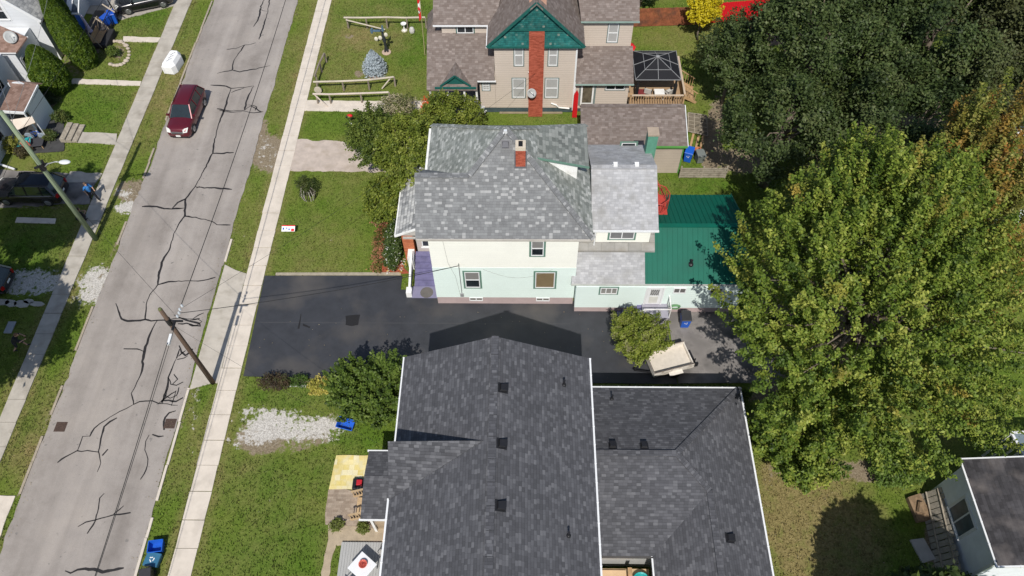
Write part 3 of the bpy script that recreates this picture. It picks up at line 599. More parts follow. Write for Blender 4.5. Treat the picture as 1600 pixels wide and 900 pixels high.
# side door with steps
dr = MB(); dr.box(7.47, 8.37, y0-.04, y0, .98, 2.72); D_ = dr.build('door', trimw, mint)
mb = MB(); mb.box(7.66, 8.18, y0-.052, y0-.041, 1.95, 2.55); mb.build('door_glass', glb, D_)
mb = MB(); mb.box(7.66, 8.18, y0-.05, y0-.041, 1.12, 1.8); mb.build('lower_panel', mat('panel_cream', (.6, .6, .55), .5), D_)
mb = MB()
for k in range(4): mb.beam((7.66+.13*k, y0-.06, 1.95), (7.79+.13*k, y0-.06, 2.55), .015, .015); mb.beam((7.79+.13*k, y0-.06, 1.95), (7.66+.13*k, y0-.06, 2.55), .015, .015)
mb.build('lattice', dark, D_)
mb = MB(); mb.box(7.36, 7.46, y0-.05, y0, .95, 2.74); mb.box(8.38, 8.48, y0-.05, y0, .95, 2.74); mb.build('casing', trimw, D_)
purp = mat('purple_grey_paint', (.16, .15, .27), .6, .12, 3, dirt=(.11, .105, .19), dscale=2); purp2 = mat('grey_violet_deck', (.30, .29, .34), .6, .1, 3)
mb = MB(); mb.box(7.3, 8.9, 24.75, y0, .86, .95); mb.build('landing', purp2, mint)
mb = MB(); mb.box(7.35, 8.85, 24.79, y0, .02, .86); mb.build('landing_side', mat('stair_skirt', (.36, .34, .37), .8, .1, 3), mint)
for k in range(5): m_ = MB(); m_.box(7.3-.29*(k+1), 7.3-.29*k-.004, 24.8, y0, -.0, .95-.17*(k+1)+.02); m_.build('step', purp, mint)
mb = MB(); mb.beam((8.86, 24.8, 1.85), (8.86, y0, 1.85), .06, .06)
for yy in (24.8, 25.1, 25.4, 25.7): mb.beam((8.86, yy, .95), (8.86, yy, 1.83), .045, .045, up=(0, 1, 0))
mb.beam((7.35, 24.78, 1.85), (8.86, 24.78, 1.85), .05, .05); mb.beam((7.35, 24.78, 1.85), (5.9, 24.78, .95), .05, .05); mb.beam((7.35, 24.78, .95), (7.35, 24.78, 1.85), .05, .05, up=(0, 1, 0)); mb.beam((5.9, 24.78, 0), (5.9, 24.78, .95), .05, .05, up=(0, 1, 0)); mb.build('handrail', white, mint)
# front porch (street side)
px0, px1 = -8.0, XL
mb = MB(); zp = 4.0
mb.shell([[(-8.05, 29.55, 2.95), (-8.05, 35.2, 2.95), (XL, 35.2, zp+.25), (XL, 29.55, zp+.25)]], .10); mb.build('porch_roof', shP, mint)
mb = MB(); mb.beam((-8.08, 29.5, 2.86), (-8.08, 35.2, 2.86), .1, .16); mb.beam((-8.1, 29.5, 2.88), (XL, 29.5, zp+.18), .08, .14); mb.build('porch_fascia', white, mint)
mb = MB(); mb.beam((-7.6, 29.5, 2.72), (XL, 29.5, 2.72), .1, .14); mb.prism([(-7.75, 29.62, 2.8), (XL, 29.62, 2.8), (XL, 29.62, 4.0)], (0, .1, 0)); mb.build('porch_beam', mat('porch_grey', (.42, .40, .37), .7), mint)
mb = MB(); mb.box(-6.9, XL, 29.9, 34.8, .2, 2.9); mb.build('porch_wall', siding('porch_siding', (.50, .45, .42), .2, .9), mint)
window(mint, (-6.55, 29.9, 1.35), EX, .95, 1.4, -EY, sill=True, sash='v', gm_=gl)
mb = MB(); mb.box(-7.75, -7.05, 29.75, 30.3, 0, 2.85); mb.build('brick_pier', tiles('orange_brick', [(0, (.36, .11, .05)), (1, (.50, .17, .08))], .22, .075, line=1.2, lw=.14, vline=1.15, bond=.5, seed=3), mint)
mb = MB(); mb.box(-7.75, -7.6, 30.3, 35, 0, .95); mb.build('porch_low_wall', MATS['orange_brick'], mint)
n = 6
for k in range(n):
    y_b = 29.8-.36*k; m_ = MB(); m_.box(-7.02, XL-.12, y_b-.36, y_b-.004, 0.0, .95-.16*k); m_.build('porch_step', purp, mint)
m_ = MB(); m_.box(-7.15, XL+.1, 26.75, 27.63, 0.03, .075); m_.build('step_pad', mat('violet_pad', (.22, .21, .31), .7), mint)
m_ = MB(); m_.lathe((-6.2, 27.15, .077), [(.42, 0), (.42, .012)], 14); m_.build('door_mat', mat('grey_mat', (.13, .12, .11), .95), mint)
mb = MB(); mb.box(-7.45, -7.1, 26.8, 27.25, 0, .55); mb.box(-7.48, -7.08, 29.0, 29.75, 0, 1.25); mb.prism([(-7.32, 27.25, .6), (-7.32, 29.0, 1.2), (-7.32, 29.0, .0), (-7.32, 27.25, .0)], (.09, 0, 0)); mb.beam((-7.15, 27.1, .95), (-7.15, 29.2, 1.75), .06, .06); mb.beam((-7.15, 27.1, .5), (-7.15, 27.1, .95), .06, .06, up=(0, 1, 0)); mb.build('stair_parapet', white, mint)
# red metal balcony stair at the back of the wing
rs = thing('balcony_stair', 'small red metal balcony with lattice railing beside the green metal roof', 'balcony', (8.2, 31, 0))
redm = mat('red_metal', (.42, .055, .04), .55, .15, 5)
mb = MB(); mb.box(7.52, 8.85, 30.3, 31.9, 4.05, 4.12); mb.build('platform', redm, rs)
def hoop(z): return [(7.55, 30.3, z), (8.4, 30.3, z), (8.85, 30.7, z), (8.95, 31.2, z), (8.75, 31.7, z), (8.3, 31.95, z), (7.6, 31.95, z)]
mb = MB(); H0 = hoop(5.05); mb.tube(H0, .03, 6); mb.tube(hoop(4.2), .025, 6)
L0 = hoop(4.2)
for i in range(len(H0)-1):
    for k in range(3):
        a = Vector(H0[i]).lerp(Vector(H0[i+1]), k/3); b2 = Vector(L0[i]).lerp(Vector(L0[i+1]), k/3); mb.tube([a, b2], .016, 5)
    mb.tube([H0[i], L0[i+1]], .014, 5); mb.tube([L0[i], H0[i+1]], .014, 5)
mb.build('railing', redm, rs)
mb = MB()
for x_, y_ in ((7.6, 30.4), (8.7, 30.7), (8.4, 31.8)): mb.tube([(x_, y_, 2.8), (x_, y_, 4.1)], .035, 6)
mb.build('support', redm, rs)
mb = MB(); mb.beam((8.2, 33.2, 4.6), (9.6, 32.2, 2.3), .07, .1); mb.beam((8.0, 32.6, 4.6), (9.2, 31.9, 2.6), .07, .1); mb.build('stair_stringer', mat('red_brown_wood', (.36, .12, .06), .7), rs)

# =============== dark roofed house in front ===============
D = thing('house', 'house with dark charcoal shingle gable roof, three black roof vents and a lower rear wing', 'house', (-1, 10, 0))
wd = siding('grey_siding', (.40, .40, .39), .2)
xW, xE, yF, xr, zr, ze = -5.90, 3.26, 18.42, -1.33, 9.25, 7.2
mb = MB(); wallbox(mb, -5.5, 2.86, -6, 18.05, 0, 7.15); mb.prism([(-5.5, 18.05, 7.15), (2.86, 18.05, 7.15), (xr, 18.05, 9.05)], (0, -.15, 0)); mb.build('wall', wd, D)
ys = -6.4
sw = (zr-ze)/(xr-xW)
Yn, zt = 13.22, 8.93; xd = -1.75; zd = ze+sw*(xd-xW)
Yt = 11.45
mb = MB().shell([[(xr, yF, zr), (xr, ys, zr), (xE, ys, ze), (xE, yF, ze)], [(xr, ys, zr), (xr, yF, zr), (xW, yF, ze), (xW, ys, ze)]], .14)
for k in range(24): mb.beam((xr, yF-k*1.02, zr+.03), (xr, yF-k*1.02-1.0, zr+.05), .34, .03)
mb.build('main_roof', shD, D)
mb = MB().shell([[(xW-.03, Yn, zt), (xW-.03, Yt-.25, ze+.015), (xd, Yn, zd+.03)]], .10); mb.build('west_gable_roof', tiles('dark_shingles_gable', [(0, (.052, .053, .058)), (.5, (.076, .077, .084)), (1, (.125, .126, .134))], .23, .145, seed=5, line=.6, lw=.12), D)  # gable tabs with a wider tone spread than the main roof
mb = MB(); mb.prism([(xW, Yn-.06, ze+.0), (xd-.5, Yn-.06, zd-.36), (xW, Yn-.06, zt-.16)], (0, -.1, 0)); mb.prism([(xW+.02, Yn-.16, ze-.1), (xW+.02, Yn-.16, zt-.14), (xW+.02, Yt, ze)], (.1, 0, 0)); mb.build('west_gable_wall', wd, D)
gutter(D, (xW-.03, 18.4, ze-.06), (xW-.03, Yn+.75, ze-.06)); gutter(D, (xW-.06, Yt-.2, ze-.06), (xW-.06, -6, ze-.06)); gutter(D, (xE+.04, 18.4, ze-.05), (xE+.04, -6, ze-.05))
nE = (-(ze-zr)/(xE-xr), 0, 1)
def onE(x_): return zr+(ze-zr)*(x_-xr)/(xE-xr)
for (u, v) in ((790, 606), (787, 693), (786, 790)):
    c = G(u, v, 9.1); c.x = xr+.42; vent(D, (c.x, c.y, onE(c.x)), nE, .37)
for (u, v) in ((881, 603), (888, 838)):
    c = G(u, v, 7.7); stack(D, (c.x, c.y, onE(c.x)), .42, .045)
for xx in (-3.9, .9): window(D, (xx+1.1, 18.05, 4.3), -EX, 1.0, 1.4, EY, sill=False)
# rear wing
zE = 3.2; y_n, y_s = 18.85, 9.95; zA = 4.95; xA = 7.5
NEc = (11.68, 18.85, zE); xEe = 11.68
sE = (zA-zE)/(xEe-xA); xB = 9.02; zB = zE+sE*(xEe-xB); xe_w = xB-(zB-zE)/((zA-zE)/4.5)
yv = y_s+(zB-zE)/((zA-zE)/4.45)
xwv = xB-(zB-zE)/((zA-zE)/4.45)
Ap = (xA, 14.4, zA); Bp = (xB, yv, zB)
mb = MB().shell([[(3.2, y_n, zE), NEc, Ap, (3.2, 14.4, zA)][::-1],
    [(3.2, 14.4, zA), Ap, Bp, (xwv, y_s, zE), (3.2, y_s, zE)][::-1],
    [NEc, (xEe, 3, zE), (xB, 3, zB), Bp, Ap][::-1],
    [Bp, (xB, 3, zB), (xwv, 3, zE), (xwv, y_s, zE)][::-1]], .12)
for p, q in (((3.3, 14.4, zA), Ap), (Ap, NEc), (Ap, Bp), (Bp, (xB, 3, zB))): ridge(mb, p, q, .3, .04)
mb.build('rear_roof', shD, D)
mb = MB(); mb.box(2.9, 11.3, 10.3, 18.45, 0, 3.1); mb.box(xwv+.35, 11.3, 3.2, 10.3, 0, 3.1); mb.build('rear_wall', wd, D)
gutter(D, (3.3, y_n+.05, zE-.06), (11.7, y_n+.05, zE-.06)); gutter(D, (xEe+.05, 18.9, zE-.06), (xEe+.05, 3, zE-.06)); gutter(D, (3.35, y_s-.04, zE-.06), (xwv, y_s-.04, zE-.06), mat('dark_gutter', (.08, .075, .07), .5)); gutter(D, (xwv-.04, y_s, zE-.06), (xwv-.04, 3, zE-.06))
nN = (0, (zA-zE)/4.45, 1)
for (u, v) in ((957, 688), (1006, 688)):
    c = G(u, v, 4.85); vent(D, (c.x, 14.85, zA-.393*.45), nN, .32)
c = G(957, 625, 3.8); stack(D, (c.x, 18.0, zE+.393*.85), .42, .045)
c = G(1141, 840, 4.1); vent(D, (c.x, c.y, zE+sE*(xEe-c.x)), (sE, 0, 1), .36)
# side porch
mb = MB(); zr_, ze_ = 3.35, 2.95; ya, yb, ym = 15.22, 11.68, 13.72
mb.shell([[(-8.0, ya, ze_), (-6.0, ya, ze_), (-6.0, ym, zr_), (-8.0, ym, zr_)][::-1], [(-8.0, ym, zr_), (-6.0, ym, zr_), (-6.0, yb, ze_), (-8.0, yb, ze_)][::-1]], .12); mb.build('porch_roof', shD, D)
gutter(D, (-8.05, ya+.03, ze_-.05), (-5.6, ya+.03, ze_-.05)); gutter(D, (-8.05, yb-.03, ze_-.05), (-5.6, yb-.03, ze_-.05))
mb = MB(); mb.box(-7.6, -5.5, 12.1, 14.9, 0, .92); mb.build('porch_floor', mat('porch_deck', (.35, .27, .18), .8, .2), D)
for yy in (12.0, 14.9): m_ = MB(); m_.box(-7.75, -7.62, yy-.06, yy+.06, .0, 2.9); m_.build('porch_post', white, D)
ck = mat('light_wood', (.46, .33, .19), .8, .2, 6)
st = thing('porch_stairs', 'light wooden porch stairs with slatted handrails between yellow slab and porch roof', 'stairs', (-8.5, 13, 0))
for k in range(4): m_ = MB(); m_.box(-7.75-.28*(k+1), -7.75-.28*k-.01, 12.6, 13.7, .80-.19*k-.03, .80-.19*k); m_.build('tread', ck, st)
for yy in (12.5, 13.75):
    m_ = MB(); m_.beam((-7.7, yy, 1.75), (-9.1, yy, .95), .09, .05); m_.beam((-7.7, yy, 1.0), (-9.1, yy, .2), .05, .16)
    for k in range(9): x_ = -7.75-.16*k; z_ = 1.72-.091*k; m_.beam((x_, yy, z_-.75), (x_, yy, z_), .045, .045, up=(0, 1, 0))
    m_.build('handrail', ck, st)

# =============== beige house with green gable ===============
B = thing('house', 'beige clapboard house with teal shingled gable and tall red brick chimney', 'house', (0, 47, 0))
bs = siding('beige_siding', (.55, .475, .405), .20, .86, .16, .04); Yb = 43.9
mb = MB(); wallbox(mb, -2.15, 3.72, Yb, 52, .5, 6.4); mb.prism([(-2.15, Yb, 6.4), (3.72, Yb, 6.4), (.78, Yb, 9.5)], (0, .15, 0)); mb.box(-3.3, -2.16, Yb+.01, 47, .5, 3.5)
mb.box(-6.0, -2.2, 46.3, 52, 0, 6.25); mb.box(3.73, 7.78, 46.3, 53, 0, 6.3); mb.box(3.8, 7.72, 44.0, 46.28, .35, 3.2); mb.build('wall', bs, B)
mb = MB(); mb.box(-3.2, 3.68, Yb+.05, 50, 0, .5); mb.box(3.8, 7.7, 44.05, 47, 0, .35); mb.build('foundation', mat('dark_foundation', (.05, .075, .08), .8, .3), B)
MB().box(-1.9, 2.9, 43.78, 43.88, -.02, .1).build('footing', mat('footing', (.3, .24, .16), .9), B)
teal = tiles('teal_shakes', [(0, (.010, .085, .08)), (.6, (.016, .125, .115)), (.93, (.02, .15, .14)), (1, (.22, .24, .2))], .16, .16, seed=21, line=.6, lw=.15, wear=.3, stain=((.05, .14, .12), 2.5))
mb = MB(); mb.add([(-2.5, Yb-.32, 6.32), (4.05, Yb-.32, 6.32), (2.95, Yb-.03, 7.5), (-1.35, Yb-.03, 7.5)], [(0, 1, 2, 3)]); mb.add([(-2.5, Yb-.32, 6.32), (4.05, Yb-.32, 6.32), (4.05, Yb, 6.3), (-2.5, Yb, 6.3)], [(0, 3, 2, 1)]); mb.prism([(-1.36, Yb-.06, 7.5), (2.94, Yb-.06, 7.5), (.78, Yb-.06, 9.55)], (0, .06, 0)); mb.build('gable_shakes', teal, B)
mb = MB(); mb.beam((-2.62, Yb-.36, 6.30), (.78, Yb-.28, 9.72), .10, .18); mb.beam((4.18, Yb-.36, 6.30), (.78, Yb-.28, 9.72), .10, .18); mb.beam((-2.55, Yb-.36, 6.28), (4.1, Yb-.36, 6.28), .08, .12); mb.beam((-1.35, Yb-.12, 7.5), (2.92, Yb-.12, 7.5), .08, .08); mb.build('gable_trim', dkgreen, B)
mb = MB(); mb.box(.30, 1.36, Yb-.46, Yb+.02, 0, 7.42); ch = mb.build('chimney', brick, B)
mb = MB(); mb.box(.3, 1.45, 44.35, 45.0, 8.3, 9.75); mb.build('chimney_top', mat('pink_render', (.50, .30, .22), .9, .15), ch)
mb = MB(); mb.shell([[(.78, Yb-.34, 9.75), (.78, 50, 9.75), (4.2, 50, 6.28), (4.2, Yb-.34, 6.28)], [(.78, 50, 9.75), (.78, Yb-.34, 9.75), (-2.64, Yb-.34, 6.28), (-2.64, 50, 6.28)]], .12); mb.build('gable_roof', shB, B)
mb = MB(); k_ = .78
mb.shell([[(-6.55, 46.05, 6.3), (-2.2, 46.05, 6.3), (-1.0, 49.8, 9.2), (-6.55, 49.8, 9.2)]], .12); mb.shell([[(4.0, 46.0, 6.62), (8.12, 46.0, 6.62), (8.12, 49.8, 9.4), (3.4, 49.8, 9.4)]], .12)
mb.shell([[(-6.55, 49.8, 9.2), (8.12, 49.8, 9.2), (8.12, 53.6, 6.4), (-6.55, 53.6, 6.4)]], .12); mb.build('main_roof', shB, B)
mb = MB(); mb.shell([[(-7.1, 42.9, 3.1), (-3.42, 42.9, 3.1), (-3.42, 43.45, 3.47), (-2.2, 43.45, 3.47), (-2.2, 46.3, 5.42), (-6.4, 46.3, 5.42), (-7.1, 46.3, 5.42)]], .12); mb.build('lower_roof', shB, B); mb = MB(); mb.shell([[(3.74, 43.55, 3.08), (7.95, 43.55, 3.08), (7.95, 46.3, 4.28), (3.74, 46.3, 4.28)]], .12); mb.build('lower_roof', shB, B); mb = MB()
mb.shell([[(-7.1, 46.3, 5.42), (-6.02, 46.3, 5.42), (-6.02, 51, 5.42), (-7.6, 51, 3.6)]], .1); mb.build('lower_roof', shB, B)
gutter(B, (-6.55, 46.0, 6.22), (-2.3, 46.0, 6.22)); gutter(B, (4.0, 45.96, 6.55), (8.12, 45.96, 6.55), mat('gutter_green', (.25, .34, .3), .5)); gutter(B, (3.74, 43.5, 3.02), (7.95, 43.5, 3.02), MATS['gutter_green']); gutter(B, (-3.4, 43.42, 3.4), (-2.1, 43.42, 3.4)); gutter(B, (-2.66, 43.6, 6.2), (-2.66, 46, 6.2))
mb = MB(); mb.prism([(-5.9, 43.2, 3.35), (-4.1, 43.2, 3.35), (-5.0, 43.2, 4.05)], (0, .1, 0)); pe = mb.build('porch_pediment', dkgreen, B)
mb = MB(); mb.shell([[(-6.05, 43.1, 3.3), (-5.0, 43.1, 4.2), (-5.0, 44.6, 4.24), (-6.05, 43.5, 3.35)], [(-5.0, 43.1, 4.2), (-3.95, 43.1, 3.3), (-3.95, 43.5, 3.35), (-5.0, 44.6, 4.24)]], .06); mb.build('pediment_roof', shB, B)
mb = MB(); mb.beam((-6.1, 43.05, 3.28), (-5.0, 43.05, 4.2), .07, .12); mb.beam((-3.9, 43.05, 3.28), (-5.0, 43.05, 4.2), .07, .12); mb.beam((-6.5, 42.95, 3.2), (-3.5, 42.95, 3.2), .1, .14); mb.build('pediment_trim', dkgreen, B)
for x_ in (-6.9, -5.6, -4.4, -3.5): m_ = MB(); m_.box(x_-.07, x_+.07, 43.1, 43.24, 0, 3.0); m_.build('porch_post', white, B)
mb = MB(); mb.box(-6.95, -3.45, 43.0, 46.2, .1, .6); mb.build('porch_floor', mat('porch_floor_grey', (.25, .24, .23), .8), B)
gg = mat('grey_green_trim', (.17, .21, .20), .6)
for xa in (-.72, 1.70): window(B, (xa, Yb, 4.45), EX, .62, 1.8, -EY, cas=gg, cw=.08, sill=False, gm_=glb)
for xa in (-.88, 1.54): window(B, (xa, Yb, 1.5), EX, .92, 1.78, -EY, cas=gg, cw=.08, sill=False, gm_=glb)
window(B, (-3.1, Yb+.01, 2.18), EX, .52, .92, -EY, cas=gg, cw=.07, sill=False, sash='g', gm_=glb)
window(B, (-4.9, 46.3, 5.42), EX, 1.2, .62, -EY, cas=dkgreen, cw=.08, sill=False, sash='v', gm_=gl)
window(B, (6.02, 46.3, 4.62), EX, .72, 1.6, -EY, cas=gg, cw=.07, sill=False, gm_=glb)
window(B, (6.0, 44.0, 2.15), EX, 1.4, .75, -EY, cas=gg, cw=.07, sill=False, sash='v', gm_=gl)
mb = MB(); mb.box(4.2, 5.15, 43.95, 43.99, .75, 2.75); D_ = mb.build('door', white, B); mb = MB(); mb.box(4.32, 5.03, 43.935, 43.949, .95, 2.6); mb.build('door_glass', mat('door_glass_brown', (.12, .10, .07), .2, .5), D_)
mb = MB(); mb.box(4.05, 4.19, 43.93, 43.99, .7, 2.9); mb.box(5.16, 5.3, 43.93, 43.99, .7, 2.9); mb.box(4.19, 5.16, 43.93, 43.99, 2.76, 2.9); mb.build('casing', gg, D_)
dish(B, (.50, Yb-.8, 2.6), (0.35, -.8, .5), .34)
mb = MB(); mb.tube([(2.0, 43.82, 1.0), (2.4, 43.8, .85), (2.6, 43.8, .6), (3.4, 43.8, .5)], .06, 8); mb.build('vent_pipe', white, B)
mb = MB(); mb.tube([(0.25, 43.6, 4.1), (1.1, 43.55, 4.15), (1.15, 43.5, 3.8)], .03, 6); mb.tube([(3.75, 43.83, 3.0), (3.75, 43.83, .3)], .05, 8); mb.box(3.6, 3.72, 43.8, 43.88, .3, 6.2); mb.build('wall_bracket', trimw, B)
# red kayak-like boards leaning at the corner
rk = MB(); rk.prism([(3.62, 43.35, .0), (3.98, 43.35, .0), (3.98, 43.35, 2.3), (3.86, 43.35, 2.6), (3.66, 43.35, 2.2)], (0, .12, 0)); tag(rk.build('board', mat('red_plastic', (.55, .012, .018), .4), loc=(3.8, 43.3, 0)), 'tall red board leaning by the corner of the garage and beige house', 'board')
rk = MB(); rk.lathe((8.0, 48.6, 2.4), [(.02, .35), (.35, .2), (.6, 0)], 8); rk2 = rk.build; tp = thing('parasol', 'red parasol showing behind the black gazebo', 'parasol', (8.0, 48.6, 0)); rk.build('canopy', mat('red_fabric', (.6, .015, .02), .7), tp); MB().tube([(8.0, 48.6, 0), (8.0, 48.6, 2.9)], .03).build('pole', steel, tp)

# =============== garage ===============
Ga = thing('garage', 'low beige garage with long brown shingle roof and green fascia', 'garage', (7.5, 39, 0))
mb = MB(); wallbox(mb, 4.3, 10.95, 37.66, 40.8, 0, 2.75); mb.prism([(10.95, 37.66, 2.75), (10.95, 40.8, 2.75), (10.95, 40.8, 3.2), (10.95, 40.35, 3.6)], (-.15, 0, 0)); mb.build('wall', siding('garage_siding', (.44, .375, .31), .16, .8, .16), Ga)
mb = MB(); mb.shell([[(3.9, 37.35, 2.98), (11.12, 37.35, 2.98), (11.12, 40.35, 3.86), (3.9, 40.35, 3.86)], [(3.9, 40.35, 3.86), (11.12, 40.35, 3.86), (11.05, 40.95, 3.35), (3.9, 40.95, 3.35)]], .12); ridge(mb, (3.95, 40.35, 3.86), (11.1, 40.35, 3.86), .3, .05); mb.build('roof', shB, Ga)
mb = MB(); mb.beam((3.9, 37.32, 2.88), (11.15, 37.32, 2.88), .06, .16); mb.box(10.96, 11.02, 37.6, 37.75, 0, 2.7); mb.build('fascia', mat('bright_green_trim', (.10, .30, .07), .5), Ga)
mb = MB(); mb.beam((11.16, 37.3, 2.95), (11.16, 40.35, 3.85), .05, .12); mb.beam((11.16, 40.35, 3.85), (11.1, 40.95, 3.35), .05, .12); mb.build('bargeboard', trimw, Ga)
# =============== left houses ===============
lw = siding('white_siding', (.66, .68, .70), .13, .86, .16, .04)
H1 = thing('house', 'white house with a sunlit shingled gable and pale grey roof behind the tall hedges', 'house', (-41, 52, 0))
mb = MB(); Yh = 50.2; apx = -42.3
mb.box(-46.6, -38.0, Yh, 60, 0, 3.9); mb.prism([(-46.6, Yh, 3.9), (-38.0, Yh, 3.9), (apx, Yh, 8.1)], (0, .15, 0)); mb.build('wall', lw, H1)
sr = (8.1-3.9)/(4.3)
mb = MB(); mb.shell([[(apx, Yh-.15, 8.25), (-37.7, Yh-.15, 8.25-sr*4.6), (-37.7, 60.3, 8.25-sr*4.6), (apx, 60.3, 8.25)], [(apx, 60.3, 8.25), (-46.9, 60.3, 8.25-sr*4.6), (-46.9, Yh-.15, 8.25-sr*4.6), (apx, Yh-.15, 8.25)]], .1); mb.build('roof', tiles('pale_house_shingles', [(0, (.22, .225, .23)), (1, (.42, .42, .41))], .3, .2, seed=31, line=.75), H1)
mb = MB(); mb.beam((-37.66, Yh-.2, 8.25-sr*4.64), (apx, Yh-.2, 8.28), .06, .24); mb.box(-38.06, -37.94, Yh-.06, Yh+.06, 0, 3.95); mb.build('corner_trim', trimw, H1); gutter(H1, (-37.62, Yh-.1, 3.62), (-37.62, 60, 3.62), dark)
window(H1, VY(-4, 30, Yh), EX, .95, 1.5, -EY, cas=trimw, cw=.16, sill=True)
H2 = thing('house', 'white bungalow extension with brown shingle roof and a satellite dish on its corner', 'house', (-40, 47, 0))
mb = MB(); mb.box(-46, -38.95, 47.0, 50.1, 0, 3.1); mb.box(-46, -39.6, 42.0, 46.59, 0, 3.4); mb.build('wall', lw, H2)
mb = MB(); mb.shell([[G(-60, 82, 3.3), G(25, 82, 3.3), G(42, 58, 3.8), G(0, 40, 4.2), G(-60, 40, 4.2)]], .12); mb.build('roof', tiles('red_brown_shingles', [(0, (.17, .105, .08)), (1, (.27, .18, .145))], .3, .17, seed=33, line=.8), H2)
gutter(H2, G(26, 82, 3.24), G(43, 58, 3.74)); gutter(H2, G(-60, 83, 3.24), G(25, 83, 3.24))
window(H2, (-38.94, 47.3, 1.0), EY, 1.7, 1.3, EX, cas=trimw, sash='v', cw=.12)
window(H2, (-39.59, 43.6, 1.7), EY, 1.3, 1.4, EX, cas=trimw, sash='v', cw=.14)
dish(H2, (-39.0, 47.7, 4.0), (.5, -.5, .75), .45)
# entry porch
E1 = thing('entry_porch', 'small entry porch with brown shingle roof and pale gable wall', 'porch', (-37.2, 42.3, 0))
mb = MB(); mb.prism([(-38.3, 43.9, 0), (-36.3, 43.9, 0), (-36.3, 43.9, 2.3), (-37.4, 43.9, 3.0), (-38.3, 43.9, 2.9)], (0, -.12, 0)); mb.box(-36.42, -36.3, 41.6, 43.78, 0, 2.3); mb.build('wall', lw, E1)
mb = MB(); mb.shell([[(-37.9, 41.1, 2.75), (-36.25, 41.1, 2.55), (-36.25, 43.9, 2.7), (-37.9, 43.4, 2.9)]], .1); mb.shell([[(-38.4, 44.1, 3.0), (-36.1, 44.3, 2.5), (-36.25, 43.9, 2.72), (-37.9, 43.4, 2.92)]], .06); mb.build('roof', MATS['red_brown_shingles'], E1)
mb = MB(); mb.beam((-38.0, 41.05, 2.66), (-36.2, 41.05, 2.5), .08, .2); mb.beam((-36.2, 41.0, 2.5), (-36.2, 43.9, 2.62), .08, .16); mb.build('fascia', trimw, E1)
for x_, y_ in ((-37.8, 41.2), (-36.35, 41.2)): m_ = MB(); m_.box(x_-.05, x_+.05, y_-.05, y_+.05, 0, 2.5); m_.build('post', trimw, E1)
H3 = thing('house', 'white house with tall pale-framed window behind the green utility pole', 'house', (-42, 38, 0))
mb = MB(); mb.box(-48, -38.35, 30, 41.3, 0, 5.2); mb.build('wall', lw, H3)
mb = MB(); mb.shell([[(-38.0, 29.7, 5.1), (-38.0, 41.6, 5.1), (-43, 41.6, 8), (-43, 29.7, 8)], [(-43, 29.7, 8), (-43, 41.6, 8), (-48, 41.6, 5.1), (-48, 29.7, 5.1)]], .12); mb.build('roof', shG, H3)
window(H3, (-38.34, 38.9, .9), EY, 1.5, 1.7, EX, cas=trimw, sash='v', cw=.16); window(H3, (-38.34, 36.4, 2.6), EY, 1.2, 1.5, EX, cas=trimw, sash='h', cw=.14)
mb = MB(); mb.beam((-38.3, 38.2, .25), (-36.9, 37.7, .2), .12, .1); mb.beam((-38.28, 38.4, 0.3), (-38.28, 38.4, 5), .1, .1, up=(0, 1, 0)); mb.build('downpipe', trimw, H3)
H0_ = thing('house', 'white house at the top left with blue front door and grey porch roof', 'house', (-38.5, 57, 0))
mb = MB(); mb.box(-46, -38.2, 54.3, 66, 0, 6); mb.box(-38.19, -36.4, 57.4, 66, 0, 6); mb.build('wall', lw, H0_)
mb = MB(); mb.shell([[(-37.25, 52.45, 2.75), (-36.05, 52.45, 2.75), (-36.6, 55.4, 3.5), (-37.8, 55.4, 3.5)]], .08); mb.build('porch_roof', tiles('blue_grey_shingles', [(0, (.07, .09, .11)), (1, (.14, .165, .19))], .3, .2, seed=35), H0_)
mb = MB(); mb.beam((-36.0, 52.4, 2.75), (-36.55, 55.4, 3.5), .08, .1); mb.beam((-37.3, 52.42, 2.7), (-36.0, 52.42, 2.7), .1, .12); mb.prism([(-37.0, 52.5, 2.83), (-36.6, 52.5, 2.83), (-36.75, 55, 3.48), (-37.4, 55, 3.48)], (0, 0, .02)); mb.build('porch_trim', trimw, H0_)
mb = MB(); mb.box(-37.15, -37.1, 52.6, 54.3, 0, 2.7); mb.build('porch_side', lw, H0_)
mb = MB(); mb.obox((-37.09, 52.95, .35), EY, EZ, EX, (0, .95), (0, 2.0), (0, .06)); mb.build('front_door', mat('blue_door', (.02, .09, .32), .4), H0_)
window(H0_, (-36.39, 57.6, 2.2), EY, 1.0, 1.9, EX, cas=trimw, cw=.12); window(H0_, (-38.19, 55.3, 1.6), EY, .5, .6, EX, cas=trimw, cw=.08, sash='')
# =============== bottom right house ===============
BR = thing('house', 'white house with dark roof in the lower right corner', 'house', (24, 10, 0))
wB = mat('white_stucco', (.80, .83, .88), .7, .07, 1.5, .2, 30)
xw_ = 21.98
mb = MB(); mb.box(xw_, 32, 9.75, 14.4, 0, 3.75); mb.build('wall', wB, BR)
mb = MB(); mb.shell([[(21.85, 14.6, 3.95), (32, 14.6, 5.2), (32, 9.5, 5.2), (21.85, 9.5, 3.95)][::-1]], .14); mb.build('roof', shBk, BR)
gutter(BR, (21.8, 14.65, 3.88), (21.8, 9.45, 3.88)); gutter(BR, (21.8, 9.44, 3.88), (28, 9.44, 4.6)); gutter(BR, (21.8, 14.64, 3.95), (28, 14.64, 4.7), sz=.06)
mb = MB(); mb.box(21.9, xw_, 9.6, 9.75, 0, 3.7); mb.build('corner_trim', trimw, BR)
wdw = window(BR, (xw_, 13.05, 1.25), -EY, 1.55, 1.75, -EX, gm_=mat('painted_sky_glass', (.07, .10, .12), .35, .3), fm=trimw, cas=trimw, cw=.09, sash='', sill=True)  # sky reflection put into the pane as a bluish colour
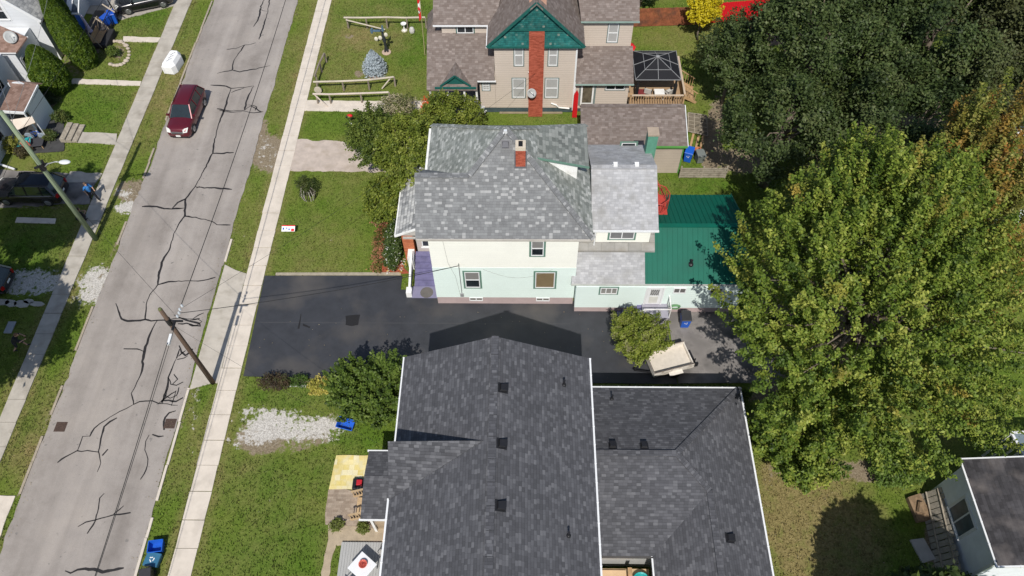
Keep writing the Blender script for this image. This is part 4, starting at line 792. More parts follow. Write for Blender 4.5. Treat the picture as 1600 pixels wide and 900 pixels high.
mb = MB(); mb.obox((xw_, 13.05, 1.25), -EY, EZ, -EX, (.74, .81), (.05, 1.7), (0, .05)); mb.build('mullion', trimw, wdw)
# porch structure beyond it
PR = thing('pergola', 'white framed lean-to beyond the dark roof at the right edge', 'lean-to', (24, 17, 0))
mb = MB()
a = G(1583, 677, 3); b2 = G(1597, 706, 3)
mb.beam(G(1580, 676, 3), G(1600, 712, 3), .12, .1); mb.beam(G(1580, 676, 3), G(1640, 674, 3), .12, .1); mb.build('top_frame', trimw, PR)
for k in range(4): p = G(1580+5*k, 678+9*k, 3); m_ = MB(); m_.beam((p.x, p.y, 0), (p.x, p.y, 3), .09, .09, up=(0, 1, 0)); m_.build('post', trimw, PR)
mb = MB(); p0 = G(1580, 676, 3); mb.box(p0.x+.1, p0.x+5, p0.y-1.6, p0.y, 2.8, 2.86); mb.build('roof_panel', mat('polycarb', (.16, .2, .23), .3), PR)
# far brown/grey roof at the right edge
TR = thing('house', 'brown flat-pitched roof seen through the trees at the right edge', 'house', (33.5, 34.5, 0))
mb = MB(); mb.box(31.2, 40, 32.0, 36.5, 0, 3.4); mb.build('wall', wB, TR); mb = MB(); mb.shell([[(30.8, 31.6, 3.5), (41, 31.6, 3.5), (41, 36.75, 4.2), (30.8, 36.75, 4.2)]], .14); mb.build('roof', shB, TR)
GT = MB(); p = G(1586, 212, 1); GT.prism([(p.x-1, p.y-.4, 1.0), (p.x+1.2, p.y-.4, 1.0), (p.x+1.2, p.y+.6, 1.2), (p.x-.2, p.y+.9, 1.2)], (0, 0, -.9)); tag(GT.build('shed', white, loc=(p.x, p.y, 0)), 'low white shed roof glimpsed beyond the brown roof at the right edge', 'shed')
# ------------------------------------------------------------------ VEHICLES
def T(p, loc, rz):
    c, s = math.cos(rz), math.sin(rz); return Vector((loc[0]+p[0]*c-p[1]*s, loc[1]+p[0]*s+p[1]*c, loc[2]+p[2]))
def vehicle(name, label, cat, loc, rz, L, W, Hh, paint, group=None, glassm=None, hood=.27, rails=True, roofdark=None):
    """front at -y. root at centre on the ground"""
    r = thing(name, label, cat, (0, 0, 0), group)
    h = W/2; belt = Hh*.60; hz = Hh*.56; y0 = -L/2; y1 = L/2
    st = [ # y, half width, top z, bottom z
        (y0, h*.70, .62*belt, .32), (y0+.06, h*.83, .80*belt, .26), (y0+.22, h*.93, .92*belt, .22), (y0+.6, h*.985, hz, .22), (y0+L*hood, h, belt*.98, .22),
        (y0+L*.45, h, belt, .22), (y0+L*.7, h, belt*1.01, .22), (y0+L*.88, h*.985, belt*1.03, .24), (y1-.14, h*.95, belt*1.02, .28), (y1-.03, h*.88, belt*.95, .32), (y1, h*.80, belt*.78, .36)]
    vs = []; fs = []; npf = 11
    for y, hw, zt, zb in st:
        prof = [(0, zt+.035), (hw*.45, zt+.03), (hw*.78, zt+.0), (hw*.93, zt-.06), (hw*.985, zt-.16), (hw, (zt+zb)*.52), (hw*.985, zb+.16), (hw*.93, zb), (hw*.5, zb-.02), (0, zb-.02)]
        ring = [(x, y, z) for x, z in prof]+[(-x, y, z) for x, z in prof[-2:0:-1]]; n = len(ring); vs += ring
    m = len(st)
    for i in range(m-1):
        for k in range(n): fs.append((i*n+k, i*n+(k+1) % n, (i+1)*n+(k+1) % n, (i+1)*n+k))
    fs += [tuple(range(n))[::-1], tuple((m-1)*n+k for k in range(n))]
    b = MB().add(vs, fs).build('body', paint, r, smooth=True)
    # greenhouse
    ya, yb, yc, yd = y0+L*hood, y0+L*(hood+.17), y1-L*.10, y1-.07; wb, wt = h*.93, h*.70; zr = Hh-.04
    def ring(y_, z_, hw): return [(-hw, y_, z_), (hw, y_, z_)]
    P = [(-wb, ya, belt*.97), (wb, ya, belt*.97), (wb*1.0, yd, belt*1.0), (-wb, yd, belt*1.0), (-wt, yb, zr), (wt, yb, zr), (wt, yc, zr), (-wt, yc, zr)]
    g = MB().add(P, [(0,1,2,3),(4,5,6,7),(0,1,5,4),(1,2,6,5),(2,3,7,6),(3,0,4,7)]).build('windows', glassm or mat('car_glass', (.012, .02, .022), .05, .3, 2, spec=.9), r, bevel=.02)
    mb = MB(); k = wt*1.04
    ys_ = [yb-.05, yb+.08, (yb+yc)/2, yc-.05, yc+.10]; zz = [zr-.015, zr+.02, zr+.045, zr+.02, zr-.03]
    vv = []; 
    for y_, z_ in zip(ys_, zz): vv += [(-k, y_, z_-.05), (-k*.97, y_, z_-.005), (-k*.5, y_, z_+.02), (0, y_, z_+.026), (k*.5, y_, z_+.02), (k*.97, y_, z_-.005), (k, y_, z_-.05)]
    mb.add(vv, [(i*7+j, i*7+j+1, (i+1)*7+j+1, (i+1)*7+j) for i in range(4) for j in range(6)]); rf = mb.build('roof', roofdark or paint, r, smooth=True)
    if rails:
        mb = MB()
        for s in (-1, 1): mb.tube([(s*k*.9, yb+.15, zr+.03), (s*k*.9, yb+.25, zr+.085), (s*k*.9, yc-.2, zr+.085), (s*k*.9, yc-.05, zr+.02)], .02, 6)
        mb.build('roof_rails', black, rf)
    for s in (-1, 1):
        MB().beam((s*wb, ya, belt*.97), (s*wt, yb, zr), .07, .05).build('pillar', paint, r); MB().beam((s*wb, yd, belt), (s*wt, yc, zr), .16, .05).build('pillar', paint, r)
        for f_ in (.42, .74):
            y_ = ya+(yd-ya)*f_; MB().beam((s*(wb+.004), y_, belt*.98), (s*(wt+.02), y_-.03, zr), .05, .07).build('pillar', paint, r)
    for s in (-1, 1):
        mb = MB(); mb.obox((s*(h-.02), ya+.22, belt+.02), (s, 0, 0), EY, EZ, (0, .2), (-.06, .06), (0, .15)); mb.build('mirror', paint, r, bevel=.02)
    for y_ in (y0+L*.19, y1-L*.19):
        for s in (-1, 1):
            R_ = .345; w_ = MB().lathe((s*(h-.12), y_, R_), [(R_*.6, -.11), (R_*.97, -.10), (R_, -.05), (R_, .08), (R_*.96, .115), (R_*.66, .12)], 22, axis='x').build('wheel', rubber, r)
            rm = MB(); sx = s*(h-.12)+s*.124
            rm.lathe((sx-.02, y_, R_), [(.02, 0), (R_*.62, 0), (R_*.66, .02), (R_*.62, .03), (.02, .03)], 18, axis='x')
            for q in range(5): a = q*1.2566; rm.obox((sx, y_, R_), (0, math.cos(a), math.sin(a)), (0, -math.sin(a), math.cos(a)), (1, 0, 0), (.03, R_*.6), (-.035, .035), (-.02, .035))
            rm.build('rim', mat('alloy', (.32, .32, .33), .35, .05, metal=.7), w_)
            ar = MB(); 
            pts = [(s*(h-.015), y_+math.cos(a)*R_*1.14, R_+math.sin(a)*R_*1.14) for a in [math.pi*i/10 for i in range(11)]]; ar.tube(pts, .035, 5); ar.build('wheel_arch', black, r)
    for s in (-1, 1):
        mb = MB(); mb.add([(s*h*.50, y0-.012, .50*Hh*.82), (s*h*.82, y0+.05, .50*Hh*.84), (s*h*.90, y0+.34, hz*.99), (s*h*.62, y0+.2, hz*.985), (s*h*.50, y0+.1, hz*.93)], [(0, 1, 2, 3, 4)]); q = MB().prism(mb.v, (0, -.03, .03)); q.build('headlight', mat('headlight_glass', (.62, .62, .58), .1, .1, spec=.8), r)
        mb = MB(); mb.obox((s*h*.80, y1-.03, belt*.74), (s, -.35, 0), (0, 1, 0), EZ, (-.10, .10), (-.04, .05), (0, .26)); mb.build('tail_light', mat('tail_red', (.35, .01, .01), .2), r)
    mb = MB(); mb.obox((0, y0-.0, belt*.60), EX, -EY, EZ, (-h*.48, h*.48), (-.05, .03), (-.02, .16)); gr = mb.build('grille', mat('chrome', (.45, .44, .43), .3, .1, metal=.8), r)
    mb = MB(); 
    for q in range(3): mb.obox((0, y0, belt*.60), EX, -EY, EZ, (-h*.44, h*.44), (.025, .036), (.005+.05*q, .03+.05*q))
    mb.build('grille_slots', black, gr)
    mb = MB(); mb.obox((0, y0-.03, .36), EX, -EY, EZ, (-.17, .17), (-.01, .03), (0, .13)); mb.build('licence_plate', white, r)
    mb = MB(); mb.obox((0, y1-.0, .62), EX, EY, EZ, (-.17, .17), (-.03, .02), (0, .13)); mb.build('licence_plate', white, r)
    mb = MB(); mb.obox((0, y0+.02, .24), EX, -EY, EZ, (-h*.72, h*.72), (-.1, .02), (0, .12)); mb.build('bumper_intake', black, r)
    mb = MB(); mb.tube([(-wb*.5, ya+.05, belt+.005), (-wb*.05, ya+.09, belt+.03)], .012, 4); mb.tube([(wb*.05, ya+.05, belt+.005), (wb*.55, ya+.09, belt+.02)], .012, 4); mb.build('wipers', black, r)
    r.location = loc; r.rotation_euler = (0, 0, rz); return r
maroon = mat('maroon_car_paint', (.115, .008, .016), .3, .05, 3, metal=.25, spec=.6, coat=.6)
blackp = mat('black_car_paint', (.010, .010, .013), .2, .1, 3, metal=.2, spec=.6, coat=.7)
bronze = mat('dark_brown_car_paint', (.035, .028, .03), .25, .1, 3, metal=.4, spec=.6, coat=.6)
c = G(291, 177, 0)
vehicle('parked_car', 'maroon SUV parked on the road beside the grass verge', 'car', (-25.62, 43.2, .012), R(-2), 4.6, 1.84, 1.72, maroon, rails=True)
vehicle('parked_car', 'black SUV parked in the driveway at the top left beside the white house', 'car', (-33.0, 57.35, .03), R(-70), 4.7, 1.88, 1.68, blackp, rails=False, roofdark=mat('glass_roof', (.01, .012, .015), .08))
vehicle('parked_car', 'dark brown SUV parked in the shade behind the green utility pole', 'car', (-34.6, 35.3, .03), R(-91), 4.75, 1.9, 1.75, bronze, roofdark=mat('tinted_roof', (.012, .014, .02), .12))
vehicle('parked_car', 'dark car at the left edge on the shaded gravel drive', 'car', (-35.3, 27.6, .0), R(-92), 4.5, 1.8, 1.5, blackp, rails=False)
# utility trailer under the bush
tr = thing('utility_trailer', 'cream open utility trailer half under the round bush', 'trailer', (0, 0, 0))
cr_ = mat('cream_paint', (.66, .62, .56), .6, .12, 3, dirt=(.33, .28, .22), dscale=2); creamf = mat('trailer_bed', (.58, .53, .46), .7, .1, 3)
mb = MB(); mb.box(-.95, .95, -1.5, 1.5, .55, .62); mb.build('bed', creamf, tr)
mb = MB(); mb.box(-.95, -.88, -1.5, 1.5, .62, 1.05); mb.box(.88, .95, -1.5, 1.5, .62, 1.05); mb.box(-.88, .88, -1.5, -1.43, .62, 1.05); mb.box(-.88, .88, 1.43, 1.5, .62, .95); mb.build('side_panels', cr_, tr)
mb = MB(); mb.tube([(-.93, -1.48, 1.1), (-.93, 1.48, 1.1)], .03, 6); mb.tube([(.93, -1.48, 1.1), (.93, 1.48, 1.1)], .03, 6); mb.tube([(-.93, -1.48, 1.1), (.93, -1.48, 1.1)], .03, 6); mb.build('rails', mat('grey_brown_rail', (.16, .13, .11), .6), tr)
for s in (-1, 1):
    mb = MB(); mb.lathe((s*1.06, .1, .33), [(.15, -.09), (.32, -.09), (.33, 0), (.32, .09), (.15, .09)], 18, axis='x'); wv = mb.build('wheel', rubber, tr)
    mb = MB(); mb.box(s*1.08-.16, s*1.08+.16, -.4, .6, .7, .73); mb.build('fender', cr_, tr)
mb = MB(); mb.beam((-.5, -1.5, .5), (0, -2.6, .5), .08, .08); mb.beam((.5, -1.5, .5), (0, -2.6, .5), .08, .08); mb.build('drawbar', black, tr)
mb = MB(); mb.box(-.3, .9, 1.52, 1.7, .75, .85); mb.tube([(.7, 1.6, .6), (.7, 1.6, 1.3)], .05, 8); mb.box(.85, 1.0, 1.52, 1.75, .7, 1.1); mb.build('rack', black, tr)
p = G(1054, 560, .6); tr.scale = (.84, .84, .84); tr.location = (p.x-.35, p.y-.1, 0); tr.rotation_euler = (0, 0, R(-74))

# ------------------------------------------------------------------ PEOPLE
def remesh(name, mb, m, par, vox=.018, sm=3):
    me = bpy.data.meshes.new(name); me.from_pydata([tuple(p) for p in mb.v], [], mb.f); o = bpy.data.objects.new(name, me); COL.objects.link(o)
    r_ = o.modifiers.new('r', 'REMESH'); r_.mode = 'VOXEL'; r_.voxel_size = vox; s_ = o.modifiers.new('s', 'SMOOTH'); s_.iterations = sm
    dg = bpy.context.evaluated_depsgraph_get(); dg.update(); ev = o.evaluated_get(dg); m2 = bpy.data.meshes.new_from_object(ev)
    o.modifiers.clear(); o.data = m2; m2.name = name; m2.materials.clear(); m2.materials.append(m); m2.polygons.foreach_set('use_smooth', [True]*len(m2.polygons))
    if par is not None: o.parent = par
    return o
def cap(mb, a, b_, ra, rb=None, n=10):
    rb = ra if rb is None else rb; a, b_ = Vector(a), Vector(b_); mb.tube([a, b_], [ra, rb], n); sphere(mb, a, ra, 5); sphere(mb, b_, rb, 5)
def person(label, loc, rz, J, shirt, trousers, hairc, skin=(.42, .25, .17), shoes=(.02, .02, .02), short=False):
    r = thing('person', label, 'person', (0, 0, 0))
    V3 = {k: Vector(v) for k, v in J.items()}
    sk = mat('skin_%d' % int(skin[0]*100), skin, .6, .06)
    def limb(mb, ks, rs, grow=0, part=1.0):
        for i in range(len(ks)-1): cap(mb, V3[ks[i]], V3[ks[i+1]], rs[i]+grow, rs[i+1]+grow)
    b = MB()
    cap(b, V3['pelvis'], V3['chest'], .13, .15); cap(b, V3['chest'], V3['neck'], .10, .055); cap(b, V3['neck'], V3['head']-Vector((0, 0, .06)), .05, .05); sphere(b, V3['head'], .105, 10, (.86, .98, 1.15))
    cap(b, V3['shL'], V3['shR'], .07, .07); cap(b, V3['hipL'], V3['hipR'], .11, .11)
    hd = V3['head']; f = Vector((0, -1, 0))
    b.tube([hd+Vector((0, -.09, .03)), hd+Vector((0, -.125, -.02))], [.012, .02], 6); sphere(b, hd+Vector((.09, .01, 0)), .025, 5, (.4, 1, 1.3)); sphere(b, hd+Vector((-.09, .01, 0)), .025, 5, (.4, 1, 1.3)); sphere(b, hd+Vector((0, -.08, -.085)), .035, 5)
    for s in 'LR':
        limb(b, ['sh'+s, 'el'+s, 'wr'+s], [.052, .042, .028]); limb(b, ['hip'+s, 'kn'+s, 'an'+s], [.095, .06, .042])
        d = (V3['wr'+s]-V3['el'+s]).normalized(); sd = d.orthogonal().normalized(); pm = V3['wr'+s]+d*.08
        cap(b, V3['wr'+s], pm, .028, .035)
        for q, ln in zip((-1.5, -.5, .5, 1.5), (.07, .085, .08, .06)): a = pm+sd*q*.019; b.tube([a, a+d*ln*.6, a+d*ln+d.cross(sd)*.02], .0095, 6)
        b.tube([V3['wr'+s]+d*.03, V3['wr'+s]+d*.06+sd*.05, V3['wr'+s]+d*.10+sd*.06], .011, 6)
    remesh('body', b, sk, r, .012, 2)
    c_ = MB(); cap(c_, V3['pelvis']+Vector((0, 0, .02)), V3['chest'], .155, .17); cap(c_, V3['chest'], V3['neck']-Vector((0, 0, .05)), .13, .075); cap(c_, V3['shL'], V3['shR'], .085, .085)
    for s in 'LR': cap(c_, V3['sh'+s], V3['sh'+s].lerp(V3['el'+s], .85), .075, .062)
    remesh('shirt', c_, mat('shirt_%s' % shirt[0], shirt[1], .85, .15, 8), r, .016)
    c_ = MB(); cap(c_, V3['hipL'], V3['hipR'], .13, .13); cap(c_, V3['pelvis'], V3['pelvis']+Vector((0, 0, .04)), .14, .14)
    for s in 'LR':
        e = V3['kn'+s] if short else V3['an'+s]
        cap(c_, V3['hip'+s], V3['kn'+s], .11, .08)
        if not short: cap(c_, V3['kn'+s], V3['an'+s], .08, .062)
    remesh('trousers', c_, mat('cloth_%s' % trousers[0], trousers[1], .9, .15, 8), r, .016)
    for s in 'LR':
        c_ = MB(); cap(c_, V3['an'+s]-Vector((0, .0, .03)), V3['an'+s]+Vector((0, -.17, -.05)), .05, .04); remesh('shoe', c_, mat('shoe', shoes, .7), r, .012)
    c_ = MB(); sphere(c_, hd+Vector((0, .018, .03)), .115, 10, (.9, .98, 1.08)); hr = MB(); hr.v = c_.v; hr.f = c_.f
    for i, p in enumerate(hr.v):
        if p.z < hd.z+.02 and p.y < hd.y-.02: hr.v[i] = hd+(p-hd)*.7
    remesh('hair', hr, mat('hair_%d' % int(hairc[0]*1000), hairc, .8), r, .012)
    r.location = loc; r.rotation_euler = (0, 0, rz); return r
walk = dict(pelvis=(0, 0, .95), chest=(0, -.03, 1.3), neck=(0, -.04, 1.5), head=(0, -.07, 1.66), shL=(.18, -.03, 1.42), shR=(-.18, -.03, 1.42), elL=(.27, -.12, 1.16), elR=(-.27, .10, 1.16), wrL=(.2, -.33, 1.08), wrR=(-.27, -.05, .93),
            hipL=(.09, 0, .92), hipR=(-.09, 0, .92), knL=(.11, -.2, .52), knR=(-.10, .06, .5), anL=(.12, -.27, .1), anR=(-.1, .33, .14))
c = G(150, 311); person('person in a blue T-shirt and black trousers walking onto the sidewalk', (c.x, c.y-.1, .03), R(60), walk, ('blue', (.03, .16, .42)), ('black', (.012, .012, .016)), (.10, .06, .04))
bend = dict(pelvis=(0, .05, .88), chest=(0, -.14, 1.16), neck=(0, -.27, 1.32), head=(0, -.36, 1.44), shL=(.18, -.2, 1.25), shR=(-.18, -.2, 1.25), elL=(.34, -.32, 1.08), elR=(-.32, -.34, 1.05), wrL=(.2, -.52, 1.0), wrR=(-.14, -.55, .96),
            hipL=(.09, .05, .86), hipR=(-.09, .05, .86), knL=(.14, -.22, .5), knR=(-.1, .12, .48), anL=(.14, -.3, .1), anR=(-.1, .42, .16))
c = G(42, 545); person('person in black leaning forward on the shaded lawn beside a grey slab', (c.x-.25, c.y, .02), R(110), bend, ('black2', (.012, .012, .014)), ('charcoal', (.02, .02, .026)), (.16, .09, .05), short=True)
c = G(130, 345); person('person in black squatting behind the foot of the green utility pole', (c.x, c.y, .02), R(150), dict(pelvis=(0, .18, .38), chest=(0, .0, .7), neck=(0, -.1, .88), head=(0, -.16, 1.02), shL=(.18, -.04, .82), shR=(-.18, -.04, .82), elL=(.24, -.22, .62), elR=(-.24, -.22, .62), wrL=(.1, -.42, .55), wrR=(-.1, -.42, .55),
    hipL=(.1, .18, .38), hipR=(-.1, .18, .38), knL=(.2, -.25, .5), knR=(-.2, -.25, .5), anL=(.16, -.08, .1), anR=(-.16, -.08, .1)), ('black2', (.012, .012, .014)), ('charcoal', (.02, .02, .026)), (.03, .02, .015))

# ------------------------------------------------------------------ POLES AND WIRES
def pole(label, base, top, r0, r1, m, parts):
    t_ = thing('utility_pole', label, 'utility pole', base)
    MB().tube([base, Vector(base).lerp(Vector(top), .5), top], [r0, (r0+r1)/2, r1], 12).build('post', m, t_, smooth=True); return t_
gp = mat('greenish_treated_pole', (.20, .25, .16), .85, .18, 2, .3, 30, stretch=(3, 3, .3)); bp_ = mat('brown_pole', (.10, .065, .045), .85, .25, 2, .3, 30, stretch=(3, 3, .3))
b1 = G(150, 374); P1 = pole('tall greenish wooden utility pole with a street lamp arm, beside the left sidewalk', (b1.x, b1.y, 0), (b1.x, b1.y, 11.4), .17, .12, gp, None)
q = VY(66, 262, b1.y); hz = q.z
lamp = G(103, 254, hz+.5)
mb = MB(); mb.tube([(b1.x+.1, b1.y, hz), (b1.x+.45, b1.y+.05, hz+.28), (b1.x+.95, b1.y+.1, hz+.4), (b1.x+1.2, b1.y+.1, hz+.38)], .035, 8); la = mb.build('lamp_arm', steel, P1, smooth=True)
mb = MB(); sphere(mb, (b1.x+1.5, b1.y+.1, hz+.38), .36, 10, (1, .5, .28)); mb.build('lamp_head', mat('lamp_shell', (.62, .64, .64), .4, .05), P1, smooth=True)
mb = MB(); mb.beam((b1.x-.35, b1.y-.2, hz+.15), (b1.x+.35, b1.y+.2, hz+.15), .1, .12); mb.lathe((b1.x, b1.y, hz-.15), [(.19, 0), (.19, .5)], 12); mb.tube([(b1.x+.2, b1.y+.1, hz+.15), (b1.x+.2, b1.y+.1, hz+.55)], .05, 6); mb.build('bracket', black, P1)
b2 = G(333, 598); P2 = pole('dark brown wooden utility pole with wire brackets, beside the black driveway', (b2.x, b2.y, 0), (b2.x, b2.y, 8.0), .15, .105, bp_, None)
m_ = MB(); m_.lathe((b2.x, b2.y, 7.98), [(.105, 0), (.09, .1), (.03, .13)], 12); m_.build('pole_top', mat('mossy_top', (.12, .13, .05), .9), P2)
zb = 6.9; mb = MB(); mb.box(b2.x-.0, b2.x+.75, b2.y-.04, b2.y+.04, zb-.05, zb+.05); mb.lathe((b2.x, b2.y, 6.7), [(.14, -.1), (.15, .4)], 10)
mb.tube([(b2.x+.35, b2.y-.55, zb), (b2.x+.35, b2.y-.05, zb+.02)], .07, 8); mb.build('bracket', black, P2)
ins = mat('insulator_grey', (.42, .45, .47), .4)
for k, (yy, x_) in enumerate(((.3, .38), (.5, .42), (.72, .4), (.95, .45))):
    mb = MB(); mb.lathe((b2.x+x_, b2.y+yy, zb), [(.03, -.1), (.07, -.05), (.03, 0), (.07, .05), (.03, .1)], 10); mb.build('insulator', ins, P2)
mb = MB(); mb.tube([(b2.x+.30, b2.y-.75, zb-.1), (b2.x+.30, b2.y-1.35, zb-.14)], .09, 10); mb.build('splice_case', trimw, P2)
wirem = mat('wire_black', (.02, .02, .02), .6)
def wire(label, a, b_, sag, r=.014, n=24, m=None):
    a, b_ = Vector(a), Vector(b_); pts = []
    for k in range(n+1): t_ = k/n; p = a.lerp(b_, t_); p.z -= sag*4*t_*(1-t_); pts.append(p)
    mb = MB().tube(pts, r, 5); o = mb.build('wire', m or wirem, loc=tuple(a)); tag(o, label, 'wire'); return o
W2 = Vector((b2.x+.4, b2.y, zb))
wire('thick black cable running up the road from the brown pole', W2+Vector((0, 1.0, 0)), (-17.4, 70, 7.4), .9, .022)
wire('black cable pair running down the road towards the viewer, inner strand', W2+Vector((-.1, -1.3, 0)), (-18.75, -15, 7.2), .6, .018)
wire('black cable pair running down the road towards the viewer, outer strand', W2+Vector((0.1, -.5, .15)), (-18.6, -15, 7.5), .55, .014)
wire('black service cable from the brown pole to the mint house wall', W2+Vector((.1, .5, 0)), (-3.83, Yw-.3, 4.45), .35, .018)
wire('thin wire crossing the road from the brown pole to the green lamp pole', W2+Vector((-.1, .3, .3)), (b1.x, b1.y, hz+.2), .3, .009)
wire('pale wire from the green lamp pole to the white gabled house', (b1.x, b1.y, 10.4), (-38.4, 56, 4.5), .3, .012, m=mat('wire_grey', (.3, .3, .29), .6))
wire('pale service wire from the green lamp pole to the corner of the bungalow extension', (b1.x, b1.y, 10.0), (-39.6, 45.2, 3.6), .3, .010, m=MATS['wire_grey'])
wire('dark wire running up the left verge from the green lamp pole', (b1.x, b1.y, 9.6), (-29.4, 75, 8.6), .7, .012)
wire('dark wire running down the left verge from the green lamp pole', (b1.x, b1.y, 9.4), (-29.0, -10, 8.6), .7, .012)
wire('thin wire crossing above the black driveway to the beige house chimney', W2+Vector((.2, .8, .1)), (.9, 43.6, 4.1), .5, .008)
wire('thin wire from the brown pole to the white porch roof of the dark roofed house', W2+Vector((.1, -.4, .1)), (-7.0, 15, 4.0), .3, .006)

# ------------------------------------------------------------------ BINS
blue = mat('blue_plastic', (.008, .07, .42), .4, .12, 4); blue2 = mat('bin_blue', (.012, .10, .50), .4, .1, 4); slate = mat('slate_blue_lid', (.035, .14, .24), .5, .12, 4); lid = mat('charcoal_lid', (.03, .03, .033), .55, .15, 4)
def recyc(par, O, ex, ey, s=.2):
    """three bent white arrows chasing round a triangle"""
    O, ex, ey = Vector(O), Vector(ex), Vector(ey); n = ex.cross(ey); mb = MB()
    for k in range(3):
        a = math.pi/2+k*2.0944; b_ = a+1.35; P = lambda an, r_: O+ex*math.cos(an)*r_+ey*math.sin(an)*r_
        mb.beam(P(a+.25, s*.72), P(b_, s*.72), .28*s, .012, n); q = P(b_, s*.72); d = (P(b_, s*.72)-P(a+.25, s*.72)).normalized(); sd = d.cross(n)
        mb.prism([q-sd*.3*s, q+sd*.3*s, q+d*.45*s], n*.012)
    mb.build('recycling_mark', white, par)
def wheelie(label, loc, rz, body, lidm, group=None, openlid=False, mark=False, h=1.0):
    r = thing('wheeled_bin', label, 'bin', (0, 0, 0), group)
    a, b_ = .24, .29; P = [(-a, -a, .05), (a, -a, .05), (a, a, .05), (-a, a, .05), (-b_, -b_-.05, h), (b_, -b_-.05, h), (b_, b_+.05, h), (-b_, b_+.05, h)]
    MB().add(P, [(0,3,2,1),(4,5,6,7),(0,1,5,4),(1,2,6,5),(2,3,7,6),(3,0,4,7)]).build('body', body, r, bevel=.02)
    MB().add([(-.31, -.38, h), (.31, -.38, h), (.31, .37, h), (-.31, .37, h), (-.29, -.34, h+.04), (.29, -.34, h+.04), (.29, .33, h+.10), (-.29, .33, h+.10)], [(0,3,2,1),(4,5,6,7),(0,1,5,4),(1,2,6,5),(2,3,7,6),(3,0,4,7)]).build('lid', lidm, r, bevel=.012)
    mb = MB().tube([(-.22, .44, h-.02), (.22, .44, h-.02)], .02, 6); mb.beam((-.2, .34, h-.04), (-.2, .45, h-.02), .03, .03); mb.beam((.2, .34, h-.04), (.2, .45, h-.02), .03, .03); mb.build('handle', lidm, r)
    for s in (-1, 1): MB().lathe((s*.26, .27, .11), [(.03, -.03), (.11, -.03), (.11, .03), (.03, .03)], 12, axis='x').build('wheel', rubber, r)
    if mark: recyc(r, (0, -.30, h*.66), EX, Vector((0, -.06, 1)).normalized(), .12)
    r.location = loc; r.rotation_euler = (0, 0, rz); return r
c = G(1068, 508); wheelie('blue wheeled bin with black lid by the mint house side door', (c.x, c.y+.0, .03), R(0), blue2, lid, mark=True)
c = G(1077, 256); wheelie('blue wheeled bin behind the weathered board fence near the garage', (c.x-.1, c.y+.35, 0), R(-20), blue2, blue2, mark=True)
c = G(1092, 252); wheelie('grey wheeled bin beside the blue one near the garage', (c.x, c.y, 0), R(10), mat('grey_bin', (.16, .18, .17), .6), MATS['grey_bin'], h=.8)
wheelie('black bin at the bottom edge, last of the three bins on the verge', (-18.98, 9.45, 0), R(12), lid, lid, h=.7)
c = G(172, 42); wheelie('blue wheeled bin in front of the black SUV at the white house', (c.x, c.y, 0), R(-30), blue, blue)
c = G(183, 30); wheelie('blue wheeled bin closest to the black SUV front wheel', (c.x, c.y-.5, 0), R(20), blue2, blue)
def crate(label, loc, rz, m, lidm=None, s=(.46, .34, .38), tilt=0, mark=False, group='recycling boxes on the verge'):
    r = thing('recycling_box', label, 'recycling box', (0, 0, 0), group); a, b_, h = s; t_ = .86; e = .02
    mb = MB()
    def rg(f, z, d=0): return [(-a*f+d, -b_*f+d, z), (a*f-d, -b_*f+d, z), (a*f-d, b_*f-d, z), (-a*f+d, b_*f-d, z)]
    vs = rg(t_, 0)+rg(1, h)+rg(1, h, e)+rg(t_, .03, e); fs = [(3, 2, 1, 0)]
    for o1, o2 in ((0, 4), (4, 8), (8, 12)): fs += [(o1+k, o1+(k+1) % 4, o2+(k+1) % 4, o2+k) for k in range(4)]
    fs.append((12, 13, 14, 15)); mb.add(vs, fs).build('tub', m, r)
    mb = MB()
    for p, q in (((-a, -b_), (a, -b_)), ((a, -b_), (a, b_)), ((a, b_), (-a, b_)), ((-a, b_), (-a, -b_))): mb.beam((*p, h), (*q, h), .04, .04)
    mb.build('rim', m, r)
    if lidm:
        l_ = MB().box(-a*1.03, a*1.03, -b_*1.03, b_*1.03, h, h+.06).build('lid', lidm, r, bevel=.015)
        if mark: recyc(l_, (0, 0, h+.066), Vector((0, 1, 0)), Vector((-1, 0, 0)), .15)
    r.location = loc; r.rotation_euler = (tilt, 0, rz); return r
c = G(246, 856, .1); crate('open bright blue recycling box on the verge, farthest of the three', (c.x, c.y, .0), R(8), blue2, s=(.36, .30, .42))
c = G(243, 871, .2); crate('blue-grey lidded box with a white mark, between the open box and the black bin', (c.x-.06, c.y-.15, .0), R(-8), slate, slate, s=(.36, .33, .36), mark=True)
c = G(543, 662); crate('blue recycling box lying tilted beside the gravel patch', (c.x, c.y-.1, .0), R(-15), blue2, s=(.48, .30, .42), tilt=R(12), mark=False, group=None)

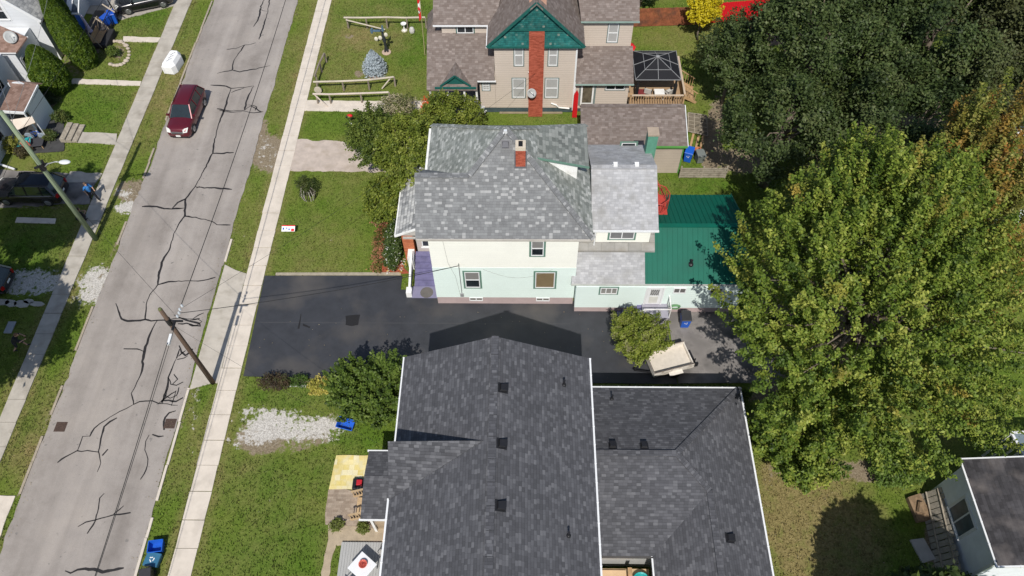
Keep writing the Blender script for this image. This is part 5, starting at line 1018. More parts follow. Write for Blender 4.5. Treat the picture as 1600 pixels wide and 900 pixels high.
# white angular box on the left verge
wb_ = thing('white_box', 'white chamfered box with dark zigzag marks on the left verge', 'box', (-28.3, 49.2, 0))
bm_ = MB(); p8 = [(-.52, -.95), (.3, -.95), (.52, -.6), (.52, .55), (.25, .95), (-.42, .95), (-.52, .75)]
lo = [(a*1.0, b_, 0) for a, b_ in p8]; mi = [(a, b_, .65) for a, b_ in p8]; hi = [(a*.72, b_*.84, .95) for a, b_ in p8]; n = len(p8)
bm_.add([T(p, (-28.32, 49.25, .02), R(-8)) for p in lo+mi+hi], [tuple(range(n))[::-1], tuple(2*n+k for k in range(n))]+[(o+k, o+(k+1) % n, o+n+(k+1) % n, o+n+k) for o in (0, n) for k in range(n)]); bm_.build('shell', mat('white_fibreglass', (.80, .80, .79), .5, .04), wb_)
mk = MB()
for k in range(3):
    c0 = T((-.02, -.42+.38*k, 0), (-28.32, 49.25, .975), R(-8)); P = [c0+Vector(q) for q in ((-.2, -.1, 0), (-.08, -.1, 0), (.0, .12, 0), (.14, .16, 0), (.16, .27, 0))]
    for a, b_ in zip(P, P[1:]): mk.beam(a, b_, .035, .012)
mk.build('zigzag_marks', mat('mark_grey', (.12, .12, .12), .7), wb_)

# ------------------------------------------------------------------ FENCES
def railfence(label, posts, h, m, rails=(1.0,), r=.075, brace=None, gp_=None):
    r_ = thing('log_fence', label, 'fence', posts[0]); 
    for p in posts: m_ = MB(); m_.tube([(p[0], p[1], 0), (p[0]+.03, p[1], h*.95)], [.08, .065], 8); m_.build('post', mat('grey_log', (.24, .20, .16), .9, .3, 4, .4, 20), r_)
    for f_ in rails:
        pts = [(p[0], p[1]-.02, h*f_+.02+random.uniform(-.04, .04)) for p in posts]; pts[0] = tuple(Vector(pts[0])-(Vector(pts[1])-Vector(pts[0])).normalized()*.2); m_ = MB(); m_.tube(pts, r, 8); m_.build('rail', m, r_)
    for a, b_ in (brace or []): m_ = MB(); m_.tube([a, b_], r*.75, 8); m_.build('brace', m, r_)
    return r_
logm = mat('bleached_log', (.46, .41, .33), .85, .2, 3, .3, 20, stretch=(.4, 3, 3))
yy = 54.2; railfence('bleached log rail fence along the far side of the beige house lawn', [(-14.9, yy, 0), (-13.3, yy, 0), (-11.6, yy, 0), (-9.9, yy, 0), (-8.3, yy, 0)], 1.05, logm, brace=[((-14.9, 53.95, 1.0), (-11.7, 53.6, .3))])
railfence('bleached log rail fence on the near side of the lawn, with a diagonal brace', [(-16.2, 46.3, 0), (-14.2, 46.4, 0), (-12.2, 46.5, 0), (-10.2, 46.9, 0)], .95, logm, brace=[((-10.4, 46.9, .9), (-11.2, 46.5, .1))])
railfence('log rail fence along the concrete path nearest the wild bush', [(-16.0, 44.9, 0), (-15.0, 44.9, 0), (-12.6, 45.0, 0), (-10.4, 45.1, 0)], .95, mat('pale_log', (.52, .45, .38), .85, .2, 3, .3, 20, stretch=(.4, 3, 3)), brace=[((-16.1, 44.9, .9), (-15.2, 44.5, 0))])
railfence('short dark log fence parallel to the sidewalk at the lawn corner', [(-16.4, 47.2, 0), (-16.3, 48.6, 0), (-16.1, 49.8, 0)], .9, MATS['grey_log'])
wl = MB().lathe((-16.15, 46.1, .30), [(.02, -.05), (.3, -.05), (.3, .05), (.02, .05)], 14, axis='y'); tag(wl.build('wagon_wheel', logm, loc=(-16.15, 46.1, 0)), 'small round wooden wheel leaning at the end of the log fence', 'wheel')
for q in ((-14.1, 'leaning'), ):
    pass
def boardfence(label, p, q_, h, m, bw=.14, gap=.01, name='board_fence', jit=.02, back=True, cat='fence'):
    p, q_ = Vector(p), Vector(q_); d = q_-p; L = d.length; d.normalize(); nrm = d.cross(EZ)
    r_ = thing(name, label, cat, p); mb = MB(); x_ = 0; rr_ = random.Random(int(L*10))
    while x_ < L-.02: e = rr_.uniform(-jit, jit); mb.obox(p, d, nrm, EZ, (x_, min(L, x_+bw-gap)), (-.012+e*.3, .012+e*.3), (.03, h+e)); x_ += bw
    mb.build('boards', m, r_)
    k = 0
    while k <= L+.01: m_ = MB(); m_.obox(p, d, nrm, EZ, (k-.05, k+.05), (-.14, -.03), (0, h-.05)); m_.build('post', m, r_); k += L/max(1, round(L/2.4))
    for z_ in (.3, h-.3): m_ = MB(); m_.obox(p, d, nrm, EZ, (0, L), (-.06, -.015), (z_-.04, z_+.04)); m_.build('rail', m, r_)
    return r_
boardfence('stained red-brown board fence behind the beige house yard', (8.3, 54.3, 0), (14.6, 54.6, 0), 1.75, mat('red_brown_boards', (.26, .085, .04), .8, .4, 3, .3, 20, dirt=(.11, .05, .035), dscale=1.2))
boardfence('bright red vertical board fence beside the yellow tree', (14.7, 54.7, 0), (20.8, 55.5, 0), 1.9, mat('bright_red_paint', (.62, .012, .022), .5, .06, 3), bw=.2)
hf = thing('rail_fence', 'weathered horizontal board fence joined to the garage corner', 'fence', (11, 37.2, 0))
for k in range(5): m_ = MB(); m_.beam((11.05, 37.15, .18+.2*k), (14.3+.03*k, 37.15+.02*k, .16+.2*k+random.uniform(-.02, .02)), .14, .03, up=(0, 1, .001)) if False else m_.box(11.02, 14.3, 37.12, 37.15, .10+.2*k, .24+.2*k); m_.build('board', oldwood, hf)
for x_ in (11.05, 12.6, 14.25): m_ = MB(); m_.box(x_-.05, x_+.05, 37.155, 37.25, 0, 1.15); m_.build('post', oldwood, hf)
lf = thing('board_fence', 'leaning weathered wooden fence alongside the white house at lower right', 'fence', (21.5, 12, 0))
a = G(1447, 775); b_ = G(1478, 895); mb = MB(); n = 15; d = Vector((20.95-21.35, 9.3-14.2, 0)); a = Vector((21.35, 14.2, 0)); L = d.length; d.normalize()
for k in range(n):
    c0 = a+d*(L*k/n); mb.obox(c0, d, Vector((.55, 0, 1)).normalized(), Vector((-1, 0, .4)).normalized(), (.01, L/n*.88), (0, 1.35+.05*math.sin(k*2.1)), (0, .025))
mb.build('boards', mat('pale_weathered_boards', (.30, .27, .22), .85, .25, 5, .3, 30), lf)
mb = MB(); mb.beam(a+Vector((.15, 0, .4)), a+d*L+Vector((.15, 0, .4)), .08, .08); mb.beam(a+Vector((.5, 0, 1.0)), a+d*L+Vector((.5, 0, 1.0)), .08, .08); mb.build('rail', oldwood, lf)
c = G(1441, 860); mb = MB(); mb.prism([T(p, (c.x, c.y, .12), R(12)) for p in ((-.35, -.6, 0), (.4, -.55, 0), (.32, .55, 0), (-.4, .6, 0))], (0, 0, -.12)); tag(mb.build('slab', mat('pale_slab', (.40, .38, .35), .9), loc=(c.x, c.y, 0)), 'pale square slab lying on grass near the leaning fence', 'slab')
sp_ = thing('stump_box', 'rough wooden planter box on the grass behind the leaning fence', 'planter', (20.6, 14.0, 0)); c = G(1434, 795); mb = MB(); mb.prism([T(p, (c.x, c.y, .3), R(10)) for p in ((-.45, -.7, 0), (.4, -.7, 0), (.35, .7, 0), (-.4, .6, 0))], (0, 0, -.3)); mb.build('box', mat('rotten_wood', (.22, .15, .09), .95, .4, 5, .5, 12), sp_); mb = MB(); mb.tube([(c.x-.1, c.y-.3, .3), (c.x+.05, c.y+.2, .42)], [.22, .15], 9); mb.build('stump', MATS['rotten_wood'], sp_)

# ------------------------------------------------------------------ GAZEBO, DECK, FURNITURE
gz = thing('gazebo', 'black roofed gazebo with pale ribs standing on the wooden deck', 'gazebo', (9.8, 45.7, 0))
x0, x1, y0, y1, ze, zp = 8.14, 11.45, 44.1, 47.35, 3.0, 3.75; cx, cy = 9.8, 45.72
gr_ = mat('gazebo_roof_black', (.013, .0135, .016), .6, .15, 2, spec=.2); al = mat('pale_rib', (.24, .245, .25), .45)
for P in ([(x0, y0, ze), (x1, y0, ze)], [(x1, y0, ze), (x1, y1, ze)], [(x1, y1, ze), (x0, y1, ze)], [(x0, y1, ze), (x0, y0, ze)]): MB().shell([[P[0], P[1], (cx, cy, zp)]], .03).build('roof_panel', gr_, gz)
mb = MB()
for c0 in ((x0, y0), (x1, y0), (x1, y1), (x0, y1), (cx, y0), (x1, cy), (cx, y1), (x0, cy)): mb.beam((*c0, ze+.03), (cx, cy, zp+.03), .035, .04)
mid = [Vector((a, b_, ze+.03)).lerp(Vector((cx, cy, zp+.03)), .42) for a, b_ in ((x0, y0), (x1, y0), (x1, y1), (x0, y1))]
for i in range(4): mb.beam(mid[i], mid[(i+1) % 4], .03, .035)
mb.lathe((cx, cy, zp), [(.16, 0), (.16, .08), (.03, .14)], 10)
for p, q in (((x0, y0), (x1, y0)), ((x1, y0), (x1, y1)), ((x1, y1), (x0, y1)), ((x0, y1), (x0, y0))): mb.beam((*p, ze-.02), (*q, ze-.02), .05, .05)
mb.build('ribs', al, gz)
for a, b_ in ((x0+.25, y0+.2), (x1-.25, y0+.2), (x1-.25, y1-.2), (x0+.25, y1-.2)):
    m_ = MB(); m_.box(a-.07, a+.07, b_-.07, b_+.07, .9, ze); m_.box(a-.1, a+.12, b_-.1, b_+.1, .9, 2.4) if b_ < 45 else None; m_.build('post', black, gz)
dk = thing('deck', 'raised wooden deck with baluster railing under the gazebo', 'deck', (9.7, 45.7, 0))
tw = mat('tan_deck', (.36, .24, .14), .8, .2, 4, .2, 20, stretch=(1, 8, 1))
MB().box(7.85, 11.9, 43.75, 48.2, .82, .9).build('floor', tw, dk)
mb = MB(); mb.box(7.82, 11.9, 43.66, 43.80, 1.82, 1.87); mb.box(11.84, 11.98, 43.66, 48.2, 1.82, 1.87); mb.build('handrail', mat('pale_wood_rail', (.50, .40, .30), .75, .1), dk)
k = 7.9; mb = MB()
while k < 11.9: mb.box(k, k+.05, 43.71, 43.75, .2, 1.82); k += .19
k = 43.9
while k < 46: mb.box(11.88, 11.93, k, k+.05, .2, 1.82); k += .19
bo = mb.build('balusters', tanwood, dk); 
for x_ in (7.9, 11.86): m_ = MB(); m_.box(x_-.05, x_+.07, 43.66, 43.78, 0, 1.95); m_.build('post', tanwood, dk)
ds = thing('deck_stairs', 'wooden stairs descending on the right side of the gazebo deck', 'stairs', (12.6, 45.8, 0))
for k in range(4): MB().box(12.0+.28*k, 12.27+.28*k, 45.0, 46.6, .72-.2*k, .76-.2*k).build('tread', tanwood, ds)
for yy in (44.95, 46.65): m_ = MB(); m_.beam((11.95, yy, 1.8), (13.2, yy, .95), .08, .05); m_.beam((11.95, yy, .75), (13.2, yy, .05), .05, .2); [m_.beam((12.05+.2*j, yy, .75-.11*j), (12.05+.2*j, yy, 1.72-.136*j), .04, .04, up=(0, 1, 0)) for j in range(6)]; m_.build('side_rail', tanwood, ds)
def chair(label, loc, rz, fm, sm, group=None):
    r = thing('patio_chair', label, 'chair', (0, 0, 0), group)
    MB().box(-.26, .26, -.26, .26, .40, .46).build('seat', sm, r, bevel=.02); MB().obox((0, .27, .44), EX, EY, Vector((0, .18, 1)).normalized(), (-.26, .26), (-.02, .03), (0, .52)).build('backrest', sm, r, bevel=.015)
    for a in (-.25, .25):
        for b_ in (-.24, .26): MB().tube([(a, b_, 0), (a, b_, .42)], .018, 6).build('leg', fm, r)
        MB().tube([(a*1.12, -.24, .4), (a*1.12, -.24, .64), (a*1.12, .3, .66)], .02, 6).build('armrest', fm, r)
    r.location = loc; r.rotation_euler = (0, 0, rz); return r
cush = mat('pale_cushion', (.52, .50, .46), .9, .1); 
chair('pale cushioned patio chair under the gazebo, left of the white table', (9.35, 44.75, .9), R(160), black, cush)
chair('pale cushioned patio chair under the gazebo, right of the white table', (10.9, 44.7, .9), R(-150), black, cush)
def table(label, loc, w_, d_, h, tm, lm, rz=0, cat='table', name='patio_table'):
    r = thing(name, label, cat, (0, 0, 0)); MB().box(-w_/2, w_/2, -d_/2, d_/2, h-.04, h).build('tabletop', tm, r, bevel=.012)
    for a in (-1, 1):
        for b_ in (-1, 1): MB().beam((a*(w_/2-.07), b_*(d_/2-.07), 0), (a*(w_/2-.07), b_*(d_/2-.07), h-.04), .05, .05, up=(0, 1, 0)).build('leg', lm, r)
    r.location = loc; r.rotation_euler = (0, 0, rz); return r
table('small white table with white legs under the gazebo', (10.15, 44.55, .9), .75, .6, .6, white, white)
table('dark red low table under the gazebo by the post', (8.75, 44.6, .9), .7, .8, .45, mat('dark_red_wood', (.18, .03, .03), .6), black)
# bottom-left deck with table
dk2 = thing('deck', 'low grey weathered deck at the bottom of the picture', 'deck', (-8.2, 10, 0)); pl = mat('grey_deck_boards', (.37, .37, .36), .85, .1, 3, .2, 20, stretch=(6, .5, 1)); mb = MB(); k = 0; x_ = -9.42
while x_ < -5.6: mb.box(x_, x_+.132, 6.5, 11.35, .12, .16); x_ += .14
mb.build('boards', pl, dk2); MB().box(-9.4, -5.6, 6.5, 11.33, 0, .118).build('frame', oldwood, dk2)
tc_ = G(566, 884, .9)
table('square white table turned on the grey deck', (-8.05, 9.95, .16), 1.05, 1.05, .74, mat('white_tabletop', (.74, .75, .77), .35, .03), steel, R(52))
pb = thing('coral_parasol_base', 'round coral pink bowl on the white table', 'bowl', (-8.0, 10.02, .9)); mb = MB(); mb.lathe((-8.0, 10.02, .9), [(.05, 0), (.19, .1), (.22, .17), (.19, .165), (.04, .05)], 16); pb2 = mb.build('bowl', mat('coral', (.62, .14, .10), .5), pb)
mb = MB()
for k in range(6): a = k*math.pi/6; mb.beam(Vector((-8.0, 10.02, 1.075))-Vector((math.cos(a), math.sin(a), 0))*.19, Vector((-8.0, 10.02, 1.075))+Vector((math.cos(a), math.sin(a), 0))*.19, .012, .02)
mb.build('ribs', mat('coral_dark', (.35, .06, .05), .5), pb)
chair('grey patio chair behind the white table, closest to the house wall', (-7.0, 10.75, .16), R(-35), black, mat('grey_sling', (.36, .35, .33), .8), 'chairs around the white deck table')
chair('grey patio chair in front of the white table at the bottom edge', (-8.6, 9.1, .16), R(140), black, MATS['grey_sling'], 'chairs around the white deck table')
ws = table('small brown wooden side table between the small porch and deck', (-7.0, 11.55, 0), .5, .6, .55, tanwood, tanwood)
mb = MB().box(-7.9, -7.4, 11.2, 11.35, 0, .12); tag(mb.build('toy_block', mat('purple_plastic', (.22, .09, .45), .5), loc=(-7.6, 11.3, 0)), 'small purple toy lying on sand beside the side table', 'toy')
rc_ = thing('push_mower', 'black and red push mower parked at the edge of the yellow slab', 'mower', (-8.9, 14.4, 0)); MB().box(-9.25, -8.55, 14.15, 14.75, .1, .3).build('deck', black, rc_, bevel=.04); MB().box(-9.0, -8.7, 14.3, 14.6, .3, .5).build('engine', mat('mower_red', (.45, .02, .03), .4), rc_, bevel=.03)
for a in (-9.15, -8.65):
    for b_ in (14.15, 14.75): MB().lathe((a, b_, .1), [(.03, -.03), (.1, -.03), (.1, .03), (.03, .03)], 10, axis='y').build('wheel', rubber, rc_)
MB().tube([(-8.6, 14.25, .25), (-8.1, 14.2, .9), (-8.1, 14.7, .9), (-8.6, 14.65, .25)], .015, 6).build('handle', steel, rc_)
ysl = tiles('yellow_pavers', [(0, (.60, .49, .17)), (.5, (.68, .57, .25)), (1, (.70, .64, .42))], .3, .3, seed=41, line=.93, lw=.07, wear=.18, stain=((.62, .58, .42), 2.5)); flat('yellow_patio', jag([(-10.42, 16.15), (-8.0, 16.17), (-8.0, 14.25), (-10.55, 14.2)], .015), ysl, .05)
brp = tiles('worn_brick_paving', [(0, (.26, .2, .15)), (1, (.38, .31, .24))], .25, .12, seed=42, line=.8, wear=.25); flat('brick_paving', jag([(-10.58, 14.18), (-7.7, 14.22), (-7.7, 12.1), (-10.45, 12.3)], .06), brp, .03)
flat('sandy_patch', jag([(-10.3, 12.35), (-5.6, 12.4), (-5.6, 11.3), (-9.7, 11.2), (-9.9, 9), (-10.2, 9)], .1), mat('sand', (.38, .31, .22), .95, .2, 2, .3, 40), .016)
# deck in the notch of the dark house
nd = thing('deck', 'light wooden landing tucked in the notch of the dark roof at the bottom edge', 'deck', (4.6, 9.3, 0)); MB().box(3.4, 6.3, 5, 9.95, .85, .92).build('floor', ck, nd); MB().box(3.95, 5.15, 6, 9.85, .93, 1.02).build('bench_top', mat('peach_wood', (.60, .42, .25), .7, .08), nd)
mb = MB()
for k in range(14): mb.box(5.2, 5.3, 5+.35*k, 5.1+.35*k, .92, 1.7)
mb.box(5.15, 5.35, 5, 9.8, 1.7, 1.75); mb.build('railing', tanwood, nd)
tq = thing('inflatable_pool', 'teal round tub partly hidden below the dark roof notch', 'tub', (5.85, 9.35, .92)); mb = MB(); mb.lathe((5.85, 9.3, .92), [(.40, 0), (.45, .25), (.42, .3), (.36, .26), (.33, .04)], 20); mb.build('rim', mat('teal_plastic', (.02, .33, .33), .35), tq)
# flagpole with the maple leaf flag
fp = thing('flagpole', 'leaning slim flagpole with a limp red and white maple leaf flag', 'flagpole', (-8.2, 50.6, 0))
fb = G(664, 86); ft = VY(655, -12, 51.3)
MB().tube([(fb.x, fb.y, 0), ft], [.035, .022], 8).build('pole', mat('ochre_pole', (.34, .30, .16), .6), fp)
def onp(z): t_ = z/ft.z; return Vector((fb.x, fb.y, 0)).lerp(ft, t_)
rd = mat('flag_red', (.62, .02, .03), .8, .05); 
def cloth(za, zb, m, nm, par, w0=.20, seedy=0):
    vs = []; n = 6; k = 8
    for i in range(n+1):
        z = za+(zb-za)*i/n; c0 = onp(z)
        for j in range(k+1): t_ = j/k; vs.append(c0+Vector((-.02-w0*t_, .10*math.sin(t_*9+z*1.5), -.22*t_)))
    mb = MB().add(vs, [(i*(k+1)+j, i*(k+1)+j+1, (i+1)*(k+1)+j+1, (i+1)*(k+1)+j) for i in range(n) for j in range(k)]); return mb.build(nm, m, par, smooth=True)
zt_ = VY(656, 0, 51).z; zt_ = ft.z*.96
fl_ = cloth(zt_-.55, zt_, rd, 'flag', fp); cloth(zt_-1.35, zt_-.55, white, 'flag_white_band', fl_, .19); cloth(zt_-1.95, zt_-1.35, rd, 'flag_red_band', fl_, .20)
lfp = [(0, 1), (.18, .62), (.42, .74), (.34, .3), (.62, .5), (.7, .3), (.95, .28), (.82, .02), (.95, -.1), (.42, -.5), (.45, -.68), (.05, -.62), (.05, -1)]; lfp = lfp+[(-a, b_) for a, b_ in lfp[::-1]]
c0 = onp(zt_-.95)+Vector((-.12, -.13, -.1)); MB().prism([c0+Vector((a*.10, -.01, b_*.26)) for a, b_ in lfp], (0, -.012, 0)).build('maple_leaf', rd, fl_)
# garden ornaments
go_ = thing('garden_statue', 'dark figure sculpture with pale round shapes, on a stone disc beyond the spruce', 'statue', (-11.4, 51, 0)); c = G(604, 82)
MB().lathe((c.x, c.y, 0), [(.38, 0), (.38, .06), (.3, .08)], 14).build('stone_disc', mat('pinkish_stone', (.45, .34, .26), .9), go_)
dkm = mat('dark_bronze', (.03, .035, .04), .5); mb = MB(); mb.tube([(c.x-.1, c.y, .08), (c.x-.02, c.y, .6), (c.x, c.y, 1.1)], [.09, .07, .12], 8); mb.tube([(c.x+.12, c.y, .08), (c.x+.06, c.y, .6), (c.x, c.y, 1.1)], [.08, .06, .12], 8); mb.tube([(c.x, c.y, 1.1), (c.x-.05, c.y, 1.9)], [.16, .1], 8); sphere(mb, (c.x-.08, c.y, 2.1), .14, 6); mb.build('figure', dkm, go_)
for a, h in ((-.28, 1.5), (.22, 1.8), (-.62, 1.4)): mb = MB(); sphere(mb, (c.x+a, c.y-.1, h), .16, 7, (1, .5, 1.25)); mb.build('pale_disc', mat('ivory', (.62, .58, .48), .6), go_)
mb = MB(); mb.beam((c.x-.2, c.y, 2.1), (c.x-1.0, c.y, 2.1), .1, .14); mb.tube([(c.x-.9, c.y, 1.9), (c.x-.85, c.y, 2.3)], .09, 8); mb.tube([(c.x, c.y, 2.1), (c.x+.02, c.y, 2.6)], [.12, .05], 8); mb.build('blue_arm', mat('slate_blue', (.08, .14, .2), .6), go_)
bb = thing('bird_bath', 'white bird bath by the far log fence', 'bird bath', (-9.3, 52.9, 0)); c = G(632, 48); MB().lathe((c.x, c.y, 0), [(.25, 0), (.25, .05)], 14).build('base', MATS['ivory'], bb); MB().lathe((c.x, c.y, .05), [(.12, 0), (.06, .1), (.05, .5), (.22, .6), (.24, .66), (.05, .6)], 14).build('bowl', white, bb)
rk_ = MB(); c = G(644, 50); rk_.lathe((c.x, c.y, 0), [(.22, 0), (.24, .2), (.16, .42), (.03, .48)], 9); tag(rk_.build('planter', mat('pale_stone', (.5, .49, .46), .8), loc=(c.x, c.y, 0)), 'pale rounded stone ornament between bird bath and flagpole', 'ornament')
sg = thing('garden_figure', 'black and red ornament on a white stand near the wild bush', 'ornament', (0, 0, 0)); c = G(549, 192); MB().lathe((c.x, c.y, 0), [(.14, 0), (.1, .12)], 10).build('stand', white, sg); mb = MB(); mb.tube([(c.x, c.y, .1), (c.x, c.y, .7)], [.1, .22], 8); mb.beam((c.x-.3, c.y, .6), (c.x+.25, c.y, .7), .2, .1); mb.build('figure', black, sg); mb = MB(); sphere(mb, (c.x+.02, c.y-.03, .76), .18, 6, (1.2, .8, .6)); mb.build('red_top', MATS['red_fabric'] if 'red_fabric' in MATS else rd, sg)
# lawn sign
ls = thing('lawn_sign', 'small white lawn sign with red and blue strips on wire legs', 'sign', (0, 0, 0)); c = G(453, 363)
mb = MB(); nrm = Vector((0, -.35, .94)); uu = Vector((0, .94, .35)); 
O = Vector((c.x, c.y, .42)); mb.obox(O, EX, uu, nrm, (-.45, .45), (-.22, .22), (0, .015)); pnl = mb.build('panel', white, ls)
mb = MB(); mb.obox(O, EX, uu, nrm, (-.45, .45), (.15, .22), (.016, .02)); mb.obox(O, EX, uu, nrm, (.2, .4), (-.2, -.02), (.016, .02)); mb.build('red_strip', rd, pnl)
mb = MB(); mb.obox(O, EX, uu, nrm, (-.38, -.28), (-.1, .05), (.016, .02)); mb.obox(O, EX, uu, nrm, (-.18, -.06), (-.02, .05), (.016, .02)); mb.obox(O, EX, uu, nrm, (.0, .14), (-.1, -.02), (.016, .02)); mb.build('blue_marks', blue, pnl)
for a in (-.3, .3): MB().tube([(c.x+a, c.y, 0), (c.x+a, c.y-.05, .42)], .012, 5).build('leg', black, ls)
# things around the left houses
um = thing('parasol', 'closed lilac parasol on the shaded deck of the white house', 'parasol', (0, 0, 0)); c = G(149, 64); MB().tube([(c.x, c.y, 0), (c.x, c.y, 2.4)], .03, 6).build('pole', steel, um); MB().lathe((c.x, c.y, .95), [(.24, 0), (.2, .1), (.12, .8), (.06, 1.45), (.01, 1.6)], 10).build('canopy', mat('lilac_fabric', (.42, .36, .50), .85, .15), um)
sw_ = thing('garden_swing', 'metal framed garden swing seat in front of the white house', 'swing', (0, 0, 0)); c = G(160, 68)
bx, by = c.x-.1, c.y+.2
for s in (-1, 1): MB().tube([(bx-.6, by+s*1.1, 0), (bx, by+s*1.1, 1.7), (bx+.6, by+s*1.1, 0)], .035, 6).build('leg_frame', mat('tan_frame', (.30, .24, .17), .6), sw_)
MB().tube([(bx, by-1.1, 1.7), (bx, by+1.1, 1.7)], .035, 6).build('top_bar', MATS['tan_frame'], sw_)
mb = MB(); [mb.box(bx-.25+.1*k, bx-.17+.1*k, by-.8, by+.8, .5, .53) for k in range(6)]; [mb.box(bx-.3, bx-.27, by-.8, by+.8, .55+.1*k, .62+.1*k) for k in range(5)]; mb.build('seat', tanwood, sw_)
MB().box(bx+.55, bx+1.0, by-1.2, by+1.0, .0, .6).build('side_table', mat('charcoal_cover', (.02, .02, .022), .8), sw_, bevel=.08)
sf = thing('metal_shelf', 'white wire shelf frame on the shaded deck next to the swing', 'shelf', (0, 0, 0)); c = G(150, 72); mb = MB()
for a in (-.4, .4):
    for b_ in (-.3, .3): mb.tube([(c.x-.6+a, c.y-.1+b_, 0), (c.x-.6+a, c.y-.1+b_, 1.0)], .02, 5)
mb.build('frame', trimw, sf); mb = MB(); mb.box(c.x-1.0, c.x-.2, c.y-.4, c.y+.2, .97, 1.0); mb.build('top', mat('glass_top', (.2, .24, .24), .2), sf)
dk3 = thing('deck', 'dark shaded deck with black railing in front of the blue door', 'deck', (-36, 54, 0)); MB().box(-37.0, -35.0, 51.5, 56.2, .1, .35).build('floor', mat('dark_deck', (.06, .055, .055), .8), dk3)
mb = MB()
for p, q in (((-36.0, 57.0), (-35.0, 55.6)), ((-35, 55.6), (-35, 53.2))):
    mb.beam((*p, 1.25), (*q, 1.25), .05, .05); mb.beam((*p, .45), (*q, .45), .04, .04)
    for k in range(5): c0 = Vector((*p, .4)).lerp(Vector((*q, .4)), k/4); mb.beam(c0, c0+Vector((0, 0, .85)), .03, .03, up=(0, 1, 0))
mb.build('railing', black, dk3)
mb = MB(); mb.beam((-35.8, 55.7, 1.3), (-34.4, 54.6, 1.3), .1, .06); mb.beam((-36.1, 54.2, 1.1), (-35.0, 53.3, 1.1), .1, .06); mb.build('pale_handrail', mat('pale_rail2', (.45, .38, .30), .7), dk3)
# rock ring
rg_ = thing('rock_border', 'ring of pale rocks round the small flower bed by the swing', 'rock border', (-34, 50.5, 0))
for k in range(17):
    a = -2.3+k*.27; c = G(178+18*math.cos(a)*1.0, 82-20*math.sin(a)*-1); c = G(182+20*math.cos(a), 84+19*math.sin(a)*1.0); mb = MB(); r_ = random.uniform(.13, .22); sphere(mb, (c.x, c.y, r_*.3), r_, 4, (1.2, .9, .7)); mb.build('rock', mat('pale_rock', (.42, .36, .29), .9, .2), rg_)
# bungalow patio clutter
cv = MB(); c = [G(88, 177, 1.6), G(48, 183, 2.2), G(70, 204, 1.9), G(109, 188, 1.5)]
at_ = thing('shade_sail', 'taut cream shade cloth hung beside the entry porch', 'shade sail', (-36, 40, 0)); cv = MB().shell([[G(16, 187, 2.3), G(50, 182, 2.3), G(55, 191, 1.9), G(27, 203, 1.8)]], .02); cv.build('cloth', mat('cream_canvas', (.60, .52, .44), .85, .05), at_); mb = MB(); p = G(50, 182, 2.3); mb.tube([(p.x, p.y, 0), (p.x, p.y, 2.35)], .03, 6); p = G(27, 203, 1.8); mb.tube([(p.x, p.y, 0), (p.x, p.y, 1.85)], .03, 6); mb.build('pole', trimw, at_)
c = G(38, 222, .5); table('turquoise topped table on the patio behind the green pole', (c.x, c.y, 0), .95, .8, .55, mat('turquoise', (.02, .32, .34), .5), black, R(15))
c = G(49, 228); chair('coral garden chair beside the turquoise table', (c.x, c.y-.2, 0), R(200), mat('coral_frame', (.55, .16, .11), .6), mat('coral_plastic', (.62, .20, .14), .6))
c = G(70, 172); chair('magenta garden chair in the shade of the entry porch', (c.x, c.y, 0), R(150), mat('magenta', (.30, .02, .09), .6), mat('magenta', (.30, .02, .09), .6))
c = G(60, 228); table('dark square planter table with wooden rim on the small patio', (c.x, c.y, 0), 1.1, .9, .4, mat('dark_slate', (.045, .045, .05), .7), tanwood, R(8))
c = G(60, 218); bk = thing('bicycle', 'blue bicycle frame parked on the patio', 'bicycle', (0, 0, 0))
for s in (-.5, .5): MB().lathe((c.x+s, c.y, .34), [(.30, -.02), (.34, 0), (.30, .02), (.29, 0)], 18, axis='y').build('wheel', mat('bike_tyre', (.25, .30, .36), .6), bk)
MB().tube([(c.x-.5, c.y, .34), (c.x-.1, c.y, .8), (c.x+.4, c.y, .8), (c.x+.5, c.y, .34)], .02, 6).tube([(c.x-.1, c.y, .8), (c.x, c.y, .35), (c.x+.4, c.y, .8)], .02, 6).build('frame', blue2, bk); MB().box(c.x-.25, c.x-.0, c.y-.07, c.y+.07, .86, .9).build('saddle', black, bk)
pt = thing('patio_steps', 'grey timber patio steps leading to the front path', 'steps', (-33.5, 41, 0))
for k in range(3): MB().box(-34.6+.42*k, -34.2+.42*k, 40.6, 42.4, 0, .36-.11*k).build('tread', oldwood, pt)
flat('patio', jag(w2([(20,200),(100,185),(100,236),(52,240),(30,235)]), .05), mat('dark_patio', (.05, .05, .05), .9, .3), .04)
# compost frame / lattice frame beside the garage
cf = thing('lattice_frame', 'wooden lattice screen and planks leaning beside the garage', 'lattice', (12, 40, 0)); p = [G(1075, 176, 1.2), G(1104, 180, 1.2), G(1106, 212, 0.2), G(1075, 205, 0.2)]
mb = MB()
for i in range(4): mb.beam(p[i], p[(i+1) % 4], .06, .04)
for k in range(1, 5): mb.beam(p[0].lerp(p[3], k/5), p[1].lerp(p[2], k/5), .035, .03)
for k in range(1, 3): mb.beam(p[0].lerp(p[1], k/3), p[3].lerp(p[2], k/3), .035, .03)
mb.build('lattice', oldwood, cf); MB().poly([q+Vector((0, 0, -.03)) for q in p]).build('mesh_sheet', mat('brown_sheet', (.13, .11, .08), .9, .3), cf, fixn=False)
for k, (u, v) in enumerate(((1078, 222), (1086, 226), (1094, 222))): c = G(u, v); MB().beam((c.x-.15, c.y-.9, .05+.04*k), (c.x+.35, c.y+.8, .08+.04*k), .16, .04).build('plank', tanwood, cf)
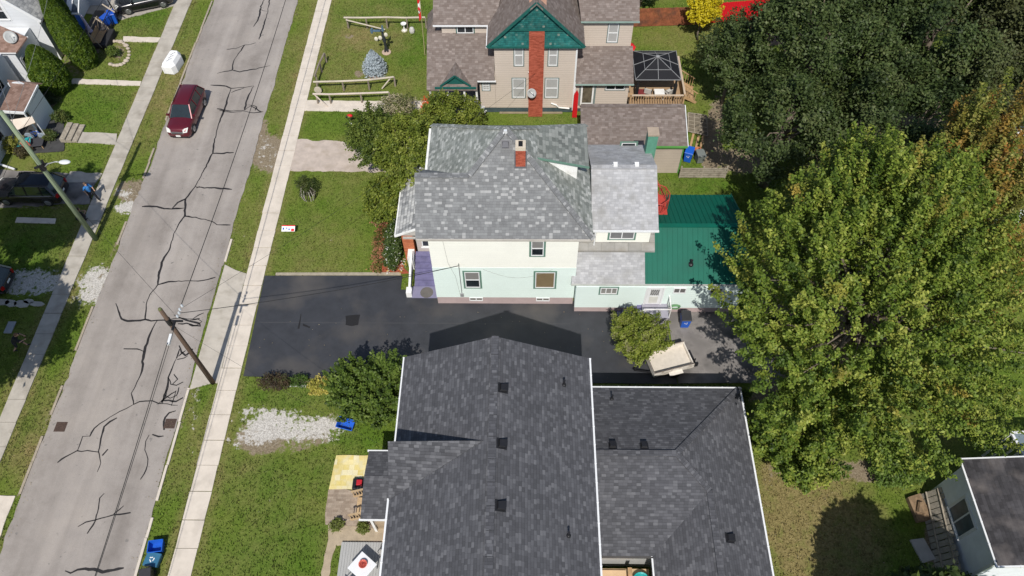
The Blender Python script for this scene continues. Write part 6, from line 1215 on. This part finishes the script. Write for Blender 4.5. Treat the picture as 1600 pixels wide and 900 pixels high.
c = G(1090, 238); MB().lathe((c.x, c.y, 0), [(.2, 0), (.3, .28), (.27, .28), (.17, .05)], 14).build('pot', mat('terracotta', (.45, .16, .07), .8), thing('terracotta_pot', 'terracotta pot between the planks and the blue bin by the garage', 'pot', (c.x, c.y, 0)))
# stone garden edging by the lilac
ed = thing('stone_edging', 'pale stone edging and brick corner in the shrub bed beside the driveway', 'edging', (-13, 20, 0)); a = G(445, 602); b_ = G(495, 605)
for k in range(9): c0 = a.lerp(b_, k/8); MB().box(c0.x-.14, c0.x+.14, c0.y-.07+random.uniform(-.03, .03), c0.y+.07, 0, .12).build('stone', mat('pale_stone', (.5, .49, .46), .8), ed, bevel=.02)
rbed = flat('red_brick_bed', jag(w2([(597,372),(612,372),(632,420),(640,427),(597,427)]), .05), mat('red_mulch', (.30, .075, .035), .95, .35, 6, .5, 20), .03)
gh = thing('garden_hose', 'coiled green garden hose hung on the mint wall by the blue bin', 'hose', (9.0, 25.7, .8)); c = VY(1055, 479, 25.7); mb = MB()
for k in range(4): mb.tube([(c.x+math.cos(a)*(.33-.03*k), 25.72-.03*k, .75+math.sin(a)*(.22-.02*k)) for a in [6.2832*i/20 for i in range(21)]], .02, 5, cap=False)
mb.build('coil', mat('hose_green', (.12, .26, .12), .6), gh)
shp = thing('cable_post', 'thin vertical meter post', 'post', (0, 0, 0)) if False else None
# ------------------------------------------------------------------ FOLIAGE
LM = leafmat('leaf_surface', .34)
def leafcloud(name, C, AX, sz, cols, parent, rng, up=.6, aspect=.62, normals=None, mat_=None):
    """C: leaf centres (N,3) world; AX: outward dirs (N,3)"""
    N = len(C); nrm = AX*.45+rng.normal(0, .55, (N, 3))+np.array([0, 0, up]); nrm /= np.linalg.norm(nrm, axis=1)[:, None]+1e-9
    a = np.cross(nrm, rng.normal(0, 1, (N, 3))); a /= np.linalg.norm(a, axis=1)[:, None]+1e-9; b = np.cross(nrm, a)
    s = (sz*rng.uniform(.65, 1.3, N))[:, None]
    V = np.stack([C-a*s*.5, C+b*s*.5*aspect+nrm*s*.06, C+a*s*.55, C-b*s*.5*aspect+nrm*s*.06], 1).reshape(-1, 3)
    org = np.array(ORG[parent.name]); V = V-org
    me = bpy.data.meshes.new(name); me.vertices.add(4*N); me.vertices.foreach_set('co', V.ravel().astype(np.float32))
    me.loops.add(4*N); me.loops.foreach_set('vertex_index', np.arange(4*N, dtype=np.int32)); me.polygons.add(N)
    me.polygons.foreach_set('loop_start', np.arange(0, 4*N, 4, dtype=np.int32)); me.polygons.foreach_set('loop_total', np.full(N, 4, np.int32)); me.update(calc_edges=True)
    at = me.color_attributes.new('leaf', 'FLOAT_COLOR', 'POINT'); c4 = np.concatenate([cols, np.ones((N, 1))], 1); at.data.foreach_set('color', np.repeat(c4, 4, 0).ravel().astype(np.float32))
    me.materials.append(mat_ or LM); o = bpy.data.objects.new(name, me); COL.objects.link(o); o.parent = parent; ORG[o.name] = ORG[parent.name]; return o
def unit(v): return v/(np.linalg.norm(v, axis=-1, keepdims=True)+1e-9)
def lerp_cols(pal, t):
    pal = np.array(pal); k = np.clip(t, 0, .9999)*(len(pal)-1); i = k.astype(int); f = (k-i)[:, None]; return pal[i]*(1-f)+pal[np.minimum(i+1, len(pal)-1)]*f
def crown_points(rng, R_, nclump, per, clen, crad, lobes=16, lobe_amp=.32, shell=.5, zmin=-1.0, axup=.5, box=0, taper=0, lean=0):
    dirs = unit(rng.normal(0, 1, (nclump, 3))); dirs[:, 2] = np.where(dirs[:, 2] < zmin, -dirs[:, 2]*.5, dirs[:, 2]); dirs = unit(dirs)
    L = unit(rng.normal(0, 1, (lobes, 3))); L[:, 2] = np.abs(L[:, 2])*.9-.25; L = unit(L); dot = dirs@L.T; r = 1-lobe_amp+lobe_amp*1.15*np.max(np.exp(-(1-dot)*11), 1)
    rad = r*(shell+(1-shell)*rng.random(nclump)**.45)
    if box: rad = rad*(np.abs(dirs[:, 0])**3+np.abs(dirs[:, 1])**3+np.abs(dirs[:, 2])**3)**(-1/3*box)
    Cc = dirs*rad[:, None]*np.array(R_)
    tz = Cc[:, 2]/R_[2]; k_ = 1-taper*np.clip(tz, -.12, 1); Cc[:, 0] *= k_; Cc[:, 1] = Cc[:, 1]*k_+lean*Cc[:, 2]
    ax = unit(unit(Cc)+np.array([0, 0, axup])+rng.normal(0, .18, (nclump, 3)))
    t = rng.random((nclump, per))
    rr = rng.normal(0, 1, (nclump, per, 3)); P = Cc[:, None]+ax[:, None]*((t-.5)*clen)[..., None]+rr*(crad*(1.05-.75*t))[..., None]
    return Cc, ax, P.reshape(-1, 3), np.repeat(ax, per, 0), np.repeat(np.arange(nclump), per), t.ravel()
def trunk(par, base, top, r0, limbs, rng, m=None, name='trunk'):
    mb = MB(); b = Vector(base); t = Vector(top); n = 5; pts = [b.lerp(t, k/n)+Vector((rng.uniform(-.12, .12), rng.uniform(-.12, .12), 0))*(k > 0) for k in range(n+1)]
    mb.tube(pts, [r0*(1.25-.85*k/n) for k in range(n+1)], 10)
    for q in limbs:
        s = rng.uniform(.3, .85); p = b.lerp(t, s); q = Vector(q); m1 = p.lerp(q, .35)+Vector((rng.uniform(-.3, .3), rng.uniform(-.3, .3), rng.uniform(.1, .5))); m2 = p.lerp(q, .7)+Vector((rng.uniform(-.3, .3), rng.uniform(-.3, .3), rng.uniform(0, .4)))
        rr = r0*.42*(1.1-s*.5); mb.tube([p, m1, m2, q], [rr, rr*.7, rr*.4, rr*.12], 6)
    return mb.build(name, m or mat('bark', (.16, .13, .10), .95, .3, 3, .6, 12), par, smooth=True, fixn=False)
def tree(name, label, base, cz, R_, pal, seed, nclump=700, per=80, leaf=.24, clen=1.5, crad=.28, lobes=18, amp=.32, shell=.5, axup=.5, offs=(0, 0), group=None, r0=.3, colfun=None, zmin=-.75, nlimb=26, up=.6, cat='tree', asp=.62, box=0, taper=0, lean=0):
    rng = np.random.default_rng(seed); r = thing(name, label, cat, base, group); c = np.array([base[0]+offs[0], base[1]+offs[1], cz])
    Cc, ax, P, AX, ci, t = crown_points(rng, R_, nclump, per, clen, crad, lobes, amp, shell, zmin, axup, box, taper, lean)
    ct = rng.normal(.5, .22, nclump); tt = ct[ci]+rng.normal(0, .16, len(P))
    P = P+c; cols = lerp_cols(pal, tt)
    if colfun is not None: cols = colfun(P, ci, Cc+c, cols, rng, t)
    cols = np.clip(cols*rng.uniform(.8, 1.22, (len(P), 1)), 0.003, .9)
    k = P[:, 2] > .15; leafcloud('crown', P[k], AX[k], leaf, cols[k], r, rng, up=up, aspect=asp)
    sel = rng.choice(nclump, min(nlimb, nclump), replace=False); trunk(r, base, (c[0], c[1], cz+R_[2]*.35), r0, [tuple(q) for q in (Cc[sel]*.93+c)], rng); return r
# big maple at the right, green turning orange at the shoot tips
mp_ = [(.05, .09, .011), (.115, .175, .021), (.20, .265, .038), (.34, .365, .07)]
def autumn(amount, lo=(.42, .17, .045), y=(.38, .30, .06)):
    def f(P, ci, Cw, cols, rng, t):
        n = len(Cw); a = (fbm(Cw[:, 0], Cw[:, 1], .35, 3, 77)*.5+fbm(Cw[:, 1], Cw[:, 2], .9, 3, 78)*.5+rng.normal(0, .26, n)); a = a+(Cw[:, 0]-19)*.025+(Cw[:, 1]-21)*.012; k = np.clip((a-1+amount*1.7), 0, 1)[ci]*np.clip(t*1.6, .1, 1); k2 = np.clip((a-.35+amount*.5)*1.6, 0, 1)[ci]
        k = k[:, None]; k2 = k2[:, None]*.6*(rng.random((len(P), 1)) < .8)
        return (cols*(1-k2)+np.array(y)*k2)*(1-k)+np.array(lo)*k
    return f
tree('maple_tree', 'large maple with bright green leaves turning orange at the tips, over the lower right yard', (18.1, 21.6, 0), 7.6, (7.4, 7.4, 7.4), mp_, 11, nclump=1500, per=125, leaf=.165, clen=1.7, crad=.21, lobes=80, amp=.36, shell=.45, axup=1.0, r0=.45, colfun=autumn(.29), nlimb=60, box=.35, taper=.42, lean=.42)
tree('maple_tree', 'orange-tinged maple behind the large green one at the right edge', (23.8, 26.4, 0), 7.8, (4.8, 4.8, 7.2), [(.06, .085, .012), (.13, .165, .025), (.21, .22, .045), (.32, .29, .08)], 12, nclump=620, per=120, leaf=.17, clen=2.0, crad=.22, lobes=40, amp=.34, shell=.4, axup=1.2, r0=.35, colfun=autumn(.6), nlimb=40, taper=.4, lean=.4)
tree('maple_tree', 'lower left skirt of the large maple, added as its own low tree beside the rear wing gutter', (14.3, 16.0, 0), 2.9, (2.5, 2.9, 2.5), mp_, 13, nclump=230, per=105, leaf=.165, clen=1.3, crad=.2, lobes=24, amp=.4, shell=.4, axup=1.0, r0=.12, nlimb=16)  # added as its own tree, stands for the large maple's lowest left foliage
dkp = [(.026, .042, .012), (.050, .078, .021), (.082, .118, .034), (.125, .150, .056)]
ND = []
dark_trees = [((16.9, 36.6), 5.4, (3.9, 4.3, 3.5), 'dark green maple with a hollow side above the board fence, nearest the garage'),
  ((20.4, 43.4), 7.6, (5.5, 5.3, 4.8), 'dark green maple overhanging the bright red fence'),
  ((26.8, 42.0), 8.6, (6.2, 5.6, 5.2), 'dense dark green maple in the middle of the upper right canopy'),
  ((33.0, 44.8), 8.4, (6.2, 5.6, 5.0), 'dark maple with bronze tinged leaves in the top right corner'),
  ((24.5, 35.6), 6.5, (5.2, 4.4, 4.6), 'dark maple directly behind the top shoots of the bright green maple'),
  ((31.8, 38.6), 6.0, (5.6, 3.6, 4.2), 'dark maple beside the brown roof at the right edge'),
  ((27, 50.5), 9.0, (6.5, 4.5, 4.4), 'farthest dark maple along the top edge'),
  ((36.5, 51), 8.5, (6, 4.5, 4.4), 'farthest dark maple of the top right corner')]
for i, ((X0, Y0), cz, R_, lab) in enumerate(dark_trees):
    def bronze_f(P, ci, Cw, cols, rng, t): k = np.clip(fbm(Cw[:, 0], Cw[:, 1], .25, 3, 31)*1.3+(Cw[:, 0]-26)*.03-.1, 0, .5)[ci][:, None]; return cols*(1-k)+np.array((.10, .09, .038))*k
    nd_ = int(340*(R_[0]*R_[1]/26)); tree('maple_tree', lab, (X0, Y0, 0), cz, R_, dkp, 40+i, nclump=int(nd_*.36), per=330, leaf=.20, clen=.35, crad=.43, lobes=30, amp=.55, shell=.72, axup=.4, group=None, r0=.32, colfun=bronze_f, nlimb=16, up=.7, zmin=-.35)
# shrubs and trees round the mint house
tree('shrub', 'small rounded leafy tree beside the cream trailer and side steps', (6.75, 23.0, 0), 1.75, (1.95, 1.75, 1.55), [(.085, .12, .015), (.17, .22, .026), (.26, .30, .05), (.26, .25, .13)], 61, nclump=230, per=90, leaf=.12, clen=.85, crad=.17, lobes=13, amp=.42, shell=.45, axup=.9, r0=.09, nlimb=30, cat='shrub')
tree('lilac_bush', 'tall green lilac bush at the front corner of the dark roofed house', (-8.4, 19.2, 0), 1.9, (2.7, 1.9, 2.1), [(.04, .07, .012), (.075, .125, .018), (.12, .18, .028), (.18, .245, .05)], 62, nclump=300, per=75, leaf=.16, clen=1.3, crad=.16, lobes=30, amp=.42, shell=.35, axup=1.6, r0=.07, nlimb=24, cat='bush')
tree('shrub', 'yellow-leaved shrub beside the lilac at the edge of the driveway', (-11.9, 20.2, 0), .45, (.75, .5, .5), [(.25, .25, .04), (.42, .38, .07), (.5, .42, .12)], 63, nclump=50, per=45, leaf=.11, clen=.4, crad=.12, r0=.03, nlimb=6, cat='shrub')
tree('shrub', 'purple-leaved barberry with a white stake in the driveway bed', (-14.6, 20.5, 0), .35, (.95, .5, .5), [(.04, .03, .02), (.09, .06, .035), (.08, .10, .03)], 64, nclump=70, per=45, leaf=.09, clen=.45, crad=.14, r0=.03, nlimb=8, cat='shrub')
tree('shrub', 'low green shrub between the barberry and the yellow shrub', (-13.2, 20.6, 0), .25, (.7, .4, .4), [(.05, .09, .015), (.10, .17, .03)], 65, nclump=40, per=40, leaf=.09, clen=.3, crad=.12, r0=.03, nlimb=4, cat='shrub')
sp2 = [(.07, .10, .014), (.13, .175, .022), (.20, .24, .034), (.28, .31, .06)]
tree('shrub_tree', 'yellow-green bushy tree against the north-west corner of the mint house', (-7.6, 36.3, 0), 3.2, (2.6, 3.0, 2.6), sp2, 66, nclump=420, per=60, leaf=.15, clen=.6, crad=.19, lobes=26, amp=.28, shell=.55, r0=.16, nlimb=14)
tree('shrub_tree', 'yellow-green bushy tree in front of the beige house porch', (-5.2, 40.6, 0), 2.3, (2.4, 1.7, 2.2), sp2, 67, nclump=260, per=60, leaf=.15, clen=.6, crad=.19, lobes=20, amp=.3, shell=.55, r0=.12, nlimb=10)
tree('shrub', 'yellow-green shrub below the beige house wall, behind the mint roof', (-3.0, 40.3, 0), .8, (1.6, .9, .9), sp2, 68, nclump=120, per=50, leaf=.14, clen=.5, crad=.17, r0=.06, nlimb=6, cat='shrub')
tree('shrub_tree', 'darker green loose-branched tree overhanging the gravel driveway', (-10.0, 38.3, 0), 2.5, (2.7, 2.8, 2.2), [(.04, .065, .012), (.08, .12, .018), (.13, .175, .028), (.19, .23, .045)], 69, nclump=330, per=55, leaf=.15, clen=1.0, crad=.18, lobes=26, amp=.42, shell=.35, axup=.4, r0=.14, nlimb=34)
tree('shrub_tree', 'low yellow-green branches beside the porch roof of the mint house', (-9.2, 33.4, 0), 1.7, (1.7, 1.7, 1.6), sp2, 70, nclump=200, per=55, leaf=.15, clen=.6, crad=.18, lobes=18, amp=.35, shell=.5, r0=.1, nlimb=12)
tree('flower_bush', 'orange-red flowering bush beside the beige house porch', (-6.9, 42.6, 0), 1.3, (.7, .8, 1.3), [(.65, .08, .03), (.75, .12, .05), (.35, .25, .05)], 71, nclump=70, per=40, leaf=.13, clen=.5, crad=.14, r0=.05, nlimb=6, cat='bush')
tree('hydrangea', 'white-flowering shrub in front of the beige house porch', (-4.3, 42.3, 0), 1.5, (1.6, .6, .7), [(.55, .56, .6), (.74, .74, .76), (.3, .32, .2)], 72, nclump=60, per=34, leaf=.13, clen=.25, crad=.12, r0=.05, nlimb=6, cat='bush')
tree('wildflower_bush', 'tangled cream-flowering bush at the end of the log fences', (-9.6, 43.6, 0), .8, (1.6, 1.0, 1.0), [(.07, .10, .02), (.16, .18, .05), (.45, .40, .26), (.55, .48, .34)], 73, nclump=130, per=40, leaf=.11, clen=.6, crad=.2, r0=.05, nlimb=10, cat='bush')
# flower bed along the porch
tree('rose_bush', 'climbing green bush with white blossoms along the brick porch', (-8.6, 30.6, 0), .8, (.55, 2.3, .9), [(.02, .045, .01), (.045, .08, .018), (.09, .13, .03), (.09, .13, .03)], 74, nclump=190, per=55, leaf=.12, clen=.4, crad=.15, r0=.05, nlimb=8, cat='bush', colfun=lambda P, ci, Cw, cols, rng, t: np.where((rng.random((len(P), 1)) < .035), np.array([[.65, .65, .6]]), cols))
tree('flower_bed', 'coral and orange flowers in the bed at the lawn edge by the porch', (-9.6, 30.6, 0), .25, (.5, 2.4, .35), [(.07, .10, .02), (.14, .16, .03), (.42, .17, .10), (.52, .22, .14)], 75, nclump=110, per=36, leaf=.10, clen=.3, crad=.14, r0=.02, nlimb=3, cat='flower bed')
tree('flower_bed', 'pink and orange blossoms beside the dark shrub base on the lawn corner', (-9.9, 32.9, 0), .2, (.6, .35, .3), [(.10, .12, .03), (.45, .18, .12), (.5, .25, .16)], 76, nclump=26, per=30, leaf=.1, clen=.3, crad=.12, r0=.02, nlimb=3, cat='flower bed')
# scattered pale petals on the red mulch
rngp = np.random.default_rng(3); pf = thing('flower_bed', 'white and pink flowers on the red mulch beside the purple porch steps', 'flower bed', (-8.4, 28.9, 0)); C_ = np.stack([rngp.uniform(-9.0, -7.7, 90), rngp.uniform(28.6, 29.9, 90), rngp.uniform(.08, .25, 90)], 1); pc = np.array([(.7, .66, .6), (.65, .35, .3), (.6, .45, .12), (.7, .7, .68)])[rngp.integers(0, 4, 90)]; leafcloud('blossoms', C_, np.tile([0, 0, 1.], (90, 1)), .15, pc, pf, rngp)
# cage bush on the lawn
tree('shrub', 'small green shrub growing through a white stick cage on the front lawn', (-15.1, 35.4, 0), 1.0, (.65, .55, .8), [(.04, .065, .015), (.10, .12, .03)], 77, nclump=50, per=36, leaf=.10, clen=.5, crad=.14, r0=.03, nlimb=8, cat='shrub')
cg = thing('stick_cage', 'cage of pale bent sticks round the small lawn shrub', 'plant support', (-15.1, 35.3, 0)); r_ = random.Random(9)
for k in range(16): a = k*.4; p = Vector((-15.1+.42*math.cos(a), 35.2+.35*math.sin(a), 0)); MB().tube([p, p+Vector((.12*math.cos(a), .1*math.sin(a), .5)), p+Vector((-.1*math.cos(a)+r_.uniform(-.1, .1), -.1*math.sin(a), 1.0))], [.03, .025, .012], 5).build('stick', mat('birch_stick' if k % 3 else 'dark_stick', (.46, .42, .37) if k % 3 else (.08, .06, .05), .8), cg)
# blue spruce
sr_ = thing('blue_spruce', 'small blue spruce with a silver-blue conical crown on the lawn', 'tree', (-11.95, 48.5, 0)); rg2 = np.random.default_rng(8); n = 9000; t = rg2.random(n)**.8; an = rg2.random(n)*6.283; sp_n = 26; an = np.round(an/(6.283/sp_n))*(6.283/sp_n)+rg2.normal(0, .06, n)+t*3; rr_ = .86*np.minimum(1, (1-t)*1.5)**.8*(.35+.65*rg2.random(n)**.5)*(1+.18*np.sin(t*44)); P = np.stack([-11.95+np.cos(an)*rr_, 48.5+np.sin(an)*rr_, (.15+t*2.05-rr_*.12)], 1); AX = unit(np.stack([np.cos(an), np.sin(an), .5+0*t], 1))
leafcloud('crown', P, AX, .16, lerp_cols([(.20, .26, .28), (.36, .43, .46), (.52, .58, .62)], np.clip(rr_/(.86*np.minimum(1, (1-t)*1.5)**.8+.01)*.9+rg2.normal(0, .12, n), 0, 1)), sr_, rg2, up=.2, aspect=.35); trunk(sr_, (-11.95, 48.5, 0), (-11.95, 48.5, 2.0), .06, [], rg2); MB().lathe((-11.95, 48.35, 0), [(.62, 0), (.6, .06), (.3, .1)], 14).build('mulch_ring', mat('pink_mulch', (.36, .22, .15), .95, .25, 8), sr_)
# arborvitae
def arbor(label, base, h, rad, seed, n=26000, lean=(0, 0)):
    r = thing('cedar_tree', label, 'hedge tree', (*base, 0), 'clipped cedars beside the white houses'); g = np.random.default_rng(seed); t = g.random(n)**.9; an = g.random(n)*6.283; prof = np.minimum(1, (1-t)*1.9)**.6*(.75+.25*np.minimum(1, t*6)); bump = 1+.16*fbm(an*2.2, t*h*.7, 1.0, 4, seed); rr = rad*prof*bump*(.62+.38*g.random(n)**.4)
    P = np.stack([base[0]+np.cos(an)*rr+lean[0]*t*h, base[1]+np.sin(an)*rr+lean[1]*t*h, .1+t*h], 1); AX = unit(np.stack([np.cos(an), np.sin(an), .9+0*t], 1))
    leafcloud('crown', P, AX, .17, lerp_cols([(.02, .05, .005), (.055, .10, .008), (.10, .165, .014), (.16, .215, .02)], np.clip(.5+.5*fbm(an*3, t*h*1.2, 1.6, 3, seed+3)+g.normal(0, .18, n), 0, 1)), r, g, up=.5, aspect=.5); trunk(r, (*base, 0), (base[0]+lean[0]*h*.9, base[1]+lean[1]*h*.9, h*.9), .12, [], g); return r
b_ = G(88, 142); arbor('shorter broad clipped cedar beside the bungalow extension', (b_.x+.1, b_.y+.15), 4.1, 1.3, 91)
arbor('tallest clipped cedar between the two white houses, front of its row', (-35.5, 49.5), 5.2, 1.02, 92)
arbor('clipped cedar second in the row between the two white houses', (-36.7, 50.7), 6.0, 1.02, 93)
arbor('clipped cedar at the back of the row between the two white houses', (-37.5, 52.2), 6.4, .95, 94)
# bushes round the left houses
for lab, u, v, rx, ry, pal, sd in (('yellow-green shrub at the foot of the green pole window wall', 28, 232, 1.0, .9, [(.10, .12, .02), (.24, .25, .04), (.34, .32, .08)], 101), ('dark brown and green shrub beside the yellow one under the left window', 40, 240, .8, .5, [(.06, .05, .03), (.14, .12, .05)], 102), ('fern-like potted plant at the top of the patio steps', 97, 188, .7, .6, [(.05, .09, .02), (.14, .16, .04)], 103),
        ('fern-like potted plant at the lower corner of the small patio', 80, 217, .6, .5, [(.05, .09, .02), (.13, .15, .04)], 104), ('small green plants inside the rock ring', 180, 88, .5, .7, [(.06, .10, .02), (.16, .22, .04)], 105), ('dark ornamental plants in the shade of the entry porch', 80, 160, .8, .8, [(.02, .035, .01), (.05, .07, .02)], 106),
        ('weedy clump on the sandy strip beside the deck', 568, 826, .28, .2, [(.12, .15, .03), (.2, .23, .06)], 107), ('weedy clump at the edge of the brick paving', 527, 822, .3, .2, [(.12, .15, .03), (.2, .23, .06)], 108)):
    c = G(u, v); tree('shrub', lab, (c.x, c.y, 0), ry*.5, (rx*.9, rx*.8, ry*.8), pal, sd, nclump=60, per=38, leaf=.10, clen=.35, crad=.12, r0=.03, nlimb=4, cat='shrub')
c = G(1500, 880, 0); tree('shrub', 'dark shrub in front of the corner of the lower right white house', (21.6, 9.0, 0), 1.0, (.8, .8, 1.1), dkp, 109, nclump=90, per=50, leaf=.13, clen=.4, crad=.15, r0=.05, nlimb=5, cat='shrub')
tree('hedge', 'dark low hedge in shade between the driveway and the rear wing', (9.0, 19.9, 0), .35, (4.4, .45, .45), [(.02, .04, .01), (.06, .10, .02)], 110, nclump=300, per=45, leaf=.11, clen=.3, crad=.14, r0=.03, nlimb=4, cat='hedge', lobes=40)
tree('shrub', 'fresh green undergrowth at the foot of the leaning fence below the maple', (20.2, 15.2, 0), .8, (1.7, .9, 1.1), [(.05, .09, .015), (.11, .18, .03), (.16, .24, .05)], 111, nclump=150, per=50, leaf=.13, clen=.4, crad=.16, r0=.05, nlimb=6, cat='shrub')
tree('maple_tree', 'young yellow-leaved tree beside the bright red fence at the top', (14.3, 52.6, 0), 2.9, (1.4, 1.2, 1.6), [(.42, .34, .012), (.60, .50, .015), (.70, .60, .04)], 112, nclump=170, per=45, leaf=.16, clen=.7, crad=.16, lobes=22, amp=.4, shell=.4, r0=.07, nlimb=20)
tree('shrub_tree', 'very dark tree behind the stained board fence at the top', (10.0, 57.2, 0), 2.5, (2.2, 1.5, 2.2), dkp, 113, nclump=160, per=60, leaf=.2, clen=.6, crad=.25, r0=.1, nlimb=6)
tree('tree', 'dark green tree at the left tip of the upper canopy, nearest the gazebo', (15.2, 45.0, 0), 4.4, (2.6, 3.2, 2.8), dkp, 114, nclump=260, per=60, leaf=.2, clen=.6, crad=.25, r0=.12, nlimb=10)
# trees beyond the picture's edge whose shade falls into it
shp_ = [(.03, .05, .01), (.06, .09, .02), (.10, .14, .03)]
for i, (X0, Y0, cz, R_, lab) in enumerate(((-33.6, 17.5, 8.6, (5.2, 4.6, 4.0), 'broad street tree just outside the left edge, nearer the viewer'), (-33.4, 25.2, 10.6, (3.6, 3.4, 3.4), 'broad street tree just outside the left edge, beside the dark SUV'), (-33.9, 9.5, 6.0, (3.2, 3.0, 3.2), 'street tree outside the lower left corner'),
        (17.5, 6.2, 4.6, (2.4, 2.6, 3.0), 'garden tree below the bottom edge near the white house'), (20.3, 4.2, 6.2, (2.0, 2.2, 3.6), 'taller garden tree below the bottom edge near the white house'))):
    tree('tree', lab, (X0, Y0, 0), cz, R_, shp_, 130+i, nclump=420, per=80, leaf=.32, clen=.9, crad=.4, r0=.25, nlimb=10)
# ------------------------------------------------------------------ grass tufts along lawns (uncountable)
rng = np.random.default_rng(17); n = 150000; gx = rng.uniform(-36, 22, n); gy = rng.uniform(8.5, 58, n)
ok = np.ones(n, bool)
for P in PAVED: ok &= ~inpoly(gx, gy, [(a, b_) for a, b_ in P])
for (a, b_, c_, d_) in ((-5.5, 13.3, 26.2, 34.4), (-5.6, 3.0, -6, 18.1), (2.9, 11.4, 3, 18.5), (-2.2, 3.8, 43.7, 52), (-7, 8, 46, 53), (3.9, 11.1, 37.6, 42.7), (21.9, 32, 9, 15.3), (-48, -38, 30, 60), (-7.7, -5.4, 29.8, 35), (-9.5, -5.5, 6, 15), (7.8, 12, 43.6, 48.2)): ok &= ~((gx > a) & (gx < b_) & (gy > c_) & (gy < d_))
ix = np.clip(np.searchsorted(gxs, gx), 0, nx-1); iy = np.clip(np.searchsorted(gys, gy), 0, ny-1); gi = iy*nx+ix
ok &= (BA[gi] < .45) & (GR[gi] < .4)
gx, gy, gi = gx[ok], gy[ok], gi[ok]; N = len(gx)
gt = bpy.data.meshes.new('grass'); k = 2
bx = np.repeat(gx, k)+rng.normal(0, .04, N*k); by = np.repeat(gy, k)+rng.normal(0, .04, N*k); an = rng.random(N*k)*6.283; hh = rng.uniform(.03, .075, N*k)*(1+.8*LU[np.repeat(gi, k)]); wv = rng.uniform(.02, .045, N*k)
ln = rng.normal(0, .03, (N*k, 2)); V0 = np.stack([bx-np.cos(an)*wv, by-np.sin(an)*wv, np.full(N*k, -.03)], 1); V1 = np.stack([bx+np.cos(an)*wv, by+np.sin(an)*wv, np.full(N*k, -.03)], 1); V2 = np.stack([bx+ln[:, 0], by+ln[:, 1], hh], 1)
VV = np.stack([V0, V1, V2], 1).reshape(-1, 3); M = N*k
gt.vertices.add(3*M); gt.vertices.foreach_set('co', VV.ravel().astype(np.float32)); gt.loops.add(3*M); gt.loops.foreach_set('vertex_index', np.arange(3*M, dtype=np.int32)); gt.polygons.add(M); gt.polygons.foreach_set('loop_start', np.arange(0, 3*M, 3, dtype=np.int32)); gt.polygons.foreach_set('loop_total', np.full(M, 3, np.int32)); gt.update(calc_edges=True)
dr_ = np.clip(DR[np.repeat(gi, k)]*1.1+rng.normal(0, .12, M), 0, 1)[:, None]; lu_ = LU[np.repeat(gi, k)][:, None]; base = np.array([(.145, .20, .032)])*(1-lu_)+np.array([(.095, .182, .021)])*lu_; cc = (base*(1-dr_)+np.array([(.30, .25, .11)])*dr_)*rng.uniform(.6, 1.35, (M, 1))
at = gt.color_attributes.new('leaf', 'FLOAT_COLOR', 'POINT'); at.data.foreach_set('color', np.repeat(np.concatenate([cc, np.ones((M, 1))], 1), 3, 0).ravel().astype(np.float32)); gt.materials.append(leafmat('grass_blade', .2, .7))
go2 = bpy.data.objects.new('grass', gt); COL.objects.link(go2); tag(go2, 'short green grass tufts growing over the lawns and verges', 'grass', kind='stuff')

# fallen leaves and grit blown over the paving (uncountable)
rng = np.random.default_rng(23); n = 1050
lx = np.concatenate([rng.uniform(-16.5, 13.5, 90), rng.normal(-27.2, .25, 350), rng.normal(-20.0, .2, 300), rng.uniform(11.5, 20, 310)]); ly = np.concatenate([rng.uniform(21, 26.2, 90), rng.uniform(9, 58, 350), rng.uniform(9, 58, 300), rng.uniform(9, 16, 310)])
lz = np.full(n, .05); ll = thing('leaf_litter', 'fallen tan leaves scattered over the driveway, gutters and dry grass', 'leaf litter', (0, 0, 0)); ll['kind'] = 'stuff'
tag(leafcloud('leaf_litter', np.stack([lx, ly, lz], 1), np.tile([0, 0, 1.], (n, 1)), .06, lerp_cols([(.16, .15, .08), (.36, .27, .14), (.42, .38, .28)], rng.random(n)), ll, rng, up=3), None, None)
bpy.data.objects.remove(ll) if False else None
